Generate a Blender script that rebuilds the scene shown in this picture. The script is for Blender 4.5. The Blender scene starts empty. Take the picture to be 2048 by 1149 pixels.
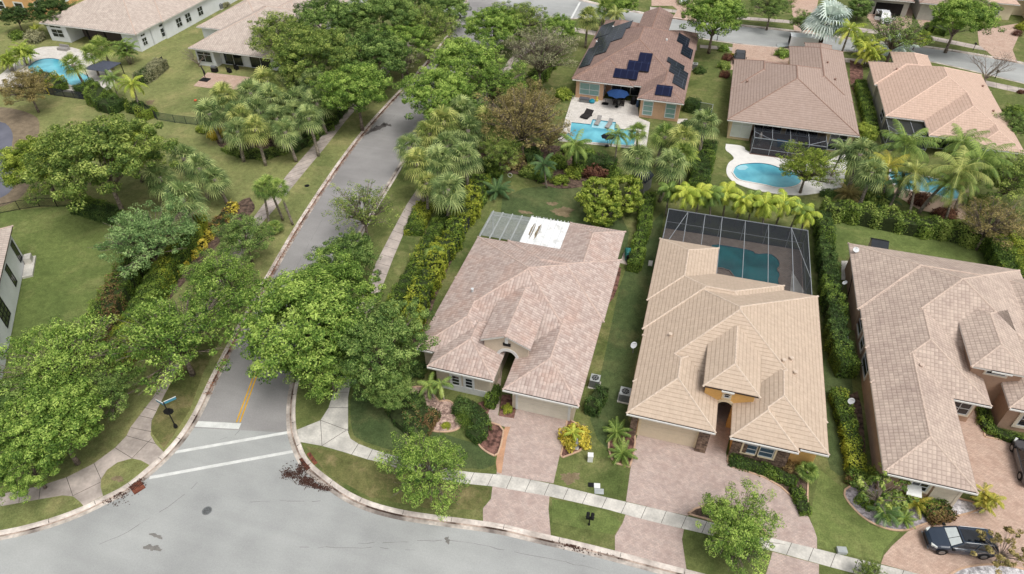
import bpy, math, random
import numpy as np
from mathutils import Vector, Matrix
from mathutils.geometry import tessellate_polygon
R = math.radians
S = bpy.context.scene
COL = S.collection
random.seed(7)

# ------------------------------------------------------------- camera
F, CX, CY, CAMH = 1365.0, 1024.0, 574.5, 48.0
TH = math.atan(1168 / 1365.0)
YAW = R(16.25)
cam = bpy.data.cameras.new('camera')
cam.sensor_width = 36.0
cam.lens = 36.0 * F / 2048.0
cam.clip_start = 0.5
cam.clip_end = 6000
camo = bpy.data.objects.new('camera', cam)
COL.objects.link(camo)
camo.location = (0, 0, CAMH)
camo.rotation_euler = (math.pi / 2 - TH, 0, YAW)
S.camera = camo

# ------------------------------------------------------------- sky, sun, exposure
W = bpy.data.worlds.new('World')
S.world = W
W.use_nodes = True
wn = W.node_tree
wn.nodes.clear()
sky = wn.nodes.new('ShaderNodeTexSky')
sky.sky_type = 'NISHITA'
sky.sun_disc = False
SUN_EL, SUN_AZ = R(64), R(125)
sky.sun_elevation = SUN_EL
sky.sun_rotation = SUN_AZ
sky.air_density = 1.0
sky.dust_density = 4.0
sky.ozone_density = 1.0
hs = wn.nodes.new('ShaderNodeHueSaturation')
hs.inputs['Saturation'].default_value = 0.2
bg = wn.nodes.new('ShaderNodeBackground')
bg.inputs['Strength'].default_value = 0.12
wo = wn.nodes.new('ShaderNodeOutputWorld')
wn.links.new(sky.outputs[0], hs.inputs['Color'])
wn.links.new(hs.outputs[0], bg.inputs[0])
wn.links.new(bg.outputs[0], wo.inputs[0])
sl = bpy.data.lights.new('sun', 'SUN')
sl.energy = 1.15
sl.angle = R(22)
sl.color = (1.0, 0.98, 0.94)
so = bpy.data.objects.new('sun', sl)
COL.objects.link(so)
sd = Vector((math.sin(SUN_AZ) * math.cos(SUN_EL), math.cos(SUN_AZ) * math.cos(SUN_EL), math.sin(SUN_EL)))
so.rotation_euler = sd.to_track_quat('Z', 'Y').to_euler()
so.location = (0, 0, 80)
S.view_settings.view_transform = 'Standard'
S.view_settings.look = 'None'
S.view_settings.exposure = 0.42
S.view_settings.gamma = 1

# ------------------------------------------------------------- pixel <-> place
sT, cT = math.sin(TH), math.cos(TH)
cA, sA = math.cos(YAW), math.sin(YAW)
def ray(px, py):
    a = (px - CX) / F; b = (py - CY) / F
    dx, dy, dz = a, cT - b * sT, -(sT + b * cT)
    return (dx * cA - dy * sA, dx * sA + dy * cA, dz)
def G(px, py, z=0.12):
    d = ray(px, py); t = (z - CAMH) / d[2]
    return (d[0] * t, d[1] * t)
def WV(px, py, v):          # on the wall plane y = v -> (x, z)
    d = ray(px, py); t = v / d[1]
    return (d[0] * t, CAMH + d[2] * t)
def WU(px, py, u):          # on the wall plane x = u -> (y, z)
    d = ray(px, py); t = u / d[0]
    return (d[1] * t, CAMH + d[2] * t)
def GP(pts, z=0.12):
    return [G(p[0], p[1], z) for p in pts]
def dist(u, v, z):
    return (u * u + v * v + (CAMH - z) ** 2) ** .5

# ------------------------------------------------------------- mesh helpers
class MB:
    def __init__(s):
        s.v = []; s.f = []; s.m = []; s.uv = []
    def face(s, pts, m=0, uv=None):
        i = len(s.v); s.v += [tuple(p) for p in pts]
        s.f.append(tuple(range(i, i + len(pts)))); s.m.append(m)
        s.uv += list(uv) if uv else [(p[0], p[1]) for p in pts]
    def box(s, x0, x1, y0, y1, z0, z1, m=0, top=None):
        if x1 < x0: x0, x1 = x1, x0
        if y1 < y0: y0, y1 = y1, y0
        a = [(x0, y0), (x1, y0), (x1, y1), (x0, y1)]
        for k in range(4):
            p, q = a[k], a[(k + 1) % 4]
            w = math.hypot(q[0] - p[0], q[1] - p[1])
            s.face([(p[0], p[1], z0), (q[0], q[1], z0), (q[0], q[1], z1), (p[0], p[1], z1)], m,
                   [(0, z0), (w, z0), (w, z1), (0, z1)])
        s.face([(p[0], p[1], z1) for p in a], m if top is None else top)
        s.face([(p[0], p[1], z0) for p in reversed(a)], m)
        return s
    def prism(s, pts, z0, z1, m=0, top=None, holes=(), bottom=False):
        def area(q):
            return sum(q[i][0] * q[(i + 1) % len(q)][1] - q[(i + 1) % len(q)][0] * q[i][1] for i in range(len(q)))
        pts = list(pts)
        if area(pts) < 0: pts.reverse()
        loops = [pts] + [list(h) if area(h) < 0 else list(reversed(h)) for h in holes]
        flat = [p for l in loops for p in l]
        tris = tessellate_polygon([[Vector((p[0], p[1], 0)) for p in l] for l in loops])
        for t in tris:
            q = [flat[i] for i in t]
            if area(q) < 0: q.reverse()
            if abs(area(q)) < 1e-9: continue
            s.face([(p[0], p[1], z1) for p in q], m if top is None else top)
            if bottom: s.face([(p[0], p[1], z0) for p in reversed(q)], m)
        if z1 > z0:
            for l in loops:
                acc = 0
                for k in range(len(l)):
                    p, q = l[k], l[(k + 1) % len(l)]
                    w = math.hypot(q[0] - p[0], q[1] - p[1])
                    s.face([(p[0], p[1], z0), (q[0], q[1], z0), (q[0], q[1], z1), (p[0], p[1], z1)], m,
                           [(acc, z0), (acc + w, z0), (acc + w, z1), (acc, z1)])
                    acc += w
        return s
    def obox(s, p, q, w, z0, z1, m=0):      # box along a plan line p->q
        d = Vector((q[0] - p[0], q[1] - p[1])); L = d.length
        if L < 1e-6: return s
        n = Vector((-d.y, d.x)) / L * (w / 2)
        s.prism([(p[0] + n.x, p[1] + n.y), (p[0] - n.x, p[1] - n.y), (q[0] - n.x, q[1] - n.y), (q[0] + n.x, q[1] + n.y)], z0, z1, m, bottom=True)
        return s
    def tube(s, pts, rad, n=6, m=0, cap=True):
        pts = [Vector(p) for p in pts]
        if not hasattr(rad, '__len__'): rad = [rad] * len(pts)
        rings = []
        for i, p in enumerate(pts):
            d = (pts[min(i + 1, len(pts) - 1)] - pts[max(i - 1, 0)])
            if d.length < 1e-9: d = Vector((0, 0, 1))
            d.normalize()
            a = Vector((0, 0, 1)) if abs(d.z) < .9 else Vector((1, 0, 0))
            x = d.cross(a).normalized(); y = d.cross(x)
            r = rad[i]
            base = len(s.v)
            for k in range(n):
                t = 2 * math.pi * k / n
                s.v.append(tuple(p + x * (r * math.cos(t)) + y * (r * math.sin(t))))
            rings.append(base)
        for i in range(len(rings) - 1):
            for k in range(n):
                a, b = rings[i] + k, rings[i] + (k + 1) % n
                c, d = rings[i + 1] + (k + 1) % n, rings[i + 1] + k
                s.f.append((a, d, c, b)); s.m.append(m); s.uv += [(0, 0)] * 4
        if cap:
            s.f.append(tuple(rings[0] + k for k in range(n))); s.m.append(m); s.uv += [(0, 0)] * n
            s.f.append(tuple(rings[-1] + k for k in reversed(range(n)))); s.m.append(m); s.uv += [(0, 0)] * n
        return s
    def lathe(s, c, prof, n=14, m=0):
        rings = []
        for r, z in prof:
            b = len(s.v)
            for k in range(n):
                t = 2 * math.pi * k / n
                s.v.append((c[0] + r * math.cos(t), c[1] + r * math.sin(t), c[2] + z))
            rings.append(b)
        for i in range(len(rings) - 1):
            for k in range(n):
                s.f.append((rings[i] + k, rings[i] + (k + 1) % n, rings[i + 1] + (k + 1) % n, rings[i + 1] + k)); s.m.append(m); s.uv += [(0, 0)] * 4
        for rr, rev in ((rings[0], True), (rings[-1], False)):
            q = [rr + k for k in range(n)]
            if rev: q.reverse()
            s.f.append(tuple(q)); s.m.append(m); s.uv += [(0, 0)] * n
        return s
    def build(s, name, mats, parent=None, smooth=False, off=None, **tags):
        me = bpy.data.meshes.new(name)
        v = s.v
        if off is None and parent is not None and 'world' in parent: off = parent['world']
        if off is not None: v = [(p[0] - off[0], p[1] - off[1], p[2] - off[2]) for p in v]
        me.from_pydata(v, [], s.f)
        if not isinstance(mats, (list, tuple)): mats = [mats]
        for m in mats: me.materials.append(m)
        if len(mats) > 1: me.polygons.foreach_set('material_index', s.m)
        uvl = me.uv_layers.new(name='UVMap')
        if len(s.uv) == len(me.loops):
            uvl.data.foreach_set('uv', np.array(s.uv, dtype=np.float32).ravel())
        if smooth: me.polygons.foreach_set('use_smooth', [True] * len(me.polygons))
        me.update()
        o = bpy.data.objects.new(name, me)
        COL.objects.link(o)
        if parent is not None:
            o.parent = parent
            if 'world' in parent: o['world'] = parent['world']
        for k, x in tags.items(): o[k] = x
        return o

def thing(name, label, cat, loc, group=None, rz=0.0, local=False):
    e = bpy.data.objects.new(name, None)
    e.empty_display_size = .3
    COL.objects.link(e)
    e.location = loc
    e.rotation_euler = (0, 0, rz)
    e['label'] = label; e['category'] = cat
    if group: e['group'] = group
    e['world'] = (0.0, 0.0, 0.0) if local else tuple(float(c) for c in loc)
    return e
def tag(o, label, cat, group=None):
    o['label'] = label; o['category'] = cat
    if group: o['group'] = group
    return o
def struct(o):
    o['kind'] = 'structure'; return o
def stuff(o):
    o['kind'] = 'stuff'; return o

# ------------------------------------------------------------- materials
def lin(c):
    return tuple(((x / 255) / 12.92 if x / 255 < .04045 else ((x / 255 + .055) / 1.055) ** 2.4) for x in c)
_mc = {}
def nn(t, typ, **kw):
    n = t.nodes.new(typ)
    for k, v in kw.items(): setattr(n, k, v)
    return n
def mat(name, rgb, rough=.8, amt=.12, scale=1.5, bump=0.0, bscale=20, metal=0, spec=.3, rgb2=None, fine=8.0, k=1.0, detail=5, coat=0, lo=.35, hi=.65):
    if name in _mc: return _mc[name]
    m = bpy.data.materials.new(name); m.use_nodes = True
    t = m.node_tree; b = t.nodes['Principled BSDF']
    c = [x * k for x in lin(rgb)]
    c2 = [x * k for x in lin(rgb2)] if rgb2 else c
    tc = nn(t, 'ShaderNodeTexCoord')
    n1 = nn(t, 'ShaderNodeTexNoise'); n1.inputs['Scale'].default_value = scale; n1.inputs['Detail'].default_value = detail
    n2 = nn(t, 'ShaderNodeTexNoise'); n2.inputs['Scale'].default_value = scale * fine; n2.inputs['Detail'].default_value = 4
    t.links.new(tc.outputs['Object'], n1.inputs['Vector']); t.links.new(tc.outputs['Object'], n2.inputs['Vector'])
    mr = nn(t, 'ShaderNodeMapRange'); mr.inputs['From Min'].default_value = lo; mr.inputs['From Max'].default_value = hi
    t.links.new(n1.outputs['Fac'], mr.inputs['Value'])
    mx = nn(t, 'ShaderNodeMix', data_type='RGBA')
    mx.inputs['A'].default_value = [*[x * (1 - amt) for x in c], 1]
    mx.inputs['B'].default_value = [*[min(1, x * (1 + amt)) for x in c2], 1]
    t.links.new(mr.outputs[0], mx.inputs['Factor'])
    mr2 = nn(t, 'ShaderNodeMapRange'); mr2.inputs['From Min'].default_value = .3; mr2.inputs['From Max'].default_value = .7
    mr2.inputs['To Min'].default_value = 1 - amt; mr2.inputs['To Max'].default_value = 1 + amt
    t.links.new(n2.outputs['Fac'], mr2.inputs['Value'])
    mu = nn(t, 'ShaderNodeVectorMath', operation='SCALE')
    t.links.new(mx.outputs['Result'], mu.inputs[0]); t.links.new(mr2.outputs[0], mu.inputs['Scale'])
    t.links.new(mu.outputs[0], b.inputs['Base Color'])
    b.inputs['Roughness'].default_value = rough; b.inputs['Metallic'].default_value = metal
    b.inputs['Specular IOR Level'].default_value = spec
    b.inputs['Coat Weight'].default_value = coat
    if bump:
        n3 = nn(t, 'ShaderNodeTexNoise'); n3.inputs['Scale'].default_value = bscale; n3.inputs['Detail'].default_value = 4
        t.links.new(tc.outputs['Object'], n3.inputs['Vector'])
        bp = nn(t, 'ShaderNodeBump'); bp.inputs['Strength'].default_value = bump; bp.inputs['Distance'].default_value = .05
        t.links.new(n3.outputs['Fac'], bp.inputs['Height']); t.links.new(bp.outputs[0], b.inputs['Normal'])
    _mc[name] = m
    return m
def brickmat(name, c1, c2, mort, w, h, gap=.02, offset=.5, rough=.85, tint=None, tamt=.5, tscale=.5, uv=True, bump=.4, squash=1.0, dist_=.03, swap=False):
    if name in _mc: return _mc[name]
    m = bpy.data.materials.new(name); m.use_nodes = True
    t = m.node_tree; b = t.nodes['Principled BSDF']
    tc = nn(t, 'ShaderNodeTexCoord')
    br = nn(t, 'ShaderNodeTexBrick')
    br.offset = offset; br.squash = squash
    br.inputs['Scale'].default_value = 1.0
    br.inputs['Brick Width'].default_value = w; br.inputs['Row Height'].default_value = h
    br.inputs['Mortar Size'].default_value = gap; br.inputs['Mortar Smooth'].default_value = .4
    br.inputs['Color1'].default_value = [*lin(c1), 1]; br.inputs['Color2'].default_value = [*lin(c2), 1]
    br.inputs['Mortar'].default_value = [*lin(mort), 1]
    src = tc.outputs['UV' if uv else 'Object']
    if swap:
        sp = nn(t, 'ShaderNodeSeparateXYZ'); cb_ = nn(t, 'ShaderNodeCombineXYZ'); t.links.new(src, sp.inputs[0]); t.links.new(sp.outputs[0], cb_.inputs[1]); t.links.new(sp.outputs[1], cb_.inputs[0]); src = cb_.outputs[0]
    t.links.new(src, br.inputs['Vector'])
    n1 = nn(t, 'ShaderNodeTexNoise'); n1.inputs['Scale'].default_value = tscale; n1.inputs['Detail'].default_value = 6
    n1.inputs['Roughness'].default_value = .65
    t.links.new(tc.outputs['Object'], n1.inputs['Vector'])
    mr = nn(t, 'ShaderNodeMapRange'); mr.inputs['From Min'].default_value = .42; mr.inputs['From Max'].default_value = .68
    mr.inputs['To Max'].default_value = tamt
    t.links.new(n1.outputs['Fac'], mr.inputs['Value'])
    mx = nn(t, 'ShaderNodeMix', data_type='RGBA')
    t.links.new(mr.outputs[0], mx.inputs['Factor']); t.links.new(br.outputs['Color'], mx.inputs['A'])
    mx.inputs['B'].default_value = [*lin(tint or mort), 1]
    n2 = nn(t, 'ShaderNodeTexNoise'); n2.inputs['Scale'].default_value = 2.7; n2.inputs['Detail'].default_value = 7; n2.inputs['Roughness'].default_value = .7
    t.links.new(tc.outputs['Object'], n2.inputs['Vector'])
    mr2 = nn(t, 'ShaderNodeMapRange'); mr2.inputs['From Min'].default_value = .3; mr2.inputs['From Max'].default_value = .7
    mr2.inputs['To Min'].default_value = .86; mr2.inputs['To Max'].default_value = 1.12
    t.links.new(n2.outputs['Fac'], mr2.inputs['Value'])
    mu = nn(t, 'ShaderNodeVectorMath', operation='SCALE')
    t.links.new(mx.outputs['Result'], mu.inputs[0]); t.links.new(mr2.outputs[0], mu.inputs['Scale'])
    t.links.new(mu.outputs[0], b.inputs['Base Color'])
    b.inputs['Roughness'].default_value = rough; b.inputs['Specular IOR Level'].default_value = .25
    bp = nn(t, 'ShaderNodeBump'); bp.inputs['Strength'].default_value = bump; bp.inputs['Distance'].default_value = dist_; bp.invert = True
    t.links.new(br.outputs['Fac'], bp.inputs['Height']); t.links.new(bp.outputs[0], b.inputs['Normal'])
    _mc[name] = m
    return m
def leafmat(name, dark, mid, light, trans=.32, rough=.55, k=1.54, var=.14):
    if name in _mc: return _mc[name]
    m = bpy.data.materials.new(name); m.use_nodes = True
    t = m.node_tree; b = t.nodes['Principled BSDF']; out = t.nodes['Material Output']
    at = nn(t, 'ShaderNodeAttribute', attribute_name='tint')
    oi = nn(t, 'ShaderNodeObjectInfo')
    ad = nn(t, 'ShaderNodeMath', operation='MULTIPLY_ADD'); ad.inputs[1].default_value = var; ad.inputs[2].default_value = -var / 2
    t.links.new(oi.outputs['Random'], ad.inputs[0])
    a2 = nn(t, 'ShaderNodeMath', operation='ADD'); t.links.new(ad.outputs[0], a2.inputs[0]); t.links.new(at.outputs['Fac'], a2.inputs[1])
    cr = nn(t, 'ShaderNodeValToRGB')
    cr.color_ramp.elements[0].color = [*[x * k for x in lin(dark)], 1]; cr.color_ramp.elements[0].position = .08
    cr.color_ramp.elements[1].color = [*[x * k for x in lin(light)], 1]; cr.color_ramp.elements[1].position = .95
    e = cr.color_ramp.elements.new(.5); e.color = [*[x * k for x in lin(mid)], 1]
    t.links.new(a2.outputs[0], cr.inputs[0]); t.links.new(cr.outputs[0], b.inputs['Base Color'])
    b.inputs['Roughness'].default_value = rough; b.inputs['Specular IOR Level'].default_value = .25
    if trans:
        tr = nn(t, 'ShaderNodeBsdfTranslucent'); ms = nn(t, 'ShaderNodeMixShader'); ms.inputs[0].default_value = trans
        t.links.new(cr.outputs[0], tr.inputs[0]); t.links.new(b.outputs[0], ms.inputs[1]); t.links.new(tr.outputs[0], ms.inputs[2])
        t.links.new(ms.outputs[0], out.inputs[0])
    _mc[name] = m
    return m
def glassmat(name, rgb, rough=.08):
    if name in _mc: return _mc[name]
    return mat(name, rgb, rough=rough, amt=.15, scale=.8, spec=.7, fine=2)
def lawnmat(name, g1, g2, dry, dryamt=.55, scale=.16, k=1.1):
    if name in _mc: return _mc[name]
    m = bpy.data.materials.new(name); m.use_nodes = True
    t = m.node_tree; b = t.nodes['Principled BSDF']
    tc = nn(t, 'ShaderNodeTexCoord')
    def noise(sc, det=6, ro=.6, dis=0):
        n = nn(t, 'ShaderNodeTexNoise'); n.inputs['Scale'].default_value = sc; n.inputs['Detail'].default_value = det
        n.inputs['Roughness'].default_value = ro; n.inputs['Distortion'].default_value = dis
        t.links.new(tc.outputs['Object'], n.inputs['Vector']); return n
    def mr(n, a, b_, c=0, d=1):
        q = nn(t, 'ShaderNodeMapRange')
        for i, x in zip(('From Min', 'From Max', 'To Min', 'To Max'), (a, b_, c, d)): q.inputs[i].default_value = x
        t.links.new(n.outputs['Fac'], q.inputs['Value']); return q
    a = mr(noise(scale, 7, .62, .6), .36, .64)
    d = mr(noise(scale * 1.7, 8, .68, .3), .5, .72, 0, dryamt)
    f = mr(noise(7.5, 8, .8), .3, .7, .62, 1.38)
    f1 = mr(noise(1.6, 6, .75, .4), .34, .66, .78, 1.24)
    fm = nn(t, 'ShaderNodeMath', operation='MULTIPLY'); t.links.new(f.outputs[0], fm.inputs[0]); t.links.new(f1.outputs[0], fm.inputs[1]); f = fm
    m1 = nn(t, 'ShaderNodeMix', data_type='RGBA'); m1.inputs['A'].default_value = [*[x * k for x in lin(g1)], 1]; m1.inputs['B'].default_value = [*[x * k for x in lin(g2)], 1]
    t.links.new(a.outputs[0], m1.inputs['Factor'])
    m2 = nn(t, 'ShaderNodeMix', data_type='RGBA'); t.links.new(m1.outputs['Result'], m2.inputs['A']); m2.inputs['B'].default_value = [*[x * k for x in lin(dry)], 1]
    t.links.new(d.outputs[0], m2.inputs['Factor'])
    mu = nn(t, 'ShaderNodeVectorMath', operation='SCALE')
    t.links.new(m2.outputs['Result'], mu.inputs[0]); t.links.new(f.outputs[0], mu.inputs['Scale'])
    t.links.new(mu.outputs[0], b.inputs['Base Color'])
    b.inputs['Roughness'].default_value = .95; b.inputs['Specular IOR Level'].default_value = .1
    bn = noise(14, 6, .8)
    bp = nn(t, 'ShaderNodeBump'); bp.inputs['Strength'].default_value = .6; bp.inputs['Distance'].default_value = .08
    t.links.new(bn.outputs['Fac'], bp.inputs['Height']); t.links.new(bp.outputs[0], b.inputs['Normal'])
    _mc[name] = m
    return m

def roadmat(name, c1, c2, rot=0):
    m = mat(name, c1, .9, .05, .12, .3, 60, rgb2=c2, fine=60, detail=9); t = m.node_tree; b = t.nodes['Principled BSDF']
    src = b.inputs['Base Color'].links[0].from_socket; tc = nn(t, 'ShaderNodeTexCoord')
    for sc, r_, lo, hi in (((.05, 1.1, 1), rot, .955, 1.035), ((26, 26, 26), 0, .84, 1.14), ((.35, .5, 1), 0, .93, 1.05)):
        mp = nn(t, 'ShaderNodeMapping'); mp.inputs['Scale'].default_value = sc; mp.inputs['Rotation'].default_value = (0, 0, R(r_)); t.links.new(tc.outputs['Object'], mp.inputs[0])
        n = nn(t, 'ShaderNodeTexNoise'); n.inputs['Scale'].default_value = 1; n.inputs['Detail'].default_value = 5; t.links.new(mp.outputs[0], n.inputs[0])
        q = nn(t, 'ShaderNodeMapRange'); q.inputs[1].default_value = .3; q.inputs[2].default_value = .7; q.inputs[3].default_value = lo; q.inputs[4].default_value = hi; t.links.new(n.outputs['Fac'], q.inputs[0])
        mu = nn(t, 'ShaderNodeVectorMath', operation='SCALE'); t.links.new(src, mu.inputs[0]); t.links.new(q.outputs[0], mu.inputs['Scale']); src = mu.outputs[0]
    t.links.new(src, b.inputs['Base Color']); return m
M_asph = roadmat('asphalt', (158, 159, 157), (171, 172, 169), 8)
M_asph2 = roadmat('old_asphalt', (142, 139, 137), (157, 154, 152), 95)
M_conc = mat('concrete', (186, 182, 174), .85, .1, .7, .15, 30, rgb2=(206, 201, 192), fine=9)
M_conc2 = mat('stained_concrete', (166, 155, 147), .88, .1, .5, .15, 30, rgb2=(190, 177, 168), fine=9)
M_kerb = mat('kerb_concrete', (190, 178, 168), .88, .14, .6, .15, 30, rgb2=(214, 204, 194), fine=7)
M_gutter = mat('gutter_concrete', (132, 122, 115), .88, .2, .5, .15, 30, rgb2=(190, 180, 170), fine=7)
M_gdirt = mat('gutter_dirt', (84, 66, 56), .95, .3, .5, rgb2=(158, 142, 130), fine=6, lo=.42, hi=.56)
M_joint = mat('joint_dark', (84, 78, 72), .95, .1)
M_white = mat('white_paint', (226, 226, 222), .5, .04, 1)
M_mark = mat('road_marking_white', (214, 214, 210), .7, .1, 1.2, fine=14)
M_yel = mat('road_marking_yellow', (218, 168, 44), .7, .12, 1.2, fine=14)
M_lawn = lawnmat('lawn_grass', (80, 92, 50), (108, 114, 68), (148, 138, 98), .6)
M_lawnL = lawnmat('pale_lawn_grass', (104, 112, 68), (130, 132, 84), (158, 146, 104), .65, .12)
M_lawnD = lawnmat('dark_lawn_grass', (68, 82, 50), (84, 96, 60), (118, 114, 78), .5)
M_lawnV = lawnmat('verge_grass', (86, 92, 52), (112, 110, 70), (144, 128, 94), .8, .3)
M_lawnM = lawnmat('mown_lawn_grass', (88, 102, 56), (108, 120, 68), (142, 138, 92), .55, .09)
M_mulch = mat('red_mulch', (88, 62, 54), .95, .3, 2.5, .8, 25, rgb2=(126, 92, 82), fine=6)
M_mulchb = mat('brown_mulch', (72, 58, 50), .95, .3, 2.5, .8, 25, rgb2=(104, 86, 74), fine=6)
M_gravel = mat('pink_gravel', (150, 122, 112), .95, .3, 3.5, .8, 25, rgb2=(192, 166, 152), fine=5)
M_gravelw = mat('white_gravel', (170, 166, 168), .95, .25, 3.5, .8, 25, rgb2=(216, 212, 212), fine=5)
M_gravelp = mat('lilac_gravel', (132, 124, 128), .95, .25, 3.5, .8, 25, rgb2=(172, 164, 168), fine=5)
M_pav = brickmat('driveway_pavers', (198, 177, 166), (180, 163, 155), (154, 136, 128), .24, .12, .008, tint=(160, 138, 130), tamt=.55, tscale=.9, uv=True, bump=.15)
M_pav2 = brickmat('peach_pavers', (204, 178, 160), (186, 160, 144), (150, 124, 110), .24, .12, .008, tint=(172, 140, 122), tamt=.5, tscale=.8, uv=True, bump=.15)
M_edge = mat('paver_border', (188, 146, 116), .85, .12, 2)
M_deckw = brickmat('white_pool_pavers', (218, 212, 204), (206, 200, 192), (178, 170, 162), .6, .4, .012, tint=(190, 182, 172), tamt=.5, tscale=.7, uv=True, bump=.1)
M_deckp = mat('painted_pool_deck', (226, 222, 216), .7, .05, 1.5)
M_deckb = brickmat('brown_pool_pavers', (146, 132, 120), (130, 118, 108), (100, 90, 82), .3, .2, .015, tint=(112, 96, 84), tamt=.5, uv=True, bump=.1)
M_water = mat('pool_water_blue', (76, 156, 178), .05, .06, .3, .3, 2.2, spec=.5, rgb2=(112, 190, 204), fine=3)
M_waterd = mat('pool_water_teal', (20, 88, 94), .05, .1, .35, .25, 2.2, spec=.5, rgb2=(36, 112, 116), fine=3)
M_shelf = mat('pool_shelf_water', (160, 208, 218), .1, .05, 1, .1, 3, spec=.5)
M_lake = mat('lake_water', (84, 84, 98), .12, .12, .1, .1, 2, spec=.5, rgb2=(102, 102, 112), fine=4)
M_tile = mat('waterline_tile', (52, 104, 128), .3, .1, 5)
M_glass = glassmat('window_glass', (34, 40, 46))
M_blind = mat('window_blind', (126, 158, 152), .4, .05, 3, spec=.6)
M_black = mat('black_metal', (22, 22, 24), .5, .15, 3)
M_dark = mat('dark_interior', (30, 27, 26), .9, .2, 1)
M_alu = mat('white_aluminium', (206, 208, 208), .4, .05, 3)
M_lgrey = mat('light_grey_metal', (168, 172, 170), .45, .1, 3)
M_grey = mat('grey_metal', (112, 114, 114), .5, .15, 4)
M_bark = mat('bark', (96, 84, 74), .95, .3, 4, .6, 20, rgb2=(132, 120, 108))
M_barkp = mat('palm_bark', (122, 112, 100), .95, .25, 5, .6, 20, rgb2=(150, 140, 128))
M_barkd = mat('dark_bark', (66, 54, 48), .95, .3, 4, .6, 20)
M_litter = mat('leaf_litter_brown', (92, 58, 42), .95, .4, 3, rgb2=(140, 92, 66))

# ------------------------------------------------------------- ground, roads
far = 900
b = MB(); b.face([(-far, -300, -.3), (far, -300, -.3), (far, 1500, -.3), (-far, 1500, -.3)])
struct(b.build('ground', M_lawn))
b = MB(); b.face([(-260, -60, 0), (160, -60, 0), (160, 240, 0), (-260, 240, 0)])
struct(b.build('road', M_asph))
# left verge kerb line (from the bottom left, round the corner and up the side street)
KL = [(-700, 1150), (-300, 1110), (0, 1065), (90, 1043), (160, 1018), (206, 995), (250, 974), (299, 934), (329, 906), (352, 880), (372, 853), (392, 818), (405, 790), (422, 755), (450, 700), (478, 648), (503, 602), (531, 556), (565, 496), (600, 438), (650, 362), (697, 296), (738, 246), (782, 198), (830, 150), (866, 108), (898, 66), (918, 30), (930, 0), (936, -30), (930, -60)]
# right kerb line
KR = [(1180, 36), (1120, 40), (1060, 54), (1010, 78), (965, 112), (925, 158), (890, 206), (855, 258), (826, 300), (800, 340), (764, 400), (731, 457), (700, 512), (668, 574), (640, 640), (616, 700), (600, 745), (591, 785), (588, 820), (590, 860), (598, 885), (610, 915), (628, 935), (660, 960), (695, 985), (740, 1006), (800, 1022), (860, 1031), (930, 1040), (1000, 1049), (1068, 1066), (1150, 1084), (1230, 1104), (1320, 1128), (1400, 1148), (1480, 1170), (1600, 1200), (1800, 1250), (2100, 1330)]
KT = [(2300, 230), (2048, 168), (1979, 151), (1900, 132), (1820, 116), (1700, 103), (1583, 98), (1466, 88), (1394, 77), (1300, 56), (1240, 44), (1180, 36)]
gl = GP(KL); gr = GP(KR); gt = GP(KT)
zb = .12
bl = MB(); bl.prism(gl + [(-75, 260), (-300, 260), (-300, -20), (-130, 5)], -.28, zb)
struct(bl.build('lawn', M_lawnL))
bc = MB(); bc.prism(gr + [(95, 8), (160, 20), (160, 100)] + gt[:-1], -.28, zb)
struct(bc.build('lawn', M_lawn))
KN = [(1120, -12), (1200, 8), (1300, 28), (1364, 38), (1497, 51), (1581, 60), (1700, 76), (1780, 84), (1850, 92), (1928, 103), (2026, 121), (2060, 128), (2300, 175)]
gn = GP(KN)
bn_ = MB(); bn_.prism(gn + [(160, 150), (160, 300), (-50, 300)], -.28, zb)
struct(bn_.build('lawn', M_lawn))

def offs(pts, d):
    out = []
    for i, p in enumerate(pts):
        a = pts[max(i - 1, 0)]; c = pts[min(i + 1, len(pts) - 1)]
        t = Vector((c[0] - a[0], c[1] - a[1])).normalized()
        out.append((p[0] - t.y * d, p[1] + t.x * d))
    return out
def dense(pts, step=1.0):
    out = [pts[0]]
    for a, b_ in zip(pts, pts[1:]):
        L = math.hypot(b_[0] - a[0], b_[1] - a[1]); n = max(1, int(L / step))
        for k in range(1, n + 1): out.append((a[0] + (b_[0] - a[0]) * k / n, a[1] + (b_[1] - a[1]) * k / n))
    return out
def smooth(pts, it=2):
    for _ in range(it):
        q = [pts[0]]
        for a, b_ in zip(pts, pts[1:]):
            q.append((a[0] * .75 + b_[0] * .25, a[1] * .75 + b_[1] * .25)); q.append((a[0] * .25 + b_[0] * .75, a[1] * .25 + b_[1] * .75))
        q.append(pts[-1]); pts = q
    return pts
def kerb(line, side):       # side = +1 road on the left of the travel direction
    L = smooth(line, 2)
    prof = [(-.10, .118, 0), (-.08, .145, 0), (.10, .148, 0), (.24, .03, 0), (.27, .010, 3), (.42, .0105, 1), (.72, .014, 1), (.74, -.02, 1)]
    rows = [offs(L, side * p[0]) for p in prof]
    b = MB()
    for j in range(len(prof) - 1):
        for i in range(len(L) - 1):
            q = [(*rows[j][i], prof[j][1]), (*rows[j][i + 1], prof[j][1]), (*rows[j + 1][i + 1], prof[j + 1][1]), (*rows[j + 1][i], prof[j + 1][1])]
            if side > 0: q.reverse()
            q.reverse()
            b.face(q, prof[j][2] if j >= 3 else 0)
    acc = 0      # joints every 3 m
    D = dense(L, .5)
    o1, o2 = offs(D, side * -.08), offs(D, side * .25)
    for i in range(0, len(D) - 1, 6):
        a, c = o1[i], o2[i]
        b.obox(a, c, .03, .02, .1505, 2)
    return struct(b.build('kerb', [M_kerb, M_gutter, M_joint, M_gdirt]))
kerb(gl, -1); kerb(gr, -1); kerb(gt, -1); kerb(gn, -1)

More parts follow.
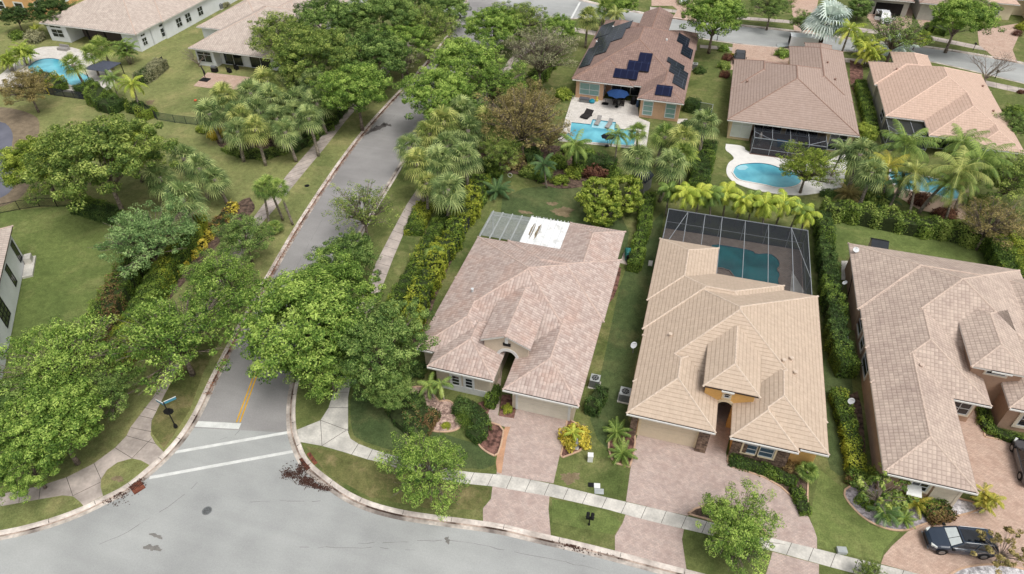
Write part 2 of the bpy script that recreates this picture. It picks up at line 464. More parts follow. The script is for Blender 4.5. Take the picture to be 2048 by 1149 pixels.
def sheet(name, px, m, z=.124, world=None, lo=None, sm=0, uvrot=0, st=True, **kw):
    pts = world or GP(px, z)
    if sm: pts = smooth(pts + [pts[0]], sm)[:-1]
    b = MB(); b.prism(pts, z if lo is None else lo, z, **kw)
    if uvrot:
        c, s_ = math.cos(R(uvrot)), math.sin(R(uvrot))
        b.uv = [(x * c - y * s_, x * s_ + y * c) for x, y in b.uv]
    o = b.build(name, m)
    return struct(o) if st else o

# side street surface: a slightly older, darker asphalt laid over the junction
sheet('road', None, M_asph2, .004, world=offs(gl, -.6)[10:30] + [G(1080, 48, 0), G(1010, 85, 0)] + [p for p in offs(gr, -.6)[4:20]] )
# sidewalks
def walk(Lp, Rp, m, z=.132, step=1.55, name='sidewalk', flare=()):
    a, c = dense(GP(Lp, z), .5), dense(GP(Rp, z), .5)
    n = 0
    LL = sum(math.dist(p, q) for p, q in zip(GP(Lp), GP(Lp)[1:]))
    def resamp(P, k):
        P = [Vector(p) for p in P]; cum = [0]
        for p, q in zip(P, P[1:]): cum.append(cum[-1] + (q - p).length)
        out = []
        for i in range(k + 1):
            d = cum[-1] * i / k; j = 0
            while j < len(cum) - 2 and cum[j + 1] < d: j += 1
            f = (d - cum[j]) / max(1e-6, cum[j + 1] - cum[j]); out.append(P[j].lerp(P[j + 1], f))
        return out
    k = max(1, int(LL / step)); b = MB()
    A = resamp(GP(Lp, z), k * 3); C = resamp(GP(Rp, z), k * 3)
    for i in range(k * 3):
        b.prism([A[i], C[i], C[i + 1], A[i + 1]], z - .03, z)
    for i in range(k + 1):
        b.obox(A[i * 3], C[i * 3], .035, z - .02, z + .004, 1)
    for p, q in flare:
        b.obox(G(*p, z), G(*q, z), .035, z - .02, z + .0045, 1)
    return struct(b.build(name, [m, M_joint]))
walk([(303, 842), (303, 800), (326, 760), (345, 700), (376, 636), (410, 590), (438, 544), (449, 523), (496, 450), (526, 410), (576, 348), (619, 300), (670, 243), (715, 190), (760, 140), (820, 70), (860, 15)][1:],
     [(350, 748), (370, 715), (400, 655), (430, 605), (458, 560), (478, 524), (520, 450), (547, 421), (610, 343), (646, 300), (693, 240), (740, 187), (785, 137), (842, 70), (885, 15)], M_conc2)
sheet('sidewalk', [(303, 800), (261, 855), (253, 872), (230, 896), (188, 927), (133, 955), (81, 972), (0, 989), (-60, 1000), (-60, 1026), (0, 1013), (78, 999), (125, 991), (146, 993), (159, 1003), (167, 1012), (206, 992), (201, 974), (202, 959), (214, 940), (235, 925), (264, 917), (282, 921), (300, 931), (328, 905), (311, 888), (301, 870), (303, 842), (350, 748), (326, 760)], M_conc2, .130, lo=.10)
b = MB()
for p, q in [((253, 872), (311, 888)), ((230, 896), (264, 917)), ((264, 917), (303, 878)), ((188, 927), (202, 959)), ((133, 955), (146, 993)), ((146, 992), (201, 965)), ((81, 972), (78, 999)), ((40, 981), (38, 1006)), ((262, 856), (303, 864)), ((278, 832), (306, 838)), ((287, 815), (312, 822))]:
    b.obox(G(*p), G(*q), .04, .12, .1345)
struct(b.build('sidewalk_joints', M_joint))
walk([(691, 660), (735, 575), (751, 528), (782, 468), (813, 410), (839, 371), (868, 322), (905, 265), (945, 210), (985, 160), (1020, 118), (1060, 84), (1100, 64), (1140, 54), (1183, 61), (1300, 84), (1394, 93)],
     [(722, 665), (766, 570), (787, 515), (805, 473), (818, 437), (850, 384), (892, 322), (928, 265), (966, 212), (1003, 163), (1036, 124), (1070, 93), (1105, 75), (1140, 63), (1183, 70), (1300, 93), (1394, 101)], M_conc2)
sheet('sidewalk', [(691, 660), (680, 720), (670, 782), (667, 785), (657, 816), (641, 841), (594, 860), (599, 884), (644, 892), (683, 903), (735, 919), (761, 926), (771, 907), (745, 899), (717, 888), (701, 878), (696, 865), (696, 795), (702, 764), (722, 665)], M_conc, .130, lo=.10)
b = MB()
for p, q in [((667, 785), (696, 785)), ((657, 816), (696, 816)), ((641, 841), (644, 892)), ((644, 892), (697, 858)), ((641, 841), (697, 862)), ((717, 888), (703, 910)), ((745, 899), (735, 919)), ((672, 750), (704, 752))]:
    b.obox(G(*p), G(*q), .04, .12, .1345)
struct(b.build('sidewalk_joints', M_joint))
walk([(771, 907), (860, 932), (941, 945), (1019, 951), (1102, 968), (1217, 996), (1334, 1023), (1391, 1037), (1480, 1060), (1559, 1080), (1634, 1098), (1709, 1117), (1829, 1146), (2000, 1190), (2200, 1240)],
     [(761, 926), (855, 953), (925, 967), (985, 973), (1099, 993), (1214, 1019), (1292, 1041), (1402, 1066), (1480, 1086), (1540, 1101), (1634, 1127), (1693, 1143), (1820, 1176), (1990, 1218), (2190, 1268)], M_conc)
walk([(1400, 90), (1456, 94), (1527, 104), (1640, 112), (1760, 122), (1880, 142), (1983, 164), (2041, 176), (2150, 202)], [(1400, 96), (1456, 101), (1527, 112), (1640, 120), (1760, 131), (1880, 152), (1983, 174), (2041, 187), (2150, 214)], M_conc2)
walk([(1300, 14), (1420, 28), (1529, 37), (1581, 41), (1700, 54), (1860, 72), (1960, 92), (1990, 96)], [(1300, 20), (1420, 34), (1529, 43), (1581, 47), (1700, 62), (1860, 80), (1960, 100), (1985, 103)], M_conc2)

# driveways
sheet('driveway', [(1033, 817), (1136, 839), (1132, 850), (1124, 890), (1107, 967), (993, 948), (996, 917), (1010, 854), (975, 844), (975, 830), (984, 808), (992, 780), (994, 730), (1006, 730), (1000, 780), (999, 812), (996, 831), (1028, 837)], M_pav, .136, lo=.1)
sheet('driveway', [(985, 973), (1099, 993), (1097, 1019), (1102, 1075), (966, 1046), (966, 1017), (982, 998)], M_pav, .136, lo=.1)
sheet('driveway', [(1021, 854), (1010, 854), (1006, 870), (1001, 869), (992, 925), (994, 945), (1003, 947), (1008, 912), (1014, 875)], M_edge, .140, lo=.1)
sheet('driveway', [(1432, 800), (1428, 850), (1412, 880), (1415, 893), (1393, 897), (1275, 869), (1270, 890), (1261, 938), (1252, 1003), (1334, 1023), (1376, 1032), (1386, 1021), (1410, 1010), (1450, 1012), (1500, 1033), (1530, 1060), (1545, 1077), (1634, 1098), (1634, 1076), (1628, 1058), (1618, 1036), (1607, 1023), (1588, 1002), (1562, 975), (1529, 956), (1519, 952), (1465, 935), (1454, 925), (1452, 905), (1460, 870), (1462, 800)], M_pav, .136, lo=.1, uvrot=0)
sheet('driveway', [(1251, 1030), (1368, 1059), (1364, 1079), (1373, 1140), (1230, 1102), (1230, 1072), (1245, 1047)], M_pav, .136, lo=.1)
sheet('driveway', [(1545, 1104), (1638, 1129), (1637, 1205), (1530, 1178), (1532, 1149)], M_pav, .136, lo=.1)
sheet('driveway', [(1762, 1128), (1768, 1111), (1784, 1092), (1816, 1063), (1848, 1050), (1901, 1038), (1960, 1023), (1965, 985), (1950, 975), (1925, 960), (1880, 700), (1960, 700), (1965, 825), (1971, 871), (2048, 887), (2300, 950), (2300, 1262), (2200, 1240), (2000, 1190), (1829, 1146)], M_pav2, .136, lo=.1)
sheet('driveway', [(1466, 87), (1583, 98), (1583, 140), (1460, 140)], M_pav2, .136, lo=.1)
sheet('driveway', [(1955, 60), (2050, 45), (2025, 100), (2035, 125), (1990, 117), (1958, 90)], M_pav2, .136, lo=.1)
sheet('driveway', [(1303, -20), (1395, -20), (1400, 20), (1398, 44), (1345, 36), (1355, 20), (1345, 12), (1303, 12)], M_pav2, .136, lo=.1)
sheet('driveway', [(1700, -10), (1850, -10), (1862, 50), (1840, 54), (1826, 20), (1822, 60), (1755, 62)], M_pav2, .136, lo=.1)
sheet('driveway', [(1580, -20), (1640, -20), (1625, 66), (1588, 62)], M_pav2, .136, lo=.1)
# lawn sheets in differing tones
sheet('lawn', [(-100, 430), (0, 424), (90, 416), (160, 405), (235, 428), (300, 470), (260, 540), (200, 640), (150, 720), (60, 760), (-100, 800)], M_lawnM, .1225)
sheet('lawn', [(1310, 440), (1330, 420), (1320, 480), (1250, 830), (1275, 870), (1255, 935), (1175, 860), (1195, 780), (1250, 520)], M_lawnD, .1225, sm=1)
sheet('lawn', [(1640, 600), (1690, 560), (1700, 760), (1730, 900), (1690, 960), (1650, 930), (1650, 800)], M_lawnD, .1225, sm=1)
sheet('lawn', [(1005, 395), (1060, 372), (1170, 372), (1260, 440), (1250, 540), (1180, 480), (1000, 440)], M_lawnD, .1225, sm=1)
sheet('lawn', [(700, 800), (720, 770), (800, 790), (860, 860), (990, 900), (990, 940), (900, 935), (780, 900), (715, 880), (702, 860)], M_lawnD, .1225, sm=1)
sheet('lawn', [(1655, 440), (1980, 480), (1990, 520), (2030, 560), (1700, 500), (1690, 520), (1660, 500)], M_lawnM, .1225)
sheet('lawn', [(1640, 940), (1690, 980), (1740, 1050), (1800, 1065), (1768, 1100), (1760, 1124), (1636, 1094), (1620, 1030)], M_lawnM, .1225)
sheet('lawn', [(612, 893), (680, 905), (830, 945), (982, 976), (978, 998), (960, 1020), (860, 1018), (740, 995), (650, 945)], M_lawnV, .1225)
sheet('lawn', [(305, 868), (300, 850), (305, 830), (350, 755), (420, 660), (440, 680), (405, 750), (380, 820), (345, 875), (328, 898)], M_lawnV, .1225)
sheet('lawn', [(1104, 998), (1210, 1022), (1243, 1045), (1228, 1070), (1104, 1045)], M_lawnM, .1225)
# markings
def line(px1, px2, w, m, name, z=.009):
    a, c = G(*px1, 0), G(*px2, 0); b = MB(); b.obox(a, c, w, z - .003, z); return struct(b.build(name, m))
line((516, 745), (480, 845), .13, M_yel, 'road_marking')
line((510, 745), (473, 845), .13, M_yel, 'road_marking')
line((388, 848), (480, 853), .62, M_mark, 'road_marking')
line((350, 905), (578, 865), .3, M_mark, 'road_marking')
line((299, 956), (588, 903), .3, M_mark, 'road_marking')
line((1141, 40), (1160, 5), .4, M_mark, 'road_marking')
def crack(px, w, m=M_joint, z=.0055):
    p = GP(px, 0); p = dense(p, .6); b = MB(); rng = random.Random(3)
    p = [(x + rng.uniform(-.06, .06), y + rng.uniform(-.06, .06)) for x, y in p]
    for i, (a, c) in enumerate(zip(p, p[1:])):
        if rng.random() < .75: b.obox(a, c, w * rng.uniform(.5, 1.3), z - .003, z)
    return b
cb = crack([(415, 945), (395, 965), (370, 990), (335, 1014), (300, 1035), (255, 1065), (200, 1088)], .035)
for q in ([(120, 1010), (250, 1000), (600, 1008)],):
    pass
for px in ([(440, 880), (470, 870), (480, 862)], [(500, 1005), (560, 1002), (640, 1003)], [(700, 1088), (900, 1080), (1010, 1100), (1200, 1140)], [(600, 1095), (760, 1096), (880, 1103)], [(720, 470), (690, 520)], [(765, 262), (770, 250), (790, 230)], [(560, 600), (600, 520), (650, 430)]):
    c2 = crack(px, .03); off = len(cb.v); cb.v += c2.v; cb.f += [tuple(i + off for i in f) for f in c2.f]; cb.m += c2.m; cb.uv += c2.uv
struct(cb.build('road_cracks', mat('crack_tar', (128, 126, 124), .9, .1)))
M_stain = mat('oil_stain', (124, 121, 116), .9, .15, 2)
def blot(cx, cy, rx, ry, m, z, name, seed=0, n=26):
    rng = random.Random(seed); c = G(cx, cy, 0); s_ = dist(*c, 0) / F
    p = []
    for i in range(n):
        t = 2 * math.pi * i / n; q = .8 + .3 * math.sin(2 * t + seed) + .18 * math.sin(5 * t + seed * 2) + rng.uniform(-.12, .12)
        p.append((c[0] + rx * s_ * math.cos(t) * q, c[1] + ry * s_ * 1.5 * math.sin(t) * q))
    b = MB(); b.prism(p, z, z); return struct(b.build(name, m))
blot(305, 1096, 15, 5, M_stain, .0062, 'road_stain', 1, 60); blot(312, 1072, 12, 3, M_stain, .0062, 'road_stain', 2, 60)
blot(895, 1081, 6, 5, M_stain, .0062, 'road_stain', 3)
for q in ((760, 255, 10, 12), (742, 262, 4, 16), (775, 250, 9, 4)): blot(*q, mat('dark_damp_asphalt', (98, 92, 90), .8, .1), .0085, 'road_stain', q[0])

M_dry = lawnmat('dry_grass', (112, 100, 76), (132, 116, 92), (150, 134, 110), .8, .5)
def patch(px, py, rx, ry, seed):
    rng = random.Random(seed); c = G(px, py); s_ = dist(*c, 0) / F; n = 70
    ph = [rng.uniform(0, 6) for _ in range(5)]
    p = []
    for i in range(n):
        t = 2 * math.pi * i / n; q = 1 + .22 * math.sin(2 * t + ph[0]) + .16 * math.sin(3 * t + ph[1]) + .12 * math.sin(7 * t + ph[2]) + .1 * math.sin(15 * t + ph[3]) + rng.uniform(-.1, .1)
        p.append((c[0] + rx * s_ * math.cos(t) * q, c[1] + ry * s_ * 1.5 * math.sin(t) * q))
    b = MB(); b.prism(p, .1262, .1262); struct(b.build('bare_patch', M_dry))
for i, q in enumerate([(1125, 424, 22, 9), (1105, 408, 9, 5), (1140, 956, 17, 8), (236, 958, 9, 4), (1050, 425, 12, 4), (300, 205, 8, 5), (1165, 858, 5, 6)]): patch(*q, i)

def tilemat(name, c1, c2, w, h, ca, ra, tint, tamt=.35, tscale=.4, rw=.16, bump=.6, joint_shade=(96, 78, 70)):
    m = bpy.data.materials.new(name); m.use_nodes = True; t = m.node_tree; b = t.nodes['Principled BSDF']
    tc = nn(t, 'ShaderNodeTexCoord'); br = nn(t, 'ShaderNodeTexBrick'); br.offset = 0; br.inputs['Scale'].default_value = 1
    br.inputs['Brick Width'].default_value = w; br.inputs['Row Height'].default_value = h; br.inputs['Mortar Size'].default_value = 0
    br.inputs['Color1'].default_value = [*lin(c1), 1]; br.inputs['Color2'].default_value = [*lin(c2), 1]
    t.links.new(tc.outputs['UV'], br.inputs['Vector'])
    def noise(sc, det, a, b_, lo, hi, ro=.65):
        n = nn(t, 'ShaderNodeTexNoise'); n.inputs['Scale'].default_value = sc; n.inputs['Detail'].default_value = det; n.inputs['Roughness'].default_value = ro; t.links.new(tc.outputs['Object'], n.inputs['Vector'])
        q = nn(t, 'ShaderNodeMapRange')
        for i, x in enumerate((a, b_, lo, hi)): q.inputs[i + 1].default_value = x
        t.links.new(n.outputs['Fac'], q.inputs[0]); return q.outputs[0]
    mx = nn(t, 'ShaderNodeMix', data_type='RGBA'); t.links.new(noise(tscale, 6, .46, .7, 0, tamt), mx.inputs['Factor']); t.links.new(br.outputs['Color'], mx.inputs['A']); mx.inputs['B'].default_value = [*lin(tint), 1]
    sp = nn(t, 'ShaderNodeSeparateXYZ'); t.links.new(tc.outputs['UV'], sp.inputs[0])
    def gap(sock, size, width, amt):  # dark band mask: painted barrel shading across columns, joints across rows
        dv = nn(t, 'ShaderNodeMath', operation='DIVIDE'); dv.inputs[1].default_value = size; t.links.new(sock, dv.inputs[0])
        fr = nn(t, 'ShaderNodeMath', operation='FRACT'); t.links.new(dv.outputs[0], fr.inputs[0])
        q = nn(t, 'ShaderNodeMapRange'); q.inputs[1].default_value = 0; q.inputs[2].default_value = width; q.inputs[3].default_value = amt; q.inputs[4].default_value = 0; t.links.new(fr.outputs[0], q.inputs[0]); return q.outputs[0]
    g1 = gap(sp.outputs[0], w, .45, ca); g2 = gap(sp.outputs[1], h, rw * 1.6, ra)  # column band paints a barrel tile's shading into the colour; rows are joints
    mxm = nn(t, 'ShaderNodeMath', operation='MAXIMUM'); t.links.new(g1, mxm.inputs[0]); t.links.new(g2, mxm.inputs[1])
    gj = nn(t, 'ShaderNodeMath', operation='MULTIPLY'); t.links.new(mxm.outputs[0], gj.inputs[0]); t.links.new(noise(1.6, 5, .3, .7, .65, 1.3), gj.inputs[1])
    m2 = nn(t, 'ShaderNodeMix', data_type='RGBA'); t.links.new(gj.outputs[0], m2.inputs['Factor']); t.links.new(mx.outputs['Result'], m2.inputs['A']); m2.inputs['B'].default_value = [*lin(joint_shade), 1]
    mu = nn(t, 'ShaderNodeVectorMath', operation='SCALE'); t.links.new(m2.outputs['Result'], mu.inputs[0]); t.links.new(noise(2.2, 8, .3, .7, .88, 1.10, .75), mu.inputs['Scale'])
    t.links.new(mu.outputs[0], b.inputs['Base Color']); b.inputs['Roughness'].default_value = .85; b.inputs['Specular IOR Level'].default_value = .25
    bp = nn(t, 'ShaderNodeBump'); bp.inputs['Strength'].default_value = bump; bp.inputs['Distance'].default_value = .05; bp.invert = True
    t.links.new(mxm.outputs[0], bp.inputs['Height']); t.links.new(bp.outputs[0], b.inputs['Normal'])
    return m
# ============================================================= houses
PITCH = .44
M_fwhite = mat('white_gutter', (214, 212, 206), .5, .05)
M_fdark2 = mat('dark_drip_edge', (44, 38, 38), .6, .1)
def rface(mb, pts, axis, sgn, e0, z0, p, m=0):
    # roof plane; axis 'x' -> eave runs along y at x=e0 and rises with sgn; uv = (along, up the slope)
    k = math.sqrt(1 + p * p)
    uv = []
    for q in pts:
        if axis == 'x': uv.append((q[1], (q[0] - e0) * sgn * k))
        else: uv.append((q[0], (q[1] - e0) * sgn * k))
    mb.face(pts, m, uv)
class Block:
    def __init__(s, x0, x1, y0, y1, z=3.2, ends='hh', p=PITCH):
        s.x0, s.x1, s.y0, s.y1, s.z, s.p, s.ends = x0, x1, y0, y1, z, p, ends
        s.along = 'y' if (y1 - y0) >= (x1 - x0) else 'x'
        if ends[0] == 'g' or ends[1] == 'g': s.along = 'y'
    def h(s, x, y):
        if x < s.x0 or x > s.x1 or y < s.y0 or y > s.y1: return -1
        d = [x - s.x0, s.x1 - x]
        if s.ends[0] == 'h': d.append(y - s.y0)
        if s.ends[1] == 'h': d.append(s.y1 - y)
        return s.z + s.p * min(d)
    def ridge(s):
        x0, x1, y0, y1 = s.x0, s.x1, s.y0, s.y1
        if s.along == 'y':
            hw = (x1 - x0) / 2; xm = (x0 + x1) / 2; zt = s.z + s.p * hw
            a = (xm, y0 + (hw if s.ends[0] == 'h' else 0), zt); b = (xm, y1 - (hw if s.ends[1] == 'h' else 0), zt)
        else:
            hw = (y1 - y0) / 2; ym = (y0 + y1) / 2; zt = s.z + s.p * hw
            a = (x0 + hw, ym, zt); b = (x1 - hw, ym, zt)
        return a, b
    def roof(s, mb, dz=0):
        x0, x1, y0, y1 = s.x0, s.x1, s.y0, s.y1; z = s.z + dz
        a, b = s.ridge(); a = (a[0], a[1], a[2] + dz); b = (b[0], b[1], b[2] + dz)
        A, B, C, D = (x0, y0, z), (x1, y0, z), (x1, y1, z), (x0, y1, z)
        if s.along == 'y':
            rface(mb, [D, A, a, b], 'x', 1, x0, z, s.p); rface(mb, [B, C, b, a], 'x', -1, x1, z, s.p)
            if s.ends[0] == 'h': rface(mb, [A, B, a], 'y', 1, y0, z, s.p)
            if s.ends[1] == 'h': rface(mb, [C, D, b], 'y', -1, y1, z, s.p)
        else:
            rface(mb, [A, B, b, a], 'y', 1, y0, z, s.p); rface(mb, [C, D, a, b], 'y', -1, y1, z, s.p)
            rface(mb, [D, A, a], 'x', 1, x0, z, s.p); rface(mb, [B, C, b], 'x', -1, x1, z, s.p)
    def edges(s):
        a, b = s.ridge(); x0, x1, y0, y1, z = s.x0, s.x1, s.y0, s.y1, s.z
        e = [(a, b)]
        if s.along == 'y':
            if s.ends[0] == 'h': e += [((x0, y0, z), a), ((x1, y0, z), a)]
            if s.ends[1] == 'h': e += [((x0, y1, z), b), ((x1, y1, z), b)]
        else: e += [((x0, y0, z), a), ((x0, y1, z), a), ((x1, y0, z), b), ((x1, y1, z), b)]
        return e
def make_roof(root, blocks, mroof, mcap, mfas, capr=.095, gutter=None, fascia_h=.2, scal=True):
    mb = MB()
    for i, bl_ in enumerate(blocks): bl_.roof(mb, .12 + .004 * i)
    roof = mb.build('roof', mroof, root)
    # fascia and soffit
    fb = MB()
    for i, q in enumerate(blocks):
        e = .003 * i
        top = q.z + .118; bot = q.z + .118 - fascia_h
        x0, x1, y0, y1 = q.x0 + .03 + e, q.x1 - .03 - e, q.y0 + .03 + e, q.y1 - .03 - e
        for a, c in (((x0, y0), (x1, y0)), ((x1, y0), (x1, y1)), ((x1, y1), (x0, y1)), ((x0, y1), (x0, y0))):
            if q.ends[0] == 'g' and a[1] == y0 and c[1] == y0:      # sloping rake boards on a gable
                g_, _ = q.ridge()
                for e_, s_ in ((x0, 1), (x1, -1)):
                    fb.face([(e_, y0, top), (g_[0], y0, g_[2] + .115), (g_[0], y0, g_[2] - .09), (e_, y0, bot)])
                    fb.face([(e_, y0, bot), (g_[0], y0, g_[2] - .09), (g_[0], y0 + .4, g_[2] - .09), (e_, y0 + .4, bot)])
                continue
            fb.face([(*a, bot), (*c, bot), (*c, top), (*a, top)], 0)
        if q.ends[0] == 'g': continue
        fb.face([(x0, y0, bot + .02), (x1, y0, bot + .02), (x1, y1, bot + .02), (x0, y1, bot + .02)], 0)
    fas = fb.build('fascia', mfas, root)
    # rain gutters on the exposed street-side eaves: white channel behind a dark shadow-coloured lip
    gw, gd = MB(), MB()
    for i, q in enumerate(blocks):
        if q.ends[0] == 'g': continue
        n_ = max(1, int((q.x1 - q.x0) / .5)); st_ = (q.x1 - q.x0) / n_; run = None
        for k in range(n_ + 1):
            xm = q.x0 + st_ * (k + .5)
            ok = k < n_ and max((o.h(xm, q.y0 - .12) for o in blocks if o is not q), default=-1) < 0
            if ok and run is None: run = q.x0 + st_ * k
            if not ok and run is not None:
                e_ = q.x0 + st_ * k
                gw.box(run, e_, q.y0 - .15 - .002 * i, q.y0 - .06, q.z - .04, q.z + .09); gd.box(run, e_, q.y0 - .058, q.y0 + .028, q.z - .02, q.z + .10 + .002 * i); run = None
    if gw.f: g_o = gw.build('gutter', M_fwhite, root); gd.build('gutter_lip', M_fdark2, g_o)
    # ridge tiles where the union of the blocks is convex
    def H(x, y): return max(q.h(x, y) for q in blocks)
    cb = MB(); n = 0
    for bi, q in enumerate(blocks):
        for a, b in q.edges():
            A, B = Vector(a), Vector(b); L = (B - A).length
            if L < .3: continue
            t = (B - A).normalized(); pn = Vector((-t.y, t.x)).normalized() * .25
            k = max(1, int(L / .40)); st = L / k
            for j in range(k):
                m = A + t * (st * (j + .5))
                h0 = H(m.x, m.y)
                if h0 > m.z + .03: continue
                ha, hb = H(m.x + pn.x, m.y + pn.y), H(m.x - pn.x, m.y - pn.y)
                if ha + hb - 2 * m.z > -.06: continue
                if min(ha, hb) < 0: ha = hb = m.z - .1
                p0, p1 = A + t * (st * j - .04), A + t * (st * (j + 1) + .02)
                z_ = .075
                cb.tube([(p0.x, p0.y, p0.z + z_), (p1.x, p1.y, p1.z + z_)], [capr * 1.12, capr * .88], 7)
    if cb.f: cb.build('ridge_tiles', mcap, roof)
    return roof
def make_walls(root, blocks, m, inset=.55, z0=.1, name='wall', skip=()):
    wb = MB()
    for i, q in enumerate(blocks):
        if i in skip: continue
        ins = inset[i] if isinstance(inset, (list, tuple)) else (inset,) * 4
        if not isinstance(ins, (list, tuple)): ins = (ins,) * 4
        e = .004 * i
        wb.box(q.x0 + ins[0] + e, q.x1 - ins[1] - e, q.y0 + ins[2] + e, q.y1 - ins[3] - e, z0, q.z + .05 - e)
    return wb.build(name, m, root)
def wframe(root, plane, c, a0, a1, z0, z1, facing, cols=1, rows=2, fw=.09, mf=None, mg=None, depth=.06, surround=None, sw=.18, name='window', arch=False, split=None):
    """window on wall plane y=c ('y') or x=c ('x'); facing = -1/+1 outward direction"""
    if a1 < a0: a0, a1 = a1, a0
    if z1 < z0: z0, z1 = z1, z0
    mf = mf or M_alu; mg = mg or M_glass
    def bx(mb, p0, p1, q0, q1, d0, d1, m=0):
        lo, hi = sorted((c + facing * d0, c + facing * d1))
        if plane == 'y': mb.box(p0, p1, lo, hi, q0, q1, m)
        else: mb.box(lo, hi, p0, p1, q0, q1, m)
    f = MB()
    bx(f, a0, a0 + fw, z0, z1, 0, depth); bx(f, a1 - fw, a1, z0, z1, 0, depth)
    bx(f, a0 + fw, a1 - fw, z0, z0 + fw, 0, depth); bx(f, a0 + fw, a1 - fw, z1 - fw, z1, 0, depth)
    for k in range(1, cols):
        x = a0 + (a1 - a0) * k / cols; bx(f, x - fw * .35, x + fw * .35, z0 + fw, z1 - fw, 0, depth - .012)
    rr = split or [k / rows for k in range(1, rows)]
    for k in rr:
        z = z0 + (z1 - z0) * k; bx(f, a0 + fw, a1 - fw, z - fw * .4, z + fw * .4, 0, depth - .008)
    if surround:
        for p0, p1, q0, q1 in ((a0 - sw, a0, z0 - sw, z1 + sw), (a1, a1 + sw, z0 - sw, z1 + sw), (a0, a1, z1, z1 + sw), (a0, a1, z0 - sw, z0)):
            bx(f, p0, p1, q0, q1, 0, depth + .03, 1)
        if arch:
            n = 10; xm = (a0 + a1) / 2; hw = (a1 - a0) / 2
            for kk in range(n):
                t0, t1 = math.pi * kk / n, math.pi * (kk + 1) / n
                pts = []
                for r_, t in ((hw + sw, t0), (hw + sw, t1), (hw, t1), (hw, t0)):
                    pts.append((xm + r_ * math.cos(t), z1 + sw * 0 + r_ * .55 * math.sin(t)))
                d = c + facing * (depth + .032)
                f.face([(p[0], d, p[1]) if plane == 'y' else (d, p[0], p[1]) for p in pts], 1)
            pts = [(xm + hw * math.cos(math.pi * kk / n), z1 + hw * .55 * math.sin(math.pi * kk / n)) for kk in range(n + 1)]
            d = c + facing * (depth + .034)
            f.face([(p[0], d, p[1]) if plane == 'y' else (d, p[0], p[1]) for p in pts], 2)
    o = f.build(name, [mf, surround or mf, mg], root)
    g = MB(); bx(g, a0 + fw, a1 - fw, z0 + fw, z1 - fw, 0, depth * .45)
    g.build('pane', mg, o)
    return o
def garage(root, c, a0, a1, z0, z1, facing, m, mtrim):
    d = MB(); n = 4; hh = (z1 - z0) / n
    for k in range(n):
        lo, hi = sorted((c + facing * .0, c + facing * .05)); d.box(a0 + .1, a1 - .1, lo, hi, z0 + k * hh + .012, z0 + (k + 1) * hh - .012)
    lo, hi = sorted((c, c + facing * .03)); d.box(a0 + .1, a1 - .1, lo, hi, z0, z1)
    o = d.build('garage_door', m, root)
    t = MB(); lo, hi = sorted((c, c + facing * .08))
    t.box(a0 - .12, a0 + .1, lo, hi, z0, z1 + .12); t.box(a1 - .1, a1 + .12, lo, hi, z0, z1 + .12); t.box(a0 + .1, a1 - .1, lo, hi, z1, z1 + .12)
    t.build('door_frame', mtrim, o)
    return o
def archwall(root, x0, x1, y, th, ztop, ax0, ax1, zs, m, mtrim, gable=None, name='entry_wall'):
    n = 10; xm = (ax0 + ax1) / 2; hw = (ax1 - ax0) / 2
    arc = [(xm + hw * math.cos(math.pi * k / n), zs + hw * math.sin(math.pi * k / n)) for k in range(n + 1)]
    pts = [(x0, .1), (ax0, .1)] + [(p[0], p[1]) for p in reversed(arc)] + [(ax1, .1), (x1, .1), (x1, ztop)]
    if gable: pts += [gable]
    pts += [(x0, ztop)]
    tr = tessellate_polygon([[Vector((p[0], p[1], 0)) for p in pts]])
    b = MB()
    for t in tr:
        for yy in (y, y + th): b.face([(pts[i][0], yy, pts[i][1]) for i in t])
    for i in range(len(pts)):
        p, q = pts[i], pts[(i + 1) % len(pts)]
        b.face([(p[0], y, p[1]), (q[0], y, q[1]), (q[0], y + th, q[1]), (p[0], y + th, p[1])])
    o = b.build(name, m, root)
    t = MB()
    for k in range(n):
        for r0, r1 in ((hw, hw + .28),):
            a0, a1 = math.pi * k / n, math.pi * (k + 1) / n
            q = [(xm + r1 * math.cos(a0), zs + r1 * math.sin(a0)), (xm + r1 * math.cos(a1), zs + r1 * math.sin(a1)), (xm + r0 * math.cos(a1), zs + r0 * math.sin(a1)), (xm + r0 * math.cos(a0), zs + r0 * math.sin(a0))]
            t.face([(p[0], y - .07, p[1]) for p in q]); t.face([(q[0][0], y - .07, q[0][1]), (q[1][0], y - .07, q[1][1]), (q[1][0], y, q[1][1]), (q[0][0], y, q[0][1])])
            t.face([(q[2][0], y - .07, q[2][1]), (q[3][0], y - .07, q[3][1]), (q[3][0], y, q[3][1]), (q[2][0], y, q[2][1])])
    t.build('arch_trim', mtrim, o)
    return o
def roof_vent(root, blocks, px, py, m, r=.12, h=.35):
    # a vent pipe standing on the roof at the seen pixel
    d = ray(px, py); t = 1.0
    for i in range(40000):
        t = 40 + i * .02; x, y, z = d[0] * t, d[1] * t, CAMH + d[2] * t
        hh = max(q.h(x, y) for q in blocks)
        if hh > 0 and z <= hh + .12: break
    b = MB(); b.tube([(x, y, z - .1), (x, y, z + h)], [r, r], 9); b.tube([(x, y, z + h), (x, y, z + h + .06)], [r * 1.4, r * 1.2], 9)
    return b.build('roof_vent', m, root)

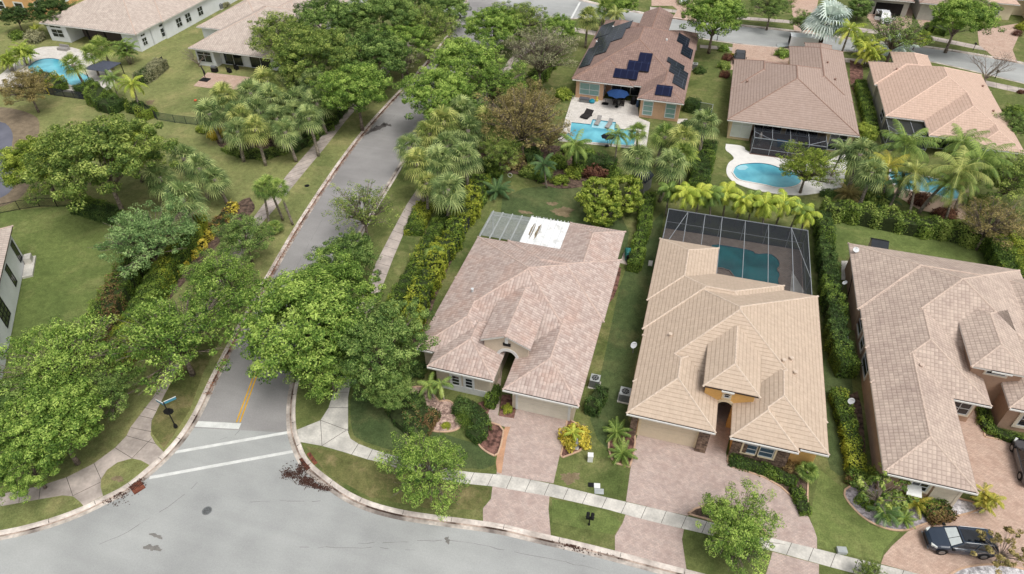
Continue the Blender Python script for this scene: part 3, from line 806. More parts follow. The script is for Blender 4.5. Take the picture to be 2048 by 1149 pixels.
rm1 = tilemat('pink_blend_roof_tiles', (202, 184, 174), (176, 156, 147), .30, .36, .42, .26, (196, 152, 130), .35, .35)
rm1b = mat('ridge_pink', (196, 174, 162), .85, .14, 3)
rm2 = tilemat('beige_roof_tiles', (198, 178, 158), (192, 172, 152), .33, .36, .07, .5, (186, 166, 148), .3, .3, rw=.14, joint_shade=(118, 92, 74))
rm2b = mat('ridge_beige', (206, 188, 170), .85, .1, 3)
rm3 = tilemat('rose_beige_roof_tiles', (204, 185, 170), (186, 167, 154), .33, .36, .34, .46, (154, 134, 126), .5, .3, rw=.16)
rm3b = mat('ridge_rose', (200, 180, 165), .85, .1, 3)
rm4 = tilemat('brown_roof_tiles', (156, 131, 121), (138, 114, 105), .33, .40, .35, .5, (158, 132, 118), .45, .5, rw=.16, joint_shade=(74, 56, 50))
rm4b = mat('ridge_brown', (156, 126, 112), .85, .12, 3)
rm5 = tilemat('taupe_roof_tiles', (172, 151, 139), (165, 144, 132), .33, .42, .05, .62, (178, 158, 148), .3, .3, rw=.15, joint_shade=(84, 64, 56))
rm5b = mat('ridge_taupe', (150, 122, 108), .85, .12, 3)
rm6 = tilemat('salmon_roof_tiles', (208, 180, 162), (200, 172, 154), .33, .42, .16, .5, (198, 172, 156), .3, .4, rw=.15, joint_shade=(136, 102, 86))
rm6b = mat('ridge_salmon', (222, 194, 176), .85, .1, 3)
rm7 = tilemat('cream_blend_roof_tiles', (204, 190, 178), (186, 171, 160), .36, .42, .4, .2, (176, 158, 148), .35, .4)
rm7b = mat('ridge_cream', (196, 174, 160), .85, .1, 3)
M_fdark = mat('dark_gutter', (70, 58, 54), .5, .1)
M_fwhite = mat('white_gutter', (214, 212, 206), .5, .05)

# ---- house 1: pink blend roof
h1c = mat('beige_stucco', (198, 184, 164), .9, .05, .8, .15, 40)
h1w = mat('white_stucco_trim', (208, 208, 206), .85, .05, .8)
h1 = thing('house', 'house with pale pink blend tiled roof and white covered patio beside the side street', 'house', (-12.8, 50, .1), 'houses with tiled roofs')
B1 = [Block(-20.6, -5.0, 41.5, 57.3), Block(-20.6, -13.2, 39.5, 50), Block(-18.8, -12.65, 37.7, 46), Block(-11.6, -4.95, 37.0, 48), Block(-17.2, -4.8, 47.7, 57.6), Block(-11.4, -5.15, 51, 62.8), Block(-14.75, -10.1, 40.45, 49.5, 5.0, 'gh')]
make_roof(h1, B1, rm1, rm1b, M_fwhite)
make_walls(h1, B1, h1c, [(.5, .5, 4.2, .5), (.5, 1.4, .5, .5), (.5, .5, .6, .5), (.6, .5, .8, .5), .5, .5, (.35, .35, 5.2, .5)])
archwall(h1, -14.45, -10.4, 40.75, .35, 5.08, -13.05, -11.5, 3.3, h1c, h1w, (-12.42, 5.95))
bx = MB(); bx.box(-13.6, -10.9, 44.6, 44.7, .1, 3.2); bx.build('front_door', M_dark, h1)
nt = MB(); nt.box(-12.7, -12.0, 40.67, 40.75, 4.72, 5.05); nt.build('gable_niche', M_dark, h1)
nt = MB(); nt.box(-12.5, -12.22, 40.62, 40.75, 5.1, 5.75); nt.build('keystone', h1w, h1)
vz = 38.3
for i, (a, c) in enumerate((((902, 751), (920, 780)), ((929, 757), (946, 786)))):
    p, q = WV(*a, vz - .1), WV(*c, vz - .1); wframe(h1, 'y', 38.3, p[0], q[0], max(.9, q[1]), min(3.0, p[1]), -1, 1, 3, surround=h1w, sw=.16, fw=.06)
bx = MB(); bx.box(-18.35, -12.95, 38.24, 38.3, .1, .9); bx.build('wall_base', h1w, h1)
garage(h1, 37.8, -10.55, -5.85, .12, 2.35, -1, mat('cream_garage_door', (214, 208, 192), .6, .04), h1w)
bx = MB()
for x in (-10.85, -5.62): bx.lathe((x, 37.7, 2.0), [(.03, 0), (.09, .05), (.1, .3), (.04, .38)], 8)
bx.build('wall_lamp', M_white, h1)
for px, py in ((945, 584),): roof_vent(h1, B1, px, py, M_alu)
# pergola and covered patio at the back
pg = thing('pergola', 'open white slatted pergola against the back of the pink roofed house', 'pergola', (-18.3, 60, .1))
m = MB(); P0, P1 = (-20.7, 57.9), (-16.0, 62.6)
for k in range(5): x = -20.6 + k * 1.15; m.box(x, x + .09, 57.7, 62.9, 2.95, 3.12)
m.build('rafters', M_alu, pg)
m = MB()
for k in range(36): y = 57.9 + k * .135; m.box(-20.7, -15.95, y, y + .045, 3.12, 3.16)
m.build('slats', M_lgrey, pg)
m = MB()
for x in (-20.5, -16.1): m.box(x - .06, x + .06, 62.3, 62.42, .1, 2.95)
m.box(-20.6, -16, 62.25, 62.4, 2.85, 2.949)
m.build('posts', M_alu, pg)
pc = thing('patio_cover', 'white flat panel patio cover, partly stained, behind the pink roofed house', 'patio cover', (-13.7, 60, .1))
m = MB(); 
m.box(-15.95, -11.35, 57.25, 62.75, 3.16, 3.24)
m.build('panel', mat('stained_white_panel', (196, 196, 192), .5, .06, .9, rgb2=(236, 236, 234), fine=3, lo=.3, hi=.5), pc)
m = MB()
for k in range(7): x = -15.95 + k * .767; m.box(x - .03, x + .05, 57.2, 62.9, 3.24, 3.29)
for k in range(12): x = -15.9 + k * .415; m.box(x, x + .07, 62.75, 63.15, 3.08, 3.16)
m.build('rafters', M_alu, pc)
m = MB()
for x in (-15.7, -11.6): m.box(x - .08, x + .08, 62.2, 62.36, .1, 3.16)
m.build('posts', M_alu, pc)
m = MB()
for s_, x in ((3, -15.2), (5, -14.55)):
    r = random.Random(s_); m.prism([(x + .24 * math.cos(t) * r.uniform(.6, 1.2), 60.2 + 1.7 * math.sin(t) * r.uniform(.6, 1.1)) for t in [k * .35 for k in range(18)]], 3.243, 3.243)
m.build('leaf_stain', mat('brown_leaf_stain', (128, 116, 96), .9, .3, 3), pc)

# ---- house 2: beige roof, yellow walls
h2c = mat('yellow_stucco', (222, 176, 108), .9, .05, .8, .15, 40)
h2t = mat('cream_trim', (222, 204, 170), .85, .05, .8)
M_stone = brickmat('stone_veneer', (128, 106, 90), (84, 68, 60), (52, 42, 38), .42, .16, .02, .37, tint=(168, 144, 124), tamt=.7, tscale=3.5, bump=1, dist_=.08)
h2 = thing('house', 'yellow house with smooth beige roof, stone trim and screened pool', 'house', (7, 50, .1), 'houses with tiled roofs')
B2 = [Block(-1, 14.9, 41, 57.3), Block(-1, 6.2, 37.4, 47), Block(7.4, 14.85, 37.7, 48), Block(7.35, 12.6, 37.3, 43), Block(-1.15, 11.7, 47.8, 58.06), Block(-1.3, 5.0, 52, 62.6), Block(4.65, 9.2, 40.4, 49.6, 5.1, 'hh')]
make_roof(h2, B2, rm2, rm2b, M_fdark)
make_walls(h2, B2, h2c, [(.5, .5, 4.2, .5), (.5, .5, .6, .5), (.6, .5, .9, .5), (.5, .5, .7, .5), .5, .5, (.4, .4, 5.2, .5)])
archwall(h2, 4.95, 8.9, 40.9, .35, 5.18, 6.2, 7.42, 2.75, h2c, h2t)
bx = MB(); bx.box(5.5, 8.4, 44.8, 44.9, .1, 3.2); bx.build('front_door', M_dark, h2)
wframe(h2, 'y', 40.9, 6.5, 7.0, 3.85, 4.25, -1, 1, 1, surround=h2t, sw=.14, arch=True, mg=M_dark, name='wall_niche')
garage(h2, 38.0, -.35 + .55, 5.0, .12, 2.35, -1, mat('tan_garage_door', (214, 198, 172), .6, .03), h2t)
for q in ((-.56, .02, 37.75, 38.05, .1, 3.1), (5.05, 5.9, 37.6, 38.1, .1, 3.1)): sb = MB(); sb.box(*q); sb.build('stone_pillar', M_stone, h2)
sb = MB(); sb.box(7.78, 9.0, 37.9, 38.1, .1, 2.1); sb.box(11.1, 12.25, 37.9, 38.1, .1, 2.1); sb.box(9.0, 11.1, 37.9, 38.1, .1, .9)
sb.build('stone_veneer', M_stone, h2)
for a, c in (((1490, 885), (1511, 911)), ((1521, 892), (1545, 917))):
    p, q = WV(*a, 37.9), WV(*c, 37.9); wframe(h2, 'y', 37.98, p[0], q[0], 1.0, 2.2, -1, 1, 2, surround=h2t, sw=.14, arch=True, mg=mat('blue_glass', (70, 88, 104), .08, .15, .8, spec=.7))
nb = bpy.data.curves.new('house_number', 'FONT'); nb.body = '9747'; nb.size = .3; nb.extrude = .01
nb.materials.append(M_black)
no_ = bpy.data.objects.new('n', nb); COL.objects.link(no_); nme = bpy.data.meshes.new_from_object(no_); bpy.data.objects.remove(no_); no = bpy.data.objects.new('house_number', nme); COL.objects.link(no); no.parent = h2
no.location = (2.2 - 7, 37.94 - 50, 2.62 - .1); no.rotation_euler = (math.pi / 2, 0, 0); no['world'] = (0, 0, 0)
for px, py in ((1340, 672), (1590, 748), (1567, 724), (1582, 720)): roof_vent(h2, B2, px, py, rm2b, .14, .25)
# pool cage
cg = thing('pool_cage', 'dark mesh screen cage with white frame over the teal pool', 'pool cage', (6.8, 63.5, .1))
M_scr = bpy.data.materials.new('screen_mesh'); M_scr.use_nodes = True
t = M_scr.node_tree; pb = t.nodes['Principled BSDF']; pb.inputs['Base Color'].default_value = (.03, .035, .045, 1); pb.inputs['Roughness'].default_value = .9
tb = t.nodes.new('ShaderNodeBsdfTransparent'); ms = t.nodes.new('ShaderNodeMixShader'); ms.inputs[0].default_value = .5
t.links.new(tb.outputs[0], ms.inputs[1]); t.links.new(pb.outputs[0], ms.inputs[2]); t.links.new(ms.outputs[0], t.nodes['Material Output'].inputs[0]); ms.inputs[0].default_value = .84
M_scr2 = M_scr.copy(); M_scr2.name = 'roof_screen_mesh'; [n for n in M_scr2.node_tree.nodes if n.type == 'MIX_SHADER'][0].inputs[0].default_value = .36
M_cagef = mat('cage_frame', (150, 154, 158), .4, .05, 3)
def cage(root, x0, x1, y0, y1, zl, xs, ys, zt=None, slope=.0, r=.03, mframe=None, low=1.15):
    f = MB(); s = MB(); mframe = mframe or M_cagef
    zt = zt or zl
    # uprights + roof beams: back wall y1, side walls x0, x1
    for x in xs:
        f.box(x - r, x + r, y1 - r, y1 + r, .15, zl); f.box(x - r * .9, x + r * .9, y0, y1 - r, zl - .04 if zt == zl else zl - .04, zl + .06)
    for y in ys:
        f.box(x1 - r, x1 + r, y - r, y + r, .15, zl); f.box(x0 - r, x0 + r, y - r, y + r, .15, zl)
    f.box(x0 - r, x1 + r, y1 - r * .8, y1 + r * .8, zl - .04, zl + .062); f.box(x0 - r * .8, x0 + r * .8, y0, y1, zl - .04, zl + .064); f.box(x1 - r * .8, x1 + r * .8, y0, y1, zl - .04, zl + .064)
    f.box(x0, x1, y1 - .03, y1 + .03, low, low + .07); f.box(x1 - .03, x1 + .03, y0, y1, low, low + .07); f.box(x0 - .03, x0 + .03, y0, y1, low, low + .07)
    def brace(p, q): f.tube([p, q], .035, 4)
    xs_ = sorted(xs)
    brace((x0, ys[0], zl), (xs_[1], y1, zl)); brace((x1, ys[0], zl), (xs_[-2], y1, zl))
    f.build('frame', mframe, root)
    s.face([(x0, y0, zl), (x1, y0, zl), (x1, y1, zl), (x0, y1, zl)]); s.build('roof_screen', M_scr2, root); s = MB()
    s.face([(x0, y1, .2), (x1, y1, .2), (x1, y1, zl), (x0, y1, zl)]); s.face([(x0, y0, .2), (x0, y1, .2), (x0, y1, zl), (x0, y0, zl)]); s.face([(x1, y0, .2), (x1, y1, .2), (x1, y1, zl), (x1, y0, zl)])
    s.build('screen', M_scr, root)
xs = [WV(px, py, 69.2)[0] for px, py in ((1338, 417), (1376, 425), (1410, 432), (1444, 437), (1490, 445), (1536, 453), (1582, 460), (1615, 463))]
cage(cg, xs[0], xs[-1], 57.6, 69.2, 2.95, xs, [60.5, 64.8])
sheet('pool_deck', None, M_deckb, .16, world=[(-1.2, 56), (14.6, 56), (14.6, 69.4), (-1.2, 69.4)], lo=.1)
def pool(label, px, water, root_z=.2, cop=.3, mcop=None, wz=.17, loc=None, sm=2):
    pts = GP(px, wz); pts = smooth(pts + [pts[0]], sm)[:-1]
    c = (sum(p[0] for p in pts) / len(pts), sum(p[1] for p in pts) / len(pts))
    r = thing('swimming_pool', label, 'pool', (c[0], c[1], .1))
    def area(q): return sum(q[i][0] * q[(i + 1) % len(q)][1] - q[(i + 1) % len(q)][0] * q[i][1] for i in range(len(q)))
    if area(pts) < 0: pts.reverse()
    out = offs(pts + pts[:2], -cop)[1:len(pts) + 1]
    inn = pts[1:] + pts[:1]
    b = MB()
    n = len(inn)
    for i in range(n):
        j = (i + 1) % n
        b.face([(*inn[i], wz + .10), (*inn[j], wz + .10), (*out[j], wz + .10), (*out[i], wz + .10)])
        b.face([(*out[i], .1), (*out[j], .1), (*out[j], wz + .10), (*out[i], wz + .10)])
        b.face([(*inn[i], wz - .04), (*inn[j], wz - .04), (*inn[j], wz + .10), (*inn[i], wz + .10)], 1)
    b.build('coping', [mcop or M_deckb, M_tile], r)
    w = MB(); w.prism(pts, wz, wz); w.build('water', water, r)
    return r
sheet('pale_patch', [(1584, 542), (1612, 588), (1580, 588)], M_conc, .165, lo=.1)  # pale triangle laid on the pool deck
pool('teal pool with scalloped edge under the mesh cage', [(1420, 500), (1425, 489), (1470, 496), (1505, 503), (1512, 510), (1540, 508), (1556, 520), (1560, 532), (1552, 540), (1560, 550), (1555, 562), (1560, 575), (1540, 590), (1480, 590), (1467, 545), (1440, 535), (1400, 535)], M_waterd, sm=1, cop=.12)

# ---- house 3: rose beige roof at right
h3c = mat('tan_stucco', (172, 142, 120), .9, .06, .8, .15, 40)
h3t = mat('cream_window_trim', (220, 208, 188), .85, .05)
h3 = thing('house', 'tan house with checked rose beige roof and circular driveway at the right edge', 'house', (27, 52, .1), 'houses with tiled roofs')
B3 = [Block(18.75, 35.1, 51, 67.3), Block(18.75, 25.3, 37.2, 55), Block(18.76, 28.2, 46.65, 60), Block(18.5, 35.15, 56.4, 67.45), Block(26.5, 31.2, 49.2, 58, 4.9), Block(29.6, 36.2, 46.9, 60), Block(31, 38, 52, 66)]
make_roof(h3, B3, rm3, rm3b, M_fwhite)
make_walls(h3, B3, h3c, [.5, (.5, .5, .7, .5), (.5, .6, .7, .5), .5, (.4, .4, .6, .5), (.4, .5, .6, .5), .5])
for a, c in (((1698, 592), (1711, 638)), ((1705, 656), (1716, 682)), ((1713, 694), (1720, 708)), ((1715, 733), (1727, 768))):
    p, q = WU(*a, 19.2), WU(*c, 19.2); wframe(h3, 'x', 19.25, max(p[0], q[0]) - .3, min(p[0], q[0]) + .3 if abs(p[0] - q[0]) > 1.6 else min(p[0], q[0]), 1.0, 2.5, -1, 1, 2, surround=h3t, sw=.13)
p, q = WV(1827, 958, 37.9), WV(1857, 975, 37.9)
wframe(h3, 'y', 37.9, p[0], q[0], 1.25, 2.35, -1, 2, 2, surround=h3t, sw=.16, arch=True)
garage(h3, 37.88, 23.0, 24.7, .12, 2.2, -1, h3t, h3t)
wframe(h3, 'y', 47.35, 25.6, 27.3, 1.0, 2.5, -1, 2, 2, surround=h3t, sw=.15)
wframe(h3, 'y', 47.5, 31.2, 34.2, .9, 2.6, -1, 2, 2, surround=h3t, sw=.25)
wframe(h3, 'y', 49.8, 28.0, 29.6, 4.05, 4.6, -1, 1, 1, surround=h3t, sw=.12, mg=M_dark)
ab = MB(); ab.face([(21.1, 37.85, 1.75), (22.1, 37.85, 1.75), (22.15, 37.15, 1.35), (21.05, 37.15, 1.35)]); ab.face([(21.1, 37.85, 1.72), (22.1, 37.85, 1.72), (22.15, 37.15, 1.32), (21.05, 37.15, 1.32)]); ab.build('awning', M_white, h3)
for px, py in ((1842, 733),): roof_vent(h3, B3, px, py, rm3b, .15, .2)
sheet('patio_slab', [(1683, 522), (1697, 522), (1690, 560), (1683, 560)], M_conc, .15, lo=.1)

# ---- house 4: brown roof with solar panels
h4c = mat('peach_stucco', (204, 166, 136), .9, .05, .8, .15, 40)
h4 = thing('house', 'peach house with brown tiled roof carrying dark solar panels', 'house', (-11, 110, .1), 'houses with tiled roofs')
B4 = [Block(-19.7, -2.0, 101.2, 124.5), Block(-19.5, -10, 100.8, 110), Block(-8.8, -1.95, 96.85, 110), Block(-19.2, -12.4, 112, 128), Block(-12.6, -7.2, 112, 130.5, 4.5, 'hg'), Block(-7.6, -2.2, 114, 126)]
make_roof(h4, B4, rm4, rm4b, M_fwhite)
make_walls(h4, B4, h4c, [(.5, .5, 3.2, .5), (.5, 4.6, .5, .5), (.5, .5, .55, .5), .5, .5, .5])
B4w = M_white
p, q = WV(1160, 165, 101.3), WV(1198, 193, 101.3); wframe(h4, 'y', 101.3, p[0], q[0], .8, 2.75, -1, 2, 2, mg=M_blind, split=[.45])
p, q = WV(1206, 168, 102.5), WV(1215, 193, 102.5)
wframe(h4, 'x', -14.6, 101.6, 103.2, .8, 2.7, 1, 1, 2)
wframe(h4, 'y', 104.4, -13.8, -9.2, .15, 2.7, -1, 3, 1, fw=.1, mf=M_alu, name='sliding_door')
for a, c in (((1287, 203), (1303, 237)), ((1332, 209), (1348, 243))):
    p, q = WV(*a, 97.4), WV(*c, 97.4); wframe(h4, 'y', 97.4, p[0], q[0], .55, 2.85, -1, 1, 3, mg=M_blind, fw=.11, split=[.3, .66])
def onroof(px, py, blocks, dz=.2):
    d = ray(px, py)
    for i in range(60000):
        t = 60 + i * .02; x, y, z = d[0] * t, d[1] * t, CAMH + d[2] * t
        hh = max(q.h(x, y) for q in blocks)
        if hh > 0 and z <= hh + dz: return (x, y, hh + dz)
    return (x, y, z)
M_sol = brickmat('solar_cells', (26, 31, 44), (32, 38, 52), (84, 90, 100), 1.02, 1.68, .03, 0, rough=.25, tint=(36, 42, 56), tamt=.3, bump=.05)
M_solb = brickmat('blue_solar_cells', (14, 20, 48), (18, 26, 58), (50, 60, 90), 1.02, 1.68, .03, 0, rough=.25, tint=(18, 24, 52), tamt=.3, bump=.05)
# rectangular arrays in steps; each given on a roof plane: (axis, x0,x1,y0,y1) on the slope of the main block
def solar(label, rects, plane, m, group='solar arrays on the brown roof'):
    cx = sum((r[0] + r[1]) / 2 for r in rects) / len(rects); cy = sum((r[2] + r[3]) / 2 for r in rects) / len(rects)
    ax, e0, sg, z0 = plane
    def zz(x, y): return z0 + PITCH * ((x if ax == 'x' else y) - e0) * sg + .12
    r_ = thing('solar_panel', label, 'solar panel', (cx, cy, zz(cx, cy)), group)
    b = MB(); fr = MB()
    for x0, x1, y0, y1 in rects:
        P = [(x0, y0), (x1, y0), (x1, y1), (x0, y1)]
        top = [(p[0], p[1], zz(*p) + .16) for p in P]; bot = [(p[0], p[1], zz(*p) + .06) for p in P]
        k = 1.09
        uv = [((p[1] - y0) / 1, (p[0] - x0) * k) for p in P] if ax == 'x' else [((p[0] - x0), (p[1] - y0) * k) for p in P]
        b.face(top, 0, uv)
        for i in range(4):
            j = (i + 1) % 4; fr.face([bot[i], bot[j], top[j], top[i]])
    b.build('cells', m, r_); fr.build('panel_frame', M_black, r_)
# west slope of the main block: plane x from -19.7
PW = ('x', -19.7, 1, 3.2); PE = ('x', -2.0, -1, 3.2); PS = ('y', 100.8, 1, 3.2); PR = ('y', 96.85, 1, 3.2)
solar('long grey stepped solar array on the left slope of the brown roof', [(-19.4, -17.6, 104.6, 108.5), (-19.4, -15.8, 108.52, 113), (-18.6, -14.0, 113.02, 117.5), (-17.0, -13.4, 117.52, 121)], PW, M_sol)
solar('upper separate solar array nearest the far left eave of the brown roof', [(-19.3, -16.9, 114.6 + 3, 124)], ('x', -19.7, 1, 3.24), M_sol)
solar('blue solar panels stepping down the middle of the brown roof above the patio', [(-13.4, -9.7, 101.9, 103.6), (-11.6, -8.2, 103.62, 105.4), (-10.2, -8.2, 105.42, 107.1)], ('y', 100.8, 1, 3.2), M_solb)
solar('small blue solar pair on the right wing above the tall windows', [(-6.4, -4.0, 97.7, 99.5)], PR, M_solb)
solar('grey solar array near the lower right eave of the brown roof', [(-4.3, -2.3, 101.2, 104.4), (-5.2, -2.3, 104.42, 107.4), (-5.9, -3.1, 107.42, 109.2)], ('x', -1.97, -1, 3.2), M_sol)
solar('grey solar array near the upper right eave of the brown roof', [(-4.2, -2.4, 113.2, 117.2), (-5.3, -3.3, 117.22, 121)], PE, M_sol)
for px, py in ((1193, 86), (1226, 56), (1333, 82)): roof_vent(h4, B4, px, py, M_white, .13, .25)

# ---- house 5: taupe roof
h5c = mat('sand_stucco', (206, 184, 148), .9, .05, .8, .15, 40)
h5 = thing('house', 'sand house with plain taupe roof and small screened patio facing the kidney pool', 'house', (13, 108, .1), 'houses with tiled roofs')
B5 = [Block(4.4, 21.9, 93.6, 115.8, p=.40), Block(4.4, 13.2, 104, 116.0), Block(13.2, 21.9, 104, 124.3), Block(15.8, 20.2, 112, 126.6, 3.25)]
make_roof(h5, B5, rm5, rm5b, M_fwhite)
make_walls(h5, B5, h5c, [(.5, .5, 4.2, .5), .5, .5, .5])
for q in ((4.9, 8.0, 94.3, 97.9, .1, 3.1), (17.9, 21.4, 94.3, 97.9, .1, 3.1)): bx = MB(); bx.box(*q); bx.build('wall', h5c, h5)
p, q = WV(1464, 252, 94.2), WV(1496, 286, 94.2); wframe(h5, 'y', 94.3, p[0], q[0], .5, 2.9, -1, 2, 2, mg=mat('pale_blind', (196, 200, 190), .5, .04), split=[.75])
p, q = WV(1660, 274, 94.2), WV(1688, 300, 94.2); wframe(h5, 'y', 94.3, p[0], q[0], .4, 2.9, -1, 2, 2, split=[.7])
wframe(h5, 'y', 97.8, 8.5, 12.4, .15, 2.7, -1, 3, 1, name='sliding_door'); wframe(h5, 'y', 97.8, 13.0, 17.4, .15, 2.7, -1, 3, 1, name='sliding_door')
for px, py in ((1494, 165), (1655, 127), (1670, 161)): roof_vent(h5, B5, px, py, rm5b, .14, .25)
cg5 = thing('pool_cage', 'low screened patio enclosure under the taupe roof beside the kidney pool', 'pool cage', (12.8, 92, .1))
cage(cg5, 8.3, 17.8, 94.2, 90.6, 2.6, [8.3, 10.7, 13.1, 15.5, 17.8], [92.4], low=1.0)
sheet('patio', None, mat('brown_patio_pavers', (112, 88, 78), .8, .12, 2), .2, world=[(8.2, 90.4), (17.9, 90.4), (17.9, 97.6), (8.2, 97.6)], lo=.1)

# ---- house 6: salmon roof
h6c = mat('grey_green_stucco', (170, 168, 150), .9, .05, .8, .15, 40)
h6 = thing('house', 'grey green house with salmon tiled roof and angled screen porch', 'house', (34, 108, .1), 'houses with tiled roofs')
B6 = [Block(26.0, 42.2, 101.0, 120.5), Block(25.6, 36.5, 112, 121.0), Block(31.0, 42.2, 96.5, 114), Block(36.2, 42.25, 94.6, 104), Block(29.5, 35.3, 113, 126.5)]
make_roof(h6, B6, rm6, rm6b, M_fwhite)
make_walls(h6, B6, h6c, [.5, .5, (.5, .5, 3, .5), (.5, .5, .5, .5), .5])
p, q = WU(1747, 215, 26.4), WU(1758, 182, 26.4); wframe(h6, 'x', 26.5, 103.5, 106, 1.0, 2.4, -1, 2, 2)
wframe(h6, 'y', 99.5, 31.6, 36.2, .15, 2.7, -1, 3, 1, name='sliding_door')
cg6 = thing('pool_cage', 'dark angled screen porch under the salmon roof', 'pool cage', (28.5, 98.5, .1))
cage(cg6, 26.2, 31.4, 101.3, 96.8, 2.85, [26.2, 27.8, 29.4, 31.4], [99], low=1.0)
for px, py in ((1793, 140), (1965, 174), (1986, 224)): roof_vent(h6, B6, px, py, rm4b, .14, .2)

# ---- house 7: white house top left
h7c = mat('white_stucco', (222, 224, 226), .85, .04, .8, .15, 40)
h7 = thing('house', 'white house with cream tiled roof and lanai facing the curved pool', 'house', (-108, 108, .1), 'houses with tiled roofs')
B7 = [Block(-118.5, -97.6, 97.2, 121, 3.4), Block(-112, -97.2, 104, 136, 3.4), Block(-117, -104, 106, 140, 3.4)]
make_roof(h7, B7, rm7, rm7b, M_fwhite, scal=False)
make_walls(h7, B7, h7c, [(.5, .5, 4.0, .5), (.5, .55, .5, .5), .5])
for q in ((-118, -113.6, 97.8, 101.3, .1, 3.3), (-101.5, -98.1, 97.8, 101.3, .1, 3.3)): bx = MB(); bx.box(*q); bx.build('wall', h7c, h7)
wframe(h7, 'y', 97.8, -117.2, -114.6, .9, 2.4, -1, 2, 2); wframe(h7, 'y', 97.8, -117.2, -114.6, 2.6, 3.05, -1, 2, 1)
b_ = MB(); b_.box(-113.5, -101.6, 101.0, 101.15, .15, 3.3); b_.build('lanai_shade_panel', mat('lanai_shade', (98, 88, 84), .9, .08), h7)  # dark panel stands in for the shade inside the lanai
b_ = MB()
for x in (-109.2, -105.3): b_.box(x - .12, x + .12, 97.9, 98.1, .1, 3.25)
b_.build('lanai_post', M_dark, h7)
for y0, y1, z0, z1 in ((98.6, 99.8, .8, 2.2), (98.6, 99.8, 2.4, 2.9), (103.6, 105.6, .6, 2.2), (103.6, 105.6, 2.4, 2.95)):
    wframe(h7, 'x', -98.1, y0, y1, z0, z1, 1, 2 if z1 < 2.3 else 2, 2 if z1 < 2.3 else 1)
for a, c in (((352, 37), (365, 61)), ((372, 25), (378, 42)), ((394, 9), (405, 34))):
    p, q = WU(*a, -97.8), WU(*c, -97.8); wframe(h7, 'x', -97.75, (p[0] + q[0]) / 2 - .8, (p[0] + q[0]) / 2 + .8, .9, 2.6, 1, 2, 2)
# ---- house 8
h8 = thing('house', 'white house with cream tiled roof and dark patio doors behind the palm grove', 'house', (-78, 108, .1), 'houses with tiled roofs')
B8 = [Block(-85.2, -68, 95, 116, 3.2), Block(-90, -76, 104, 132, 3.2), Block(-82, -70, 108, 134, 3.2)]
make_roof(h8, B8, rm7, rm7b, M_fwhite)
make_walls(h8, B8, h7c, [(.5, .5, 2.2, .5), .5, .5])
bx = MB(); bx.box(-84.6, -81, 95.6, 97.3, .1, 3.1); bx.build('wall', h7c, h8)
wframe(h8, 'y', 95.55, -84.3, -81.5, .8, 2.7, -1, 2, 2, split=[.7])
wframe(h8, 'y', 97.15, -80.3, -76.6, .15, 2.7, -1, 2, 1, name='sliding_door'); wframe(h8, 'y', 97.15, -75.2, -71, .15, 2.7, -1, 2, 1, name='sliding_door')
# ---- house 9 (turned), at the left edge
ang = math.atan2(-.776, .6308)
h9 = thing('house', 'white walled house with pale roof cut off by the left edge', 'house', (-69.63, 43.4, .1), 'houses with tiled roofs', rz=ang, local=True)
B9 = [Block(0, 24, -13, 0, 4.3), Block(13, 22, -12, 1.2, 3.11)]
make_roof(h9, B9[:1], rm7, rm7b, M_fdark)
make_walls(h9, B9[:1], h7c, .45)
for x, w_ in ((1.0, 1.1), (5.5, 1.1), (11.0, 2.4)): wframe(h9, 'y', -.45, x, x + w_, .9, 3.3, 1, 2 if w_ < 2 else 3, 1 if w_ < 2 else 4, mf=M_black)
bx = MB(); bx.box(.2, 4, -.4, .6, .0, .25); bx.box(.5, 1.6, -.3, .4, .25, .9); bx.build('step', M_conc, h9)
# ---- houses beyond
h0c = mat('orange_stucco', (226, 178, 122), .9, .05)
h0 = thing('house', 'orange stucco house wall with two white framed windows in the top left corner', 'house', (-136, 112, .1), 'far houses cut off by the top edge')
cA0, cB0 = G(0, 60), G(62, 32)
B0 = [Block(-160, -129.5, 106, 130, 6.0)]
make_roof(h0, B0, rm7, rm7b, M_fwhite); make_walls(h0, B0, h0c, .5)
wframe(h0, 'x', -130.0, 107.3, 109, 1.0, 2.8, 1, 1, 2, surround=M_white, sw=.2); wframe(h0, 'x', -130.0, 113.5, 115.2, 1.0, 2.8, 1, 1, 2, surround=M_white, sw=.2)
wframe(h0, 'y', 106.5, -139, -137, 1.0, 2.8, -1, 1, 2, surround=M_white, sw=.2); wframe(h0, 'y', 106.5, -134.2, -132.2, 1.0, 2.8, -1, 1, 2, surround=M_white, sw=.2)
gA = G(1737, 28); gB = G(1808, 35); gC = G(1865, 25)
hA = thing('house', 'grey house with dark open garage behind the white pickup', 'house', (gB[0], gA[1] + 8, .1), 'far houses cut off by the top edge')
hgc = mat('grey_stucco', (168, 166, 156), .9, .05)
BA = [Block(gA[0] - .6, gB[0] + .8, gA[1] - .6, gA[1] + 16), Block(gB[0] + 1.5, gC[0] + 1.6, gA[1] - 1.5, gA[1] + 16, 3.4), Block(gA[0], gC[0] + .8, gA[1] + 6, gA[1] + 22)]
make_roof(hA, BA, rm5, rm5b, M_lgrey); make_walls(hA, BA, hgc, .6)
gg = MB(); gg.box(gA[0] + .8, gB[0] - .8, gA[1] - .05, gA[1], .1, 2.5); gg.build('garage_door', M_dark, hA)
gD = G(1985, 38)
hB = thing('house', 'cream house with white framed window in the top right corner', 'house', (gD[0] + 6, gD[1] + 8, .1), 'far houses cut off by the top edge')
hbc = mat('cream_stucco', (220, 206, 178), .9, .05)
BB = [Block(gD[0] - 2.2, gD[0] + 3.4, gD[1] - .6, gD[1] + 16), Block(gD[0] + 5.5, gD[0] + 14, gD[1] - 3.2, gD[1] + 16), Block(gD[0] - 2, gD[0] + 12, gD[1] + 3, gD[1] + 22)]
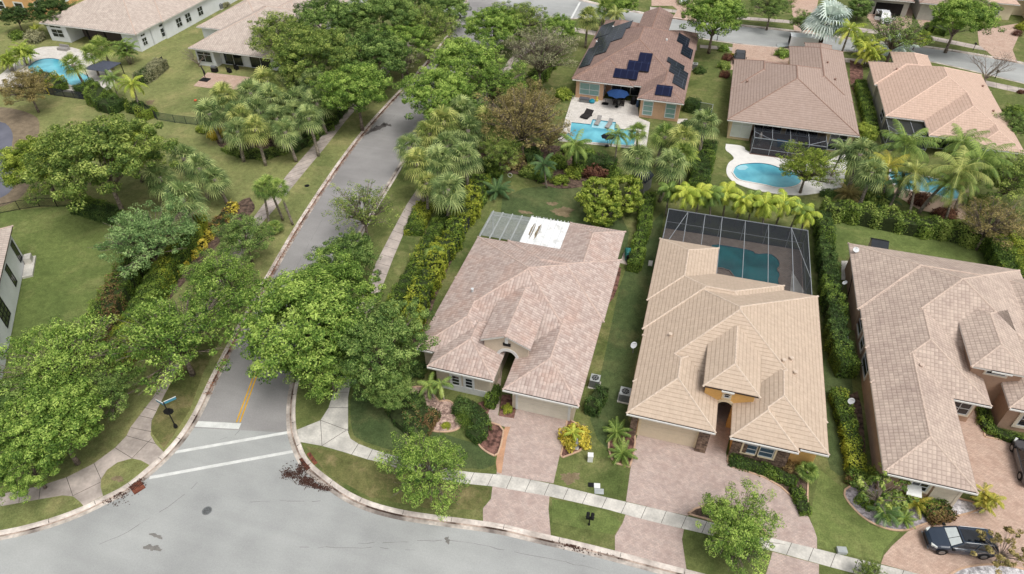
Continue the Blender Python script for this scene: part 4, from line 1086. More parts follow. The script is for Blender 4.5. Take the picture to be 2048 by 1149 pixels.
make_roof(hB, BB, rm6, rm6b, M_fwhite); make_walls(hB, BB, hbc, .6)
wframe(hB, 'y', gD[1], gD[0] - 1.0, gD[0] + .7, .8, 2.6, -1, 2, 4)
wframe(hB, 'y', gD[1] - 2.6, gD[0] + 7.5, gD[0] + 10, .8, 2.4, -1, 2, 2)
hC = thing('house', 'far brown roofed house mostly hidden by trees above the top street', 'house', (8, 168, .1), 'far houses cut off by the top edge')
BC = [Block(-2, 16, 158, 178)]
make_roof(hC, BC, rm4, rm4b, M_fwhite); make_walls(hC, BC, h5c, .6)
garage(hC, 158.6, 3, 8, .12, 2.4, -1, M_white, M_white)

# ============================================================= pools and decks
sheet('pool_deck', [(1146, 190), (1265, 203), (1275, 210), (1278, 236), (1300, 245), (1292, 300), (1116, 282)], M_deckw, .16, lo=.1)
pool('rectangular blue pool with tanning shelf behind the solar roofed house', [(1143, 246), (1181, 250), (1185, 240), (1232, 246), (1230, 258), (1272, 263), (1268, 293), (1130, 281), (1132, 268), (1140, 268)], M_water, sm=0, mcop=M_deckw, cop=.25)
pw = bpy.data.objects['swimming_pool.001'] if 'swimming_pool.001' in bpy.data.objects else None
b = MB(); b.prism(GP([(1187, 241), (1230, 247), (1228, 260), (1183, 255)], .19), .175, .18); b.build('pool_shelf', M_shelf, pw)
sheet('pool_deck', [(1452, 288), (1490, 292), (1490, 304), (1580, 318), (1640, 330), (1700, 300), (1690, 350), (1685, 380), (1640, 386), (1600, 392), (1540, 387), (1490, 375), (1462, 362), (1451, 345), (1456, 325), (1470, 318), (1462, 308), (1450, 300)], M_deckp, .16, lo=.1, sm=2)
pool('kidney shaped blue pool in a painted white deck', [(1466, 346), (1472, 332), (1495, 328), (1520, 327), (1545, 331), (1565, 340), (1590, 346), (1604, 356), (1598, 372), (1560, 378), (1530, 370), (1500, 365), (1475, 360)], M_water, mcop=M_deckp, cop=.15)
p2 = bpy.data.objects['swimming_pool.002']
b = MB(); b.prism(GP([(1473, 336), (1480, 331), (1492, 331), (1497, 335), (1490, 340), (1478, 340)], .19), .175, .18); b.build('pool_step', M_shelf, p2)
sheet('pool_deck', [(1780, 340), (1940, 370), (1930, 440), (1840, 420), (1790, 390)], mat('sandstone_deck', (196, 170, 148), .85, .08), .16, lo=.1)
pool('bright blue pool half hidden by bending coconut palms', [(1776, 348), (1790, 338), (1830, 352), (1880, 360), (1925, 385), (1912, 404), (1860, 385), (1820, 382), (1790, 372)], M_water, mcop=M_deckp)
sheet('pool_deck', [(0, 150), (60, 100), (95, 92), (160, 96), (210, 125), (235, 160), (215, 185), (172, 188), (95, 180), (30, 172), (-20, 180)], M_deckw, .16, lo=.1, sm=1)
pool('curved light blue pool in front of the white house', [(56, 135), (75, 120), (105, 117), (125, 122), (150, 140), (180, 155), (186, 165), (168, 173), (140, 172), (125, 165), (118, 155), (100, 145), (62, 150)], M_water, mcop=M_deckw)
sheet('patio', [(387, 172), (415, 145), (500, 155), (480, 180), (415, 176)], M_pav2, .15, lo=.1)
sheet('lake', [(-200, 235), (0, 238), (28, 262), (22, 300), (35, 345), (30, 372), (10, 395), (-50, 410), (-300, 430)], M_lake, .125, sm=2)
sheet('lake_bank', [(-200, 205), (0, 212), (60, 225), (85, 245), (60, 330), (60, 380), (20, 412), (-60, 425), (-300, 440)], mat('muddy_bank', (126, 112, 92), .95, .2, 1.2), .1235, sm=2)
# planting beds
def bed(px, m, z=.15, name='planting_bed', edge=None, sm=2, ew=.14):
    sheet(name, px, m, z, lo=.1, sm=sm)
    if edge:
        p = GP(px, z); p = smooth(p + [p[0]], sm)
        b = MB()
        for a, c in zip(p, p[1:]): b.obox(a, c, ew, .1, .2)
        struct(b.build('bed_edging', edge))
M_curb = mat('tan_edging', (196, 164, 138), .85, .12)
bed([(958, 846), (972, 842), (1008, 854), (1004, 885), (994, 914), (975, 906), (958, 892), (948, 870)], M_mulch, edge=M_curb, sm=1)
bed([(878, 803), (900, 800), (916, 820), (925, 850), (912, 862), (885, 865), (860, 862), (840, 850), (800, 840), (784, 812), (800, 780), (850, 770)], M_gravel, edge=M_curb)
bed([(998, 832), (1000, 812), (1004, 790), (1020, 790), (1032, 816), (1028, 837)], M_mulch, sm=0)
bed([(975, 830), (984, 808), (975, 800), (955, 806)], M_mulch, sm=0)
bed([(1134, 842), (1140, 838), (1180, 870), (1165, 900), (1140, 910), (1120, 917), (1126, 892)], M_mulch, edge=M_curb, sm=1)
bed([(1456, 912), (1470, 905), (1560, 930), (1600, 950), (1616, 960), (1614, 1030), (1590, 1000), (1562, 974), (1529, 955), (1500, 945), (1465, 934), (1455, 924)], M_mulchb, edge=M_curb, sm=0)
bed([(1260, 868), (1273, 870), (1262, 935), (1250, 932), (1225, 925), (1215, 890), (1225, 860)], M_mulch, edge=M_curb, sm=1)
bed([(1690, 980), (1720, 960), (1760, 950), (1900, 990), (1925, 1000), (1950, 1005), (1965, 1020), (1900, 1036), (1848, 1048), (1815, 1062), (1775, 1060), (1730, 1040), (1702, 1012), (1688, 992)], M_gravelp, edge=M_curb)
bed([(1895, 1005), (1925, 1000), (1955, 1008), (1975, 1022), (1940, 1028), (1885, 1038)], M_gravelw, .154)
bed([(1900, 1150), (1925, 1135), (1980, 1128), (2040, 1135), (2100, 1160), (2060, 1220), (1930, 1210)], M_gravelw, edge=M_curb)
bed([(1376, 1028), (1390, 1018), (1415, 1010), (1450, 1014), (1500, 1035), (1528, 1060), (1538, 1074)], M_mulchb, edge=M_curb, sm=0)
bed([(436, 290), (450, 300), (500, 322), (560, 315), (610, 290), (650, 255), (680, 215), (660, 190), (600, 180), (500, 200), (430, 230), (425, 262)], M_mulchb)
bed([(960, 335), (990, 345), (1040, 348), (1090, 372), (1130, 380), (1190, 368), (1240, 350), (1240, 320), (1180, 300), (1100, 290), (1000, 280), (950, 300)], M_mulchb)
bed([(500, 395), (480, 400), (440, 450), (380, 520), (310, 600), (260, 680), (215, 720), (225, 745), (250, 735), (320, 620), (400, 530), (470, 450), (515, 420)], M_mulchb)
bed([(1700, 790), (1720, 780), (1735, 930), (1720, 950), (1690, 850)], M_mulchb, sm=1)
bed([(1960, 820), (1975, 820), (1978, 862), (2048, 878), (2120, 898), (2120, 910), (2048, 888), (1970, 874)], M_mulchb, edge=M_curb, sm=0)
bed([(1236, 535), (1244, 535), (1232, 590), (1215, 610), (1206, 608), (1222, 570)], M_mulch, sm=1)
bed([(1700, 120), (1730, 130), (1720, 190), (1700, 180)], M_mulch)
bed([(830, 560), (900, 450), (935, 400), (965, 400), (925, 480), (880, 570), (840, 690), (800, 690), (790, 620)], M_mulchb, sm=1)
# ============================================================= vegetation
NP = np.random.default_rng(11)
def leafmesh(name, C, N, size, m, aspect=.42, tint=None, extra=None, fold=0.0):
    """C centres (n,3), N normals (n,3), size (n,)"""
    n = len(C)
    N = N / np.maximum(1e-6, np.linalg.norm(N, axis=1, keepdims=True))
    r = NP.normal(size=(n, 3)); T = np.cross(N, r); T /= np.maximum(1e-6, np.linalg.norm(T, axis=1, keepdims=True))
    Bt = np.cross(N, T)
    s = size[:, None]
    v = np.empty((n, 4, 3))
    v[:, 0] = C - T * s; v[:, 1] = C - Bt * s * aspect + N * s * .15; v[:, 2] = C + T * s; v[:, 3] = C + Bt * s * aspect + N * s * .15
    v = v.reshape(-1, 3)
    ev = np.zeros((0, 3)); ef = []
    me = bpy.data.meshes.new(name)
    nv = n * 4
    me.vertices.add(nv); me.vertices.foreach_set('co', v.astype(np.float32).ravel())
    me.loops.add(nv); me.loops.foreach_set('vertex_index', np.arange(nv, dtype=np.int32))
    me.polygons.add(n); me.polygons.foreach_set('loop_start', np.arange(0, nv, 4, dtype=np.int32)); me.polygons.foreach_set('loop_total', np.full(n, 4, dtype=np.int32))
    me.update(calc_edges=True)
    at = me.attributes.new('tint', 'FLOAT', 'POINT')
    at.data.foreach_set('value', np.repeat(tint if tint is not None else NP.random(n), 4).astype(np.float32))
    me.materials.append(m)
    return me
def sph(n):
    v = NP.normal(size=(n, 3)); return v / np.linalg.norm(v, axis=1, keepdims=True)
def crown_points(rx, rz, cz, nclump, per, cr=(.7, 1.3), spread=(.62, 1.0), flat=.62, low=-.5, seed=0, lobes=6):
    rng = np.random.default_rng(seed)
    d = sph(nclump * 3); d = d[d[:, 2] > low][:nclump]
    # irregular outline: lobes push the radius in and out
    L = sph(lobes); L[:, 2] *= .5
    rad = .72 + .38 * np.clip((d @ L.T).max(axis=1), 0, 1) ** 2
    rr = rng.uniform(spread[0], spread[1], len(d)) * rad * rng.uniform(.85, 1.12, len(d))
    cc = np.stack([d[:, 0] * rx * rr, d[:, 1] * rx * rr, cz + d[:, 2] * rz * rr], 1)
    crs = rng.uniform(cr[0], cr[1], len(d))
    C = []; N = []; T = []
    for c, r, dd in zip(cc, crs, d):
        q = sph(per); w = rng.uniform(.35, 1.0, per) ** .6
        q2 = q * (w * r)[:, None]; q2[:, 2] *= flat
        C.append(c + q2); N.append(q * .8 + np.array([0, 0, .7]) + dd * .3 + rng.normal(size=(per, 3)) * .6)
        T.append(np.clip(rng.normal(.48, .17) + q[:, 2] * w * .2 + rng.normal(0, .2, per), 0, 1))  # leaves toward each clump's top are painted lighter, as if lit from above
    return cc, np.concatenate(C), np.concatenate(N), np.concatenate(T)
def limbs(mb, cc, base_h, r0, n=12, seed=0, lean=(0, 0), forks=1, tip=.02):
    rng = random.Random(seed)
    top = Vector((lean[0], lean[1], base_h))
    mb.tube([(0, 0, -.05), (lean[0] * .2, lean[1] * .2, base_h * .35), (lean[0] * .6, lean[1] * .6, base_h * .7), tuple(top)], [r0 * 1.35, r0, r0 * .85, r0 * .75], 8)
    idx = list(range(len(cc))); rng.shuffle(idx)
    for i in idx[:n]:
        c = Vector(cc[i]); st = Vector((top.x, top.y, base_h * rng.uniform(.75, 1)))
        mid = st.lerp(c, .5) + Vector((rng.uniform(-.3, .3), rng.uniform(-.3, .3), rng.uniform(.0, .4)))
        mb.tube([tuple(st), tuple(st.lerp(mid, .5) + Vector((0, 0, .1))), tuple(mid), tuple(c)], [r0 * .5, r0 * .34, r0 * .22, tip], 5)
        for f in range(forks):
            e = c + Vector((rng.uniform(-1, 1), rng.uniform(-1, 1), rng.uniform(-.3, .5)))
            mb.tube([tuple(mid), tuple(mid.lerp(e, .5)), tuple(e)], [r0 * .2, r0 * .12, tip * .7], 4)
PROTO = {}
def to_tree(key, crown_me, trunk_mb, mtrunk, R0, cz):
    tm = None
    if trunk_mb:
        o = trunk_mb.build('tmp', mtrunk, smooth=True); tm = o.data; bpy.data.objects.remove(o)
    PROTO[key] = (crown_me, tm, R0, cz)
LM = dict(
 oak=leafmat('oak_leaves', (44, 64, 28), (86, 112, 52), (150, 168, 94)),
 bright=leafmat('bright_oak_leaves', (48, 72, 26), (100, 128, 52), (166, 184, 94)),
 blue=leafmat('bluish_leaves', (58, 82, 46), (94, 122, 70), (150, 172, 110)),
 olive=leafmat('olive_leaves', (56, 76, 32), (98, 118, 52), (162, 172, 92)),
 brown=leafmat('brownish_leaves', (84, 80, 46), (124, 114, 70), (164, 148, 98)),
 grey=leafmat('grey_leaves', (84, 88, 66), (124, 124, 94), (160, 156, 122)),
 yell=leafmat('yellow_green_leaves', (60, 80, 24), (108, 126, 44), (168, 176, 80)),
 gold=leafmat('golden_leaves', (120, 116, 34), (176, 162, 58), (216, 200, 96)),
 dark=leafmat('dark_green_leaves', (34, 52, 24), (58, 80, 38), (96, 116, 58)),
 hedge=leafmat('hedge_leaves', (42, 62, 24), (78, 100, 38), (130, 148, 64)),
 hedgey=leafmat('yellow_hedge_leaves', (84, 98, 30), (128, 138, 46), (176, 176, 72)),
 red=leafmat('red_leaves', (58, 36, 32), (94, 58, 48), (128, 94, 70)),
 redbr=leafmat('red_brown_leaves', (76, 58, 40), (112, 88, 58), (142, 126, 80)),
 sabal=leafmat('sabal_fronds', (50, 68, 36), (94, 112, 64), (164, 174, 112), trans=.15),
 sabaly=leafmat('yellowing_sabal_fronds', (62, 76, 34), (110, 122, 62), (182, 182, 108), trans=.15),
 palm=leafmat('palm_fronds', (52, 72, 32), (90, 112, 50), (146, 160, 84), trans=.15),
 palmy=leafmat('yellow_palm_fronds', (76, 94, 30), (122, 138, 48), (184, 184, 82), trans=.15),
 palmo=leafmat('orange_palm_fronds', (84, 98, 36), (132, 134, 52), (190, 172, 80), trans=.15),
 palmd=leafmat('dark_palm_fronds', (36, 58, 34), (58, 84, 50), (96, 118, 70), trans=.15),
 silver=leafmat('silver_fronds', (112, 126, 120), (152, 164, 156), (196, 204, 194), trans=.1),
)
def proto_broad(key, R0, rz, cz, ncl, per, size, bark, seed, **kw):
    th = kw.pop('trunk', cz * .55); nl = kw.pop('nl', 14); r0 = kw.pop('r0', .2); forks = kw.pop('forks', 1)
    cc, C, N, T = crown_points(R0, rz, cz, ncl, per, seed=seed, **kw)
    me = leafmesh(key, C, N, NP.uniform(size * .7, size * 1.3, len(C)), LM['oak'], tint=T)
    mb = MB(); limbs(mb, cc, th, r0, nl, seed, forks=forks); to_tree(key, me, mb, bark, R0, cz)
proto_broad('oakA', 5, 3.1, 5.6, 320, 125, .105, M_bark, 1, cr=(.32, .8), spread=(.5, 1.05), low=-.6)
proto_broad('oakB', 5, 3.4, 6.0, 320, 125, .105, M_bark, 2, cr=(.32, .75), spread=(.5, 1.05), low=-.6, lobes=8)
proto_broad('oakC', 5, 2.9, 5.2, 300, 125, .105, M_bark, 3, cr=(.32, .8), spread=(.5, 1.05), low=-.6, lobes=5)
proto_broad('airy', 5, 3.2, 5.4, 260, 85, .10, M_bark, 4, cr=(.35, .8), spread=(.35, 1.08), nl=60, forks=3, low=-.6)
proto_broad('sparse', 5, 3.4, 5.2, 170, 44, .10, M_bark, 5, cr=(.35, .8), spread=(.4, 1.05), nl=50, forks=4)
proto_broad('dense', 5, 4.2, 4.9, 230, 120, .15, M_bark, 6, cr=(.6, 1.0), spread=(.7, .95), low=-.85)
proto_broad('tufts', 5, 3.0, 4.6, 46, 26, .30, mat('pale_bark', (150, 136, 126), .9, .15, 4), 15, cr=(.35, .55), spread=(.45, 1.05), nl=46, forks=1, r0=.16)
# rounded clumps of big leaves (sea grape like)
proto_broad('round', 3, 3.0, 3.0, 95, 90, .17, M_bark, 8, cr=(.45, .7), spread=(.8, 1.0), low=-.9, trunk=1.2)
# shrub
def proto_shrub(key, n, size, seed, squash=.8, bumps=14):
    cc, C, N, T = crown_points(1, squash, squash * .35, bumps * 3, n // (bumps * 3), cr=(.25, .42), spread=(.55, .92), low=-.35, seed=seed, flat=.8)
    me = leafmesh(key, C, N, NP.uniform(size * .7, size * 1.3, len(C)), LM['dark'], tint=T)
    to_tree(key, me, None, None, 1, squash * .35)
proto_shrub('shrubA', 2600, .09, 21); proto_shrub('shrubB', 2000, .10, 22, .6); proto_shrub('ball', 4200, .05, 23, .85, 30)
# ---- palms
def frond_mesh(key, builder, m):
    V, Fc, T = [], [], []
    builder(V, Fc, T)
    me = bpy.data.meshes.new(key); me.from_pydata(V, [], Fc); me.update()
    at = me.attributes.new('tint', 'FLOAT', 'POINT'); at.data.foreach_set('value', np.array(T, dtype=np.float32)); me.materials.append(m)
    return me
def quadstrip(V, Fc, T, P, Wd, tint, side):
    i0 = len(V)
    for p, w in zip(P, Wd):
        V.append(tuple(p - side * w)); V.append(tuple(p + side * w)); T += [tint, tint]
    for k in range(len(P) - 1):
        a = i0 + 2 * k; Fc.append((a, a + 1, a + 3, a + 2))
def fan_palm(nf, L, hr, h, seed, blades=17, dead=.25, elev=(-.7, 1.35), w=.05):
    def f(V, Fc, T):
        rng = random.Random(seed); Z = Vector((0, 0, 1))
        for i in range(nf):
            az = i * 2.399 + rng.uniform(-.2, .2); u = (i + .5) / nf
            el = elev[1] + (elev[0] - elev[1]) * u ** .8 + rng.uniform(-.12, .12)
            d = Vector((math.cos(az) * math.cos(el), math.sin(az) * math.cos(el), math.sin(el)))
            base = Vector((0, 0, h - .25 * u)); Lp = L * rng.uniform(.85, 1.1)
            e = base + d * Lp + Vector((0, 0, -.16 * Lp * (1 - abs(math.sin(el)))))
            side = d.cross(Z).normalized() if abs(d.z) < .98 else Vector((1, 0, 0))
            up = side.cross(d)
            ti = min(1, max(0, .55 - .35 * (u - .3) + rng.uniform(-.28, .28))) if u < .85 else rng.uniform(.75, 1.0)
            quadstrip(V, Fc, T, [base, e], [.025, .02], .7, up.cross(d).normalized())
            r = hr * rng.uniform(.85, 1.12)
            for b in range(blades):
                a = (b / (blades - 1) - .5) * 2 * R(115)
                bd = (d * math.cos(a) + side * math.sin(a)).normalized()
                cup = up * (.18 + .1 * abs(math.sin(a)))
                p1 = e + bd * r * .45 + cup * r * .4; p2 = e + bd * r * .8 + cup * r * .35 + Vector((0, 0, -.12 * r)); p3 = e + bd * r * rng.uniform(1, 1.15) + Vector((0, 0, -.38 * r))
                s = bd.cross(up).normalized()
                quadstrip(V, Fc, T, [e, p1, p2, p3], [.012, w, w * .75, .006], min(1, max(0, ti + rng.uniform(-.26, .26))), s)
    return f
def feather_palm(nf, L, h, seed, leaflets=26, ll=.55, droop=1.0, elev=(-.25, 1.3), off=(0, 0), w=.028, wind=(0, 0)):
    def f(V, Fc, T):
        rng = random.Random(seed)
        for i in range(nf):
            az = i * 2.399 + rng.uniform(-.25, .25); u = (i + .5) / nf
            el = elev[1] + (elev[0] - elev[1]) * u + rng.uniform(-.1, .1); Lf = L * rng.uniform(.85, 1.08)
            pts = [Vector((off[0], off[1], h))]; d0 = el; n = 9
            for k in range(n):
                d0 -= droop * (.10 + .16 * k / n) * (1.1 - .3 * abs(math.sin(el)))
                dd = Vector((math.cos(az) * math.cos(d0) + wind[0] * k / n, math.sin(az) * math.cos(d0) + wind[1] * k / n, math.sin(d0))).normalized()
                pts.append(pts[-1] + dd * (Lf / n))
            ti = .6 - .3 * u + rng.uniform(-.15, .15)
            if u > .86: ti = rng.uniform(.8, 1)
            sd = (pts[3] - pts[0]).cross(Vector((0, 0, 1)))
            sd = sd.normalized() if sd.length > 1e-4 else Vector((1, 0, 0))
            quadstrip(V, Fc, T, pts, [.045 * (1 - k / (n + 2)) for k in range(n + 1)], .85, sd)
            for k in range(leaflets):
                f_ = .12 + .88 * k / leaflets; x = f_ * n; j = min(n - 1, int(x)); p = pts[j].lerp(pts[j + 1], x - j)
                t = (pts[j + 1] - pts[j]).normalized(); l = ll * math.sin(math.pi * min(1, f_ * .85 + .12)) ** .6 * rng.uniform(.85, 1.1)
                for s_ in (-1, 1):
                    o = (sd * s_ * .8 + t * .55 + Vector((wind[0] * .4, wind[1] * .4, -.35 + rng.uniform(-.2, .15)))).normalized()
                    m1 = p + o * l * .5; m2 = p + o * l + Vector((0, 0, -.28 * l))
                    quadstrip(V, Fc, T, [p, m1, m2], [w * .7, w, w * .25], min(1, max(0, ti + rng.uniform(-.14, .14))), t)
    return f
def ptrunk(h, r, seed=0, lean=(0, 0), m=None, boot=.0, n=8):
    mb = MB(); k = 8; P = []; Rr = []
    rng = random.Random(seed)
    for i in range(k + 1):
        f = i / k; P.append((lean[0] * f * f, lean[1] * f * f, h * f)); Rr.append(r * (1.25 - .35 * f) * rng.uniform(.94, 1.06) * (1 + boot * f * f))
    mb.tube(P, Rr, n); return mb
def P_(key, mesh, trunk, mt, R0, cz): to_tree(key, mesh, trunk, mt, R0, cz)
P_('sabalA', frond_mesh('sabal_crown', fan_palm(27, 1.05, 1.1, 5.2, 1, blades=15, w=.06), LM['sabal']), ptrunk(5.2, .17, 1, boot=.3), M_barkp, 2.1, 5.2)
P_('sabalB', frond_mesh('sabal_crown', fan_palm(25, 1.05, 1.1, 4.3, 2, blades=15, w=.06), LM['sabal']), ptrunk(4.3, .18, 2, boot=.35), M_barkp, 2.1, 4.3)
P_('sabalT', frond_mesh('sabal_crown', fan_palm(22, .9, .95, 7.0, 3, elev=(-1.0, 1.3), blades=17, w=.05), LM['sabal']), ptrunk(7.0, .15, 3, boot=.2), M_barkp, 1.9, 7.0)
P_('fanlow', frond_mesh('fan_crown', fan_palm(22, .8, .8, 1.2, 4, elev=(-.1, 1.3)), LM['palm']), ptrunk(1.2, .15, 4), M_barkp, 1.9, 1.2)
P_('bismarck', frond_mesh('silver_crown', fan_palm(24, 1.5, 2.0, 4.2, 5, blades=19, elev=(-.25, 1.4), w=.13), LM['silver']), ptrunk(4.2, .25, 5), M_barkd, 3.6, 4.2)
P_('coco', frond_mesh('coconut_crown', feather_palm(20, 3.6, 6.2, 6, 34, .8, 1.0, off=(1.0, .6), w=.035, wind=(.35, -.3)), LM['palm']), ptrunk(6.2, .15, 6, (1.0, .6)), M_barkp, 3.3, 6.0)
P_('queen', frond_mesh('queen_crown', feather_palm(18, 2.8, 4.6, 7, 34, .6, 1.1, w=.03), LM['palm']), ptrunk(4.6, .13, 7), M_barkp, 2.5, 4.5)
P_('xmas', frond_mesh('small_palm_crown', feather_palm(15, 2.0, 3.6, 8, 26, .62, 1.4, elev=(.0, 1.3), w=.045), LM['palmy']), ptrunk(3.6, .09, 8), M_barkp, 1.7, 3.6)
P_('bottle', frond_mesh('small_palm_crown', feather_palm(9, 1.9, 2.6, 9, 24, .45, 1.2, elev=(.0, 1.25), w=.03), LM['palm']), ptrunk(2.6, .07, 9), mat('pale_palm_bark', (176, 168, 160), .9, .15, 4), 1.6, 2.6)
P_('lowfeather', frond_mesh('low_palm_crown', feather_palm(20, 1.9, .5, 10, 26, .38, .9, elev=(.1, 1.35), w=.025), LM['palm']), None, None, 1.7, .8)
def areca(V, Fc, T):
    for k in range(9):
        a = k * 2.4; r = .2 + .12 * k; V2, F2, T2 = [], [], []
        feather_palm(8, 1.9, 1.6 + (k % 4) * .5, 30 + k, 18, .42, 1.2, elev=(.35, 1.35), w=.035)(V2, F2, T2)
        o = len(V); V += [(x + r * math.cos(a), y + r * math.sin(a), z) for x, y, z in V2]; Fc += [tuple(i + o for i in q) for q in F2]; T += T2
at_ = MB()
for k in range(9):
    a = k * 2.4; r = .2 + .12 * k; at_.tube([(r * .4 * math.cos(a), r * .4 * math.sin(a), 0), (r * math.cos(a), r * math.sin(a), 1.6 + (k % 4) * .5)], [.06, .045], 6)
P_('areca', frond_mesh('clumping_palm_crown', areca, LM['palmy']), at_, M_barkp, 2.6, 2.4)
# bare tree
bm_ = MB(); rng_ = random.Random(4)
def br(p, d, L, r, n):
    e = p + d * L; mid = p.lerp(e, .5) + Vector((rng_.uniform(-.1, .1), rng_.uniform(-.1, .1), .08)) * L * .4
    bm_.tube([tuple(p), tuple(mid), tuple(e)], [r, r * .8, r * .55], 5 if r > .03 else 3)
    if n:
        for k in range(3 if n > 1 else 4):
            q = (d + Vector((rng_.uniform(-1, 1), rng_.uniform(-1, 1), rng_.uniform(-.2, .6))) * .75).normalized(); br(e if k else mid, q, L * rng_.uniform(.62, .82), r * .55, n - 1)
for k in range(5): br(Vector((0, 0, .4)), Vector((math.cos(k * 1.3) * .7, math.sin(k * 1.3) * .7, .8)).normalized(), 1.5, .09, 4)
bm_.tube([(0, 0, 0), (0, 0, .5)], [.16, .12], 7)
to_tree('bare', None, bm_, mat('pale_bark', (150, 136, 126), .9, .15, 4), 3.2, 2.6)

def plant(kind, px, py, rp, leaf, label, cat='tree', name=None, group=None, rz=None, sz=1.0, base=False, bark=None):
    cm, tm, R0, cz = PROTO[kind]
    s = 1.0
    for _ in range(6):
        z = .12 + cz * s * sz
        u, v = G(px, py, z if not base else .12)
        dpt = (CAMH - z) / (sT + (py - CY) / F * cT)
        s = rp * dpt / F / R0
    rz = random.uniform(0, 6.28) if rz is None else rz
    nm = name or {'tree': 'street_tree', 'palm': 'palm_tree', 'shrub': 'shrub'}.get(cat, cat)
    e = thing(nm, label, cat, (u, v, .12), group, rz=rz, local=True)
    e.scale = (s, s, s * sz)
    if cat == 'palm': e.rotation_euler = (random.uniform(-.13, .13), random.uniform(-.13, .13), rz)
    if cm:
        c = bpy.data.objects.new('foliage' if cat == 'shrub' else 'crown', cm); COL.objects.link(c); c.parent = e
        if leaf: c.material_slots[0].link = 'OBJECT'; c.material_slots[0].material = LM[leaf]
    if tm:
        t = bpy.data.objects.new('trunk' if kind != 'bare' else 'branches', tm); COL.objects.link(t); t.parent = e
    return e
def T(*a, **k):
    if a[0] in ('oakA', 'oakB', 'oakC', 'airy', 'sparse') and a[2] > 100: a = a[:3] + (a[3] * 1.1,) + a[4:]
    return plant(*a, **k)
st = 'broadleaf street trees'
# corner cluster by the side street
T('oakA', 605, 640, 128, 'bright', 'large bright green tree overhanging the double yellow line', group=st)
T('oakB', 655, 590, 98, 'bright', 'bright green tree above the right kerb, middle of the corner clump', group=st)
T('oakB', 752, 682, 97, 'oak', 'darker green tree at the corner touching the pink roofed house', group=st)
T('oakC', 690, 510, 62, 'oak', 'medium green tree over the road just north of the corner clump', group=st)
T('sparse', 725, 415, 68, 'olive', 'thin leaved olive tree leaning over the side street', group=st)
T('oakC', 655, 720, 82, 'bright', 'drooping green tree low over the corner sidewalk flare', group=st)
T('oakC', 775, 775, 52, 'oak', 'dark green low crown between the corner tree and the planted beds', group=st)
T('airy', 215, 775, 62, 'oak', 'darker green crown filling the gap between the left garden trees', group='trees of the left gardens')
T('oakB', 808, 85, 58, 'bright', 'green crown over the far end of the side street', group='trees of the dense top grove')
# left verge
T('airy', 345, 660, 112, 'bright', 'green tree with leaning trunk beside the left sidewalk near the street sign', group=st)
T('airy', 440, 560, 78, 'bright', 'airy light green tree over the left sidewalk below the croton hedge', group=st)
T('airy', 487, 470, 58, 'oak', 'small airy tree with slim grey trunk beside the left sidewalk', group=st)
T('airy', 292, 468, 86, 'blue', 'bluish green loose tree at the edge of the mown back lawn', group='trees of the left gardens')
T('airy', 118, 715, 108, 'bright', 'wide light green tree hiding the white walled house at left', group='trees of the left gardens')
T('oakA', 102, 850, 106, 'bright', 'bright green tree overhanging the curved sidewalk at lower left', group='trees of the left gardens')
T('oakC', 20, 830, 90, 'oak', 'green tree cut by the left edge above the curved sidewalk', group='trees of the left gardens')
T('oakB', 55, 930, 62, 'bright', 'low bright tree at the left edge just above the sidewalk', group='trees of the left gardens')
# lake trees
T('oakC', 75, 320, 78, 'yell', 'yellow green feathery tree at the lake edge', group='trees by the lake')
T('oakB', 195, 310, 112, 'olive', 'big rounded olive brown tree between lake and lawn', group='trees by the lake')
T('oakA', 255, 290, 70, 'yell', 'olive tree with yellow tips on the right side of the lakeside clump', group='trees by the lake')
T('airy', 52, 172, 48, 'brown', 'small brownish tree with leaning trunk beside the pool wall', group='trees by the lake')
# top grove
g_ = 'trees of the dense top grove'
for a in [('airy', 560, 70, 72, 'olive', 'olive tree touching the cream roof in the top grove'), ('oakB', 620, 110, 80, 'olive', 'wide olive green tree above the palm grove'), ('oakA', 660, 40, 78, 'oak', 'green tree at the top of the grove left of centre'),
          ('oakC', 735, 110, 78, 'oak', 'green tree over the left sidewalk at the end of the grove'), ('oakA', 712, 178, 74, 'bright', 'bright green tree nearest the left kerb below the grove'), ('sparse', 800, 110, 50, 'grey', 'grey green half bare tree in the middle of the grove'),
          ('oakB', 760, 30, 76, 'oak', 'dense dark green tree at the top edge left of the side street'), ('airy', 850, 50, 66, 'olive', 'brown green tree by the top of the side street'), ('oakC', 830, 0, 60, 'oak', 'green tree cut by the top edge above the side street'),
          ('oakA', 925, 120, 72, 'bright', 'bright green tree right of the side street beyond the palms'), ('oakA', 880, 185, 76, 'bright', 'light green tree arching over the side street'), ('oakC', 925, 225, 60, 'oak', 'green tree between the side street and the fan palms'),
          ('oakC', 985, 50, 66, 'bright', 'bright green tree near the top right of the side street'), ('sparse', 1080, 100, 82, 'grey', 'grey olive thin tree beside the garden hedge'), ('oakB', 1115, 60, 46, 'bright', 'bright crown behind the grey olive tree'),
          ('airy', 1040, 40, 60, 'olive', 'olive tree at the top edge beside the junction'), ('oakC', 900, 15, 46, 'oak', 'dark green tree at the top edge between road and grove'), ('airy', 985, 160, 62, 'bright', 'green tree over the right sidewalk behind the brown tree')]:
    T(*a, group=g_)
T('sparse', 1045, 235, 86, 'brown', 'big brownish thin tree left of the rectangular pool', group=g_); T('airy', 1050, 215, 66, 'brown', 'brown leaved tree behind the big brownish tree', group=g_)
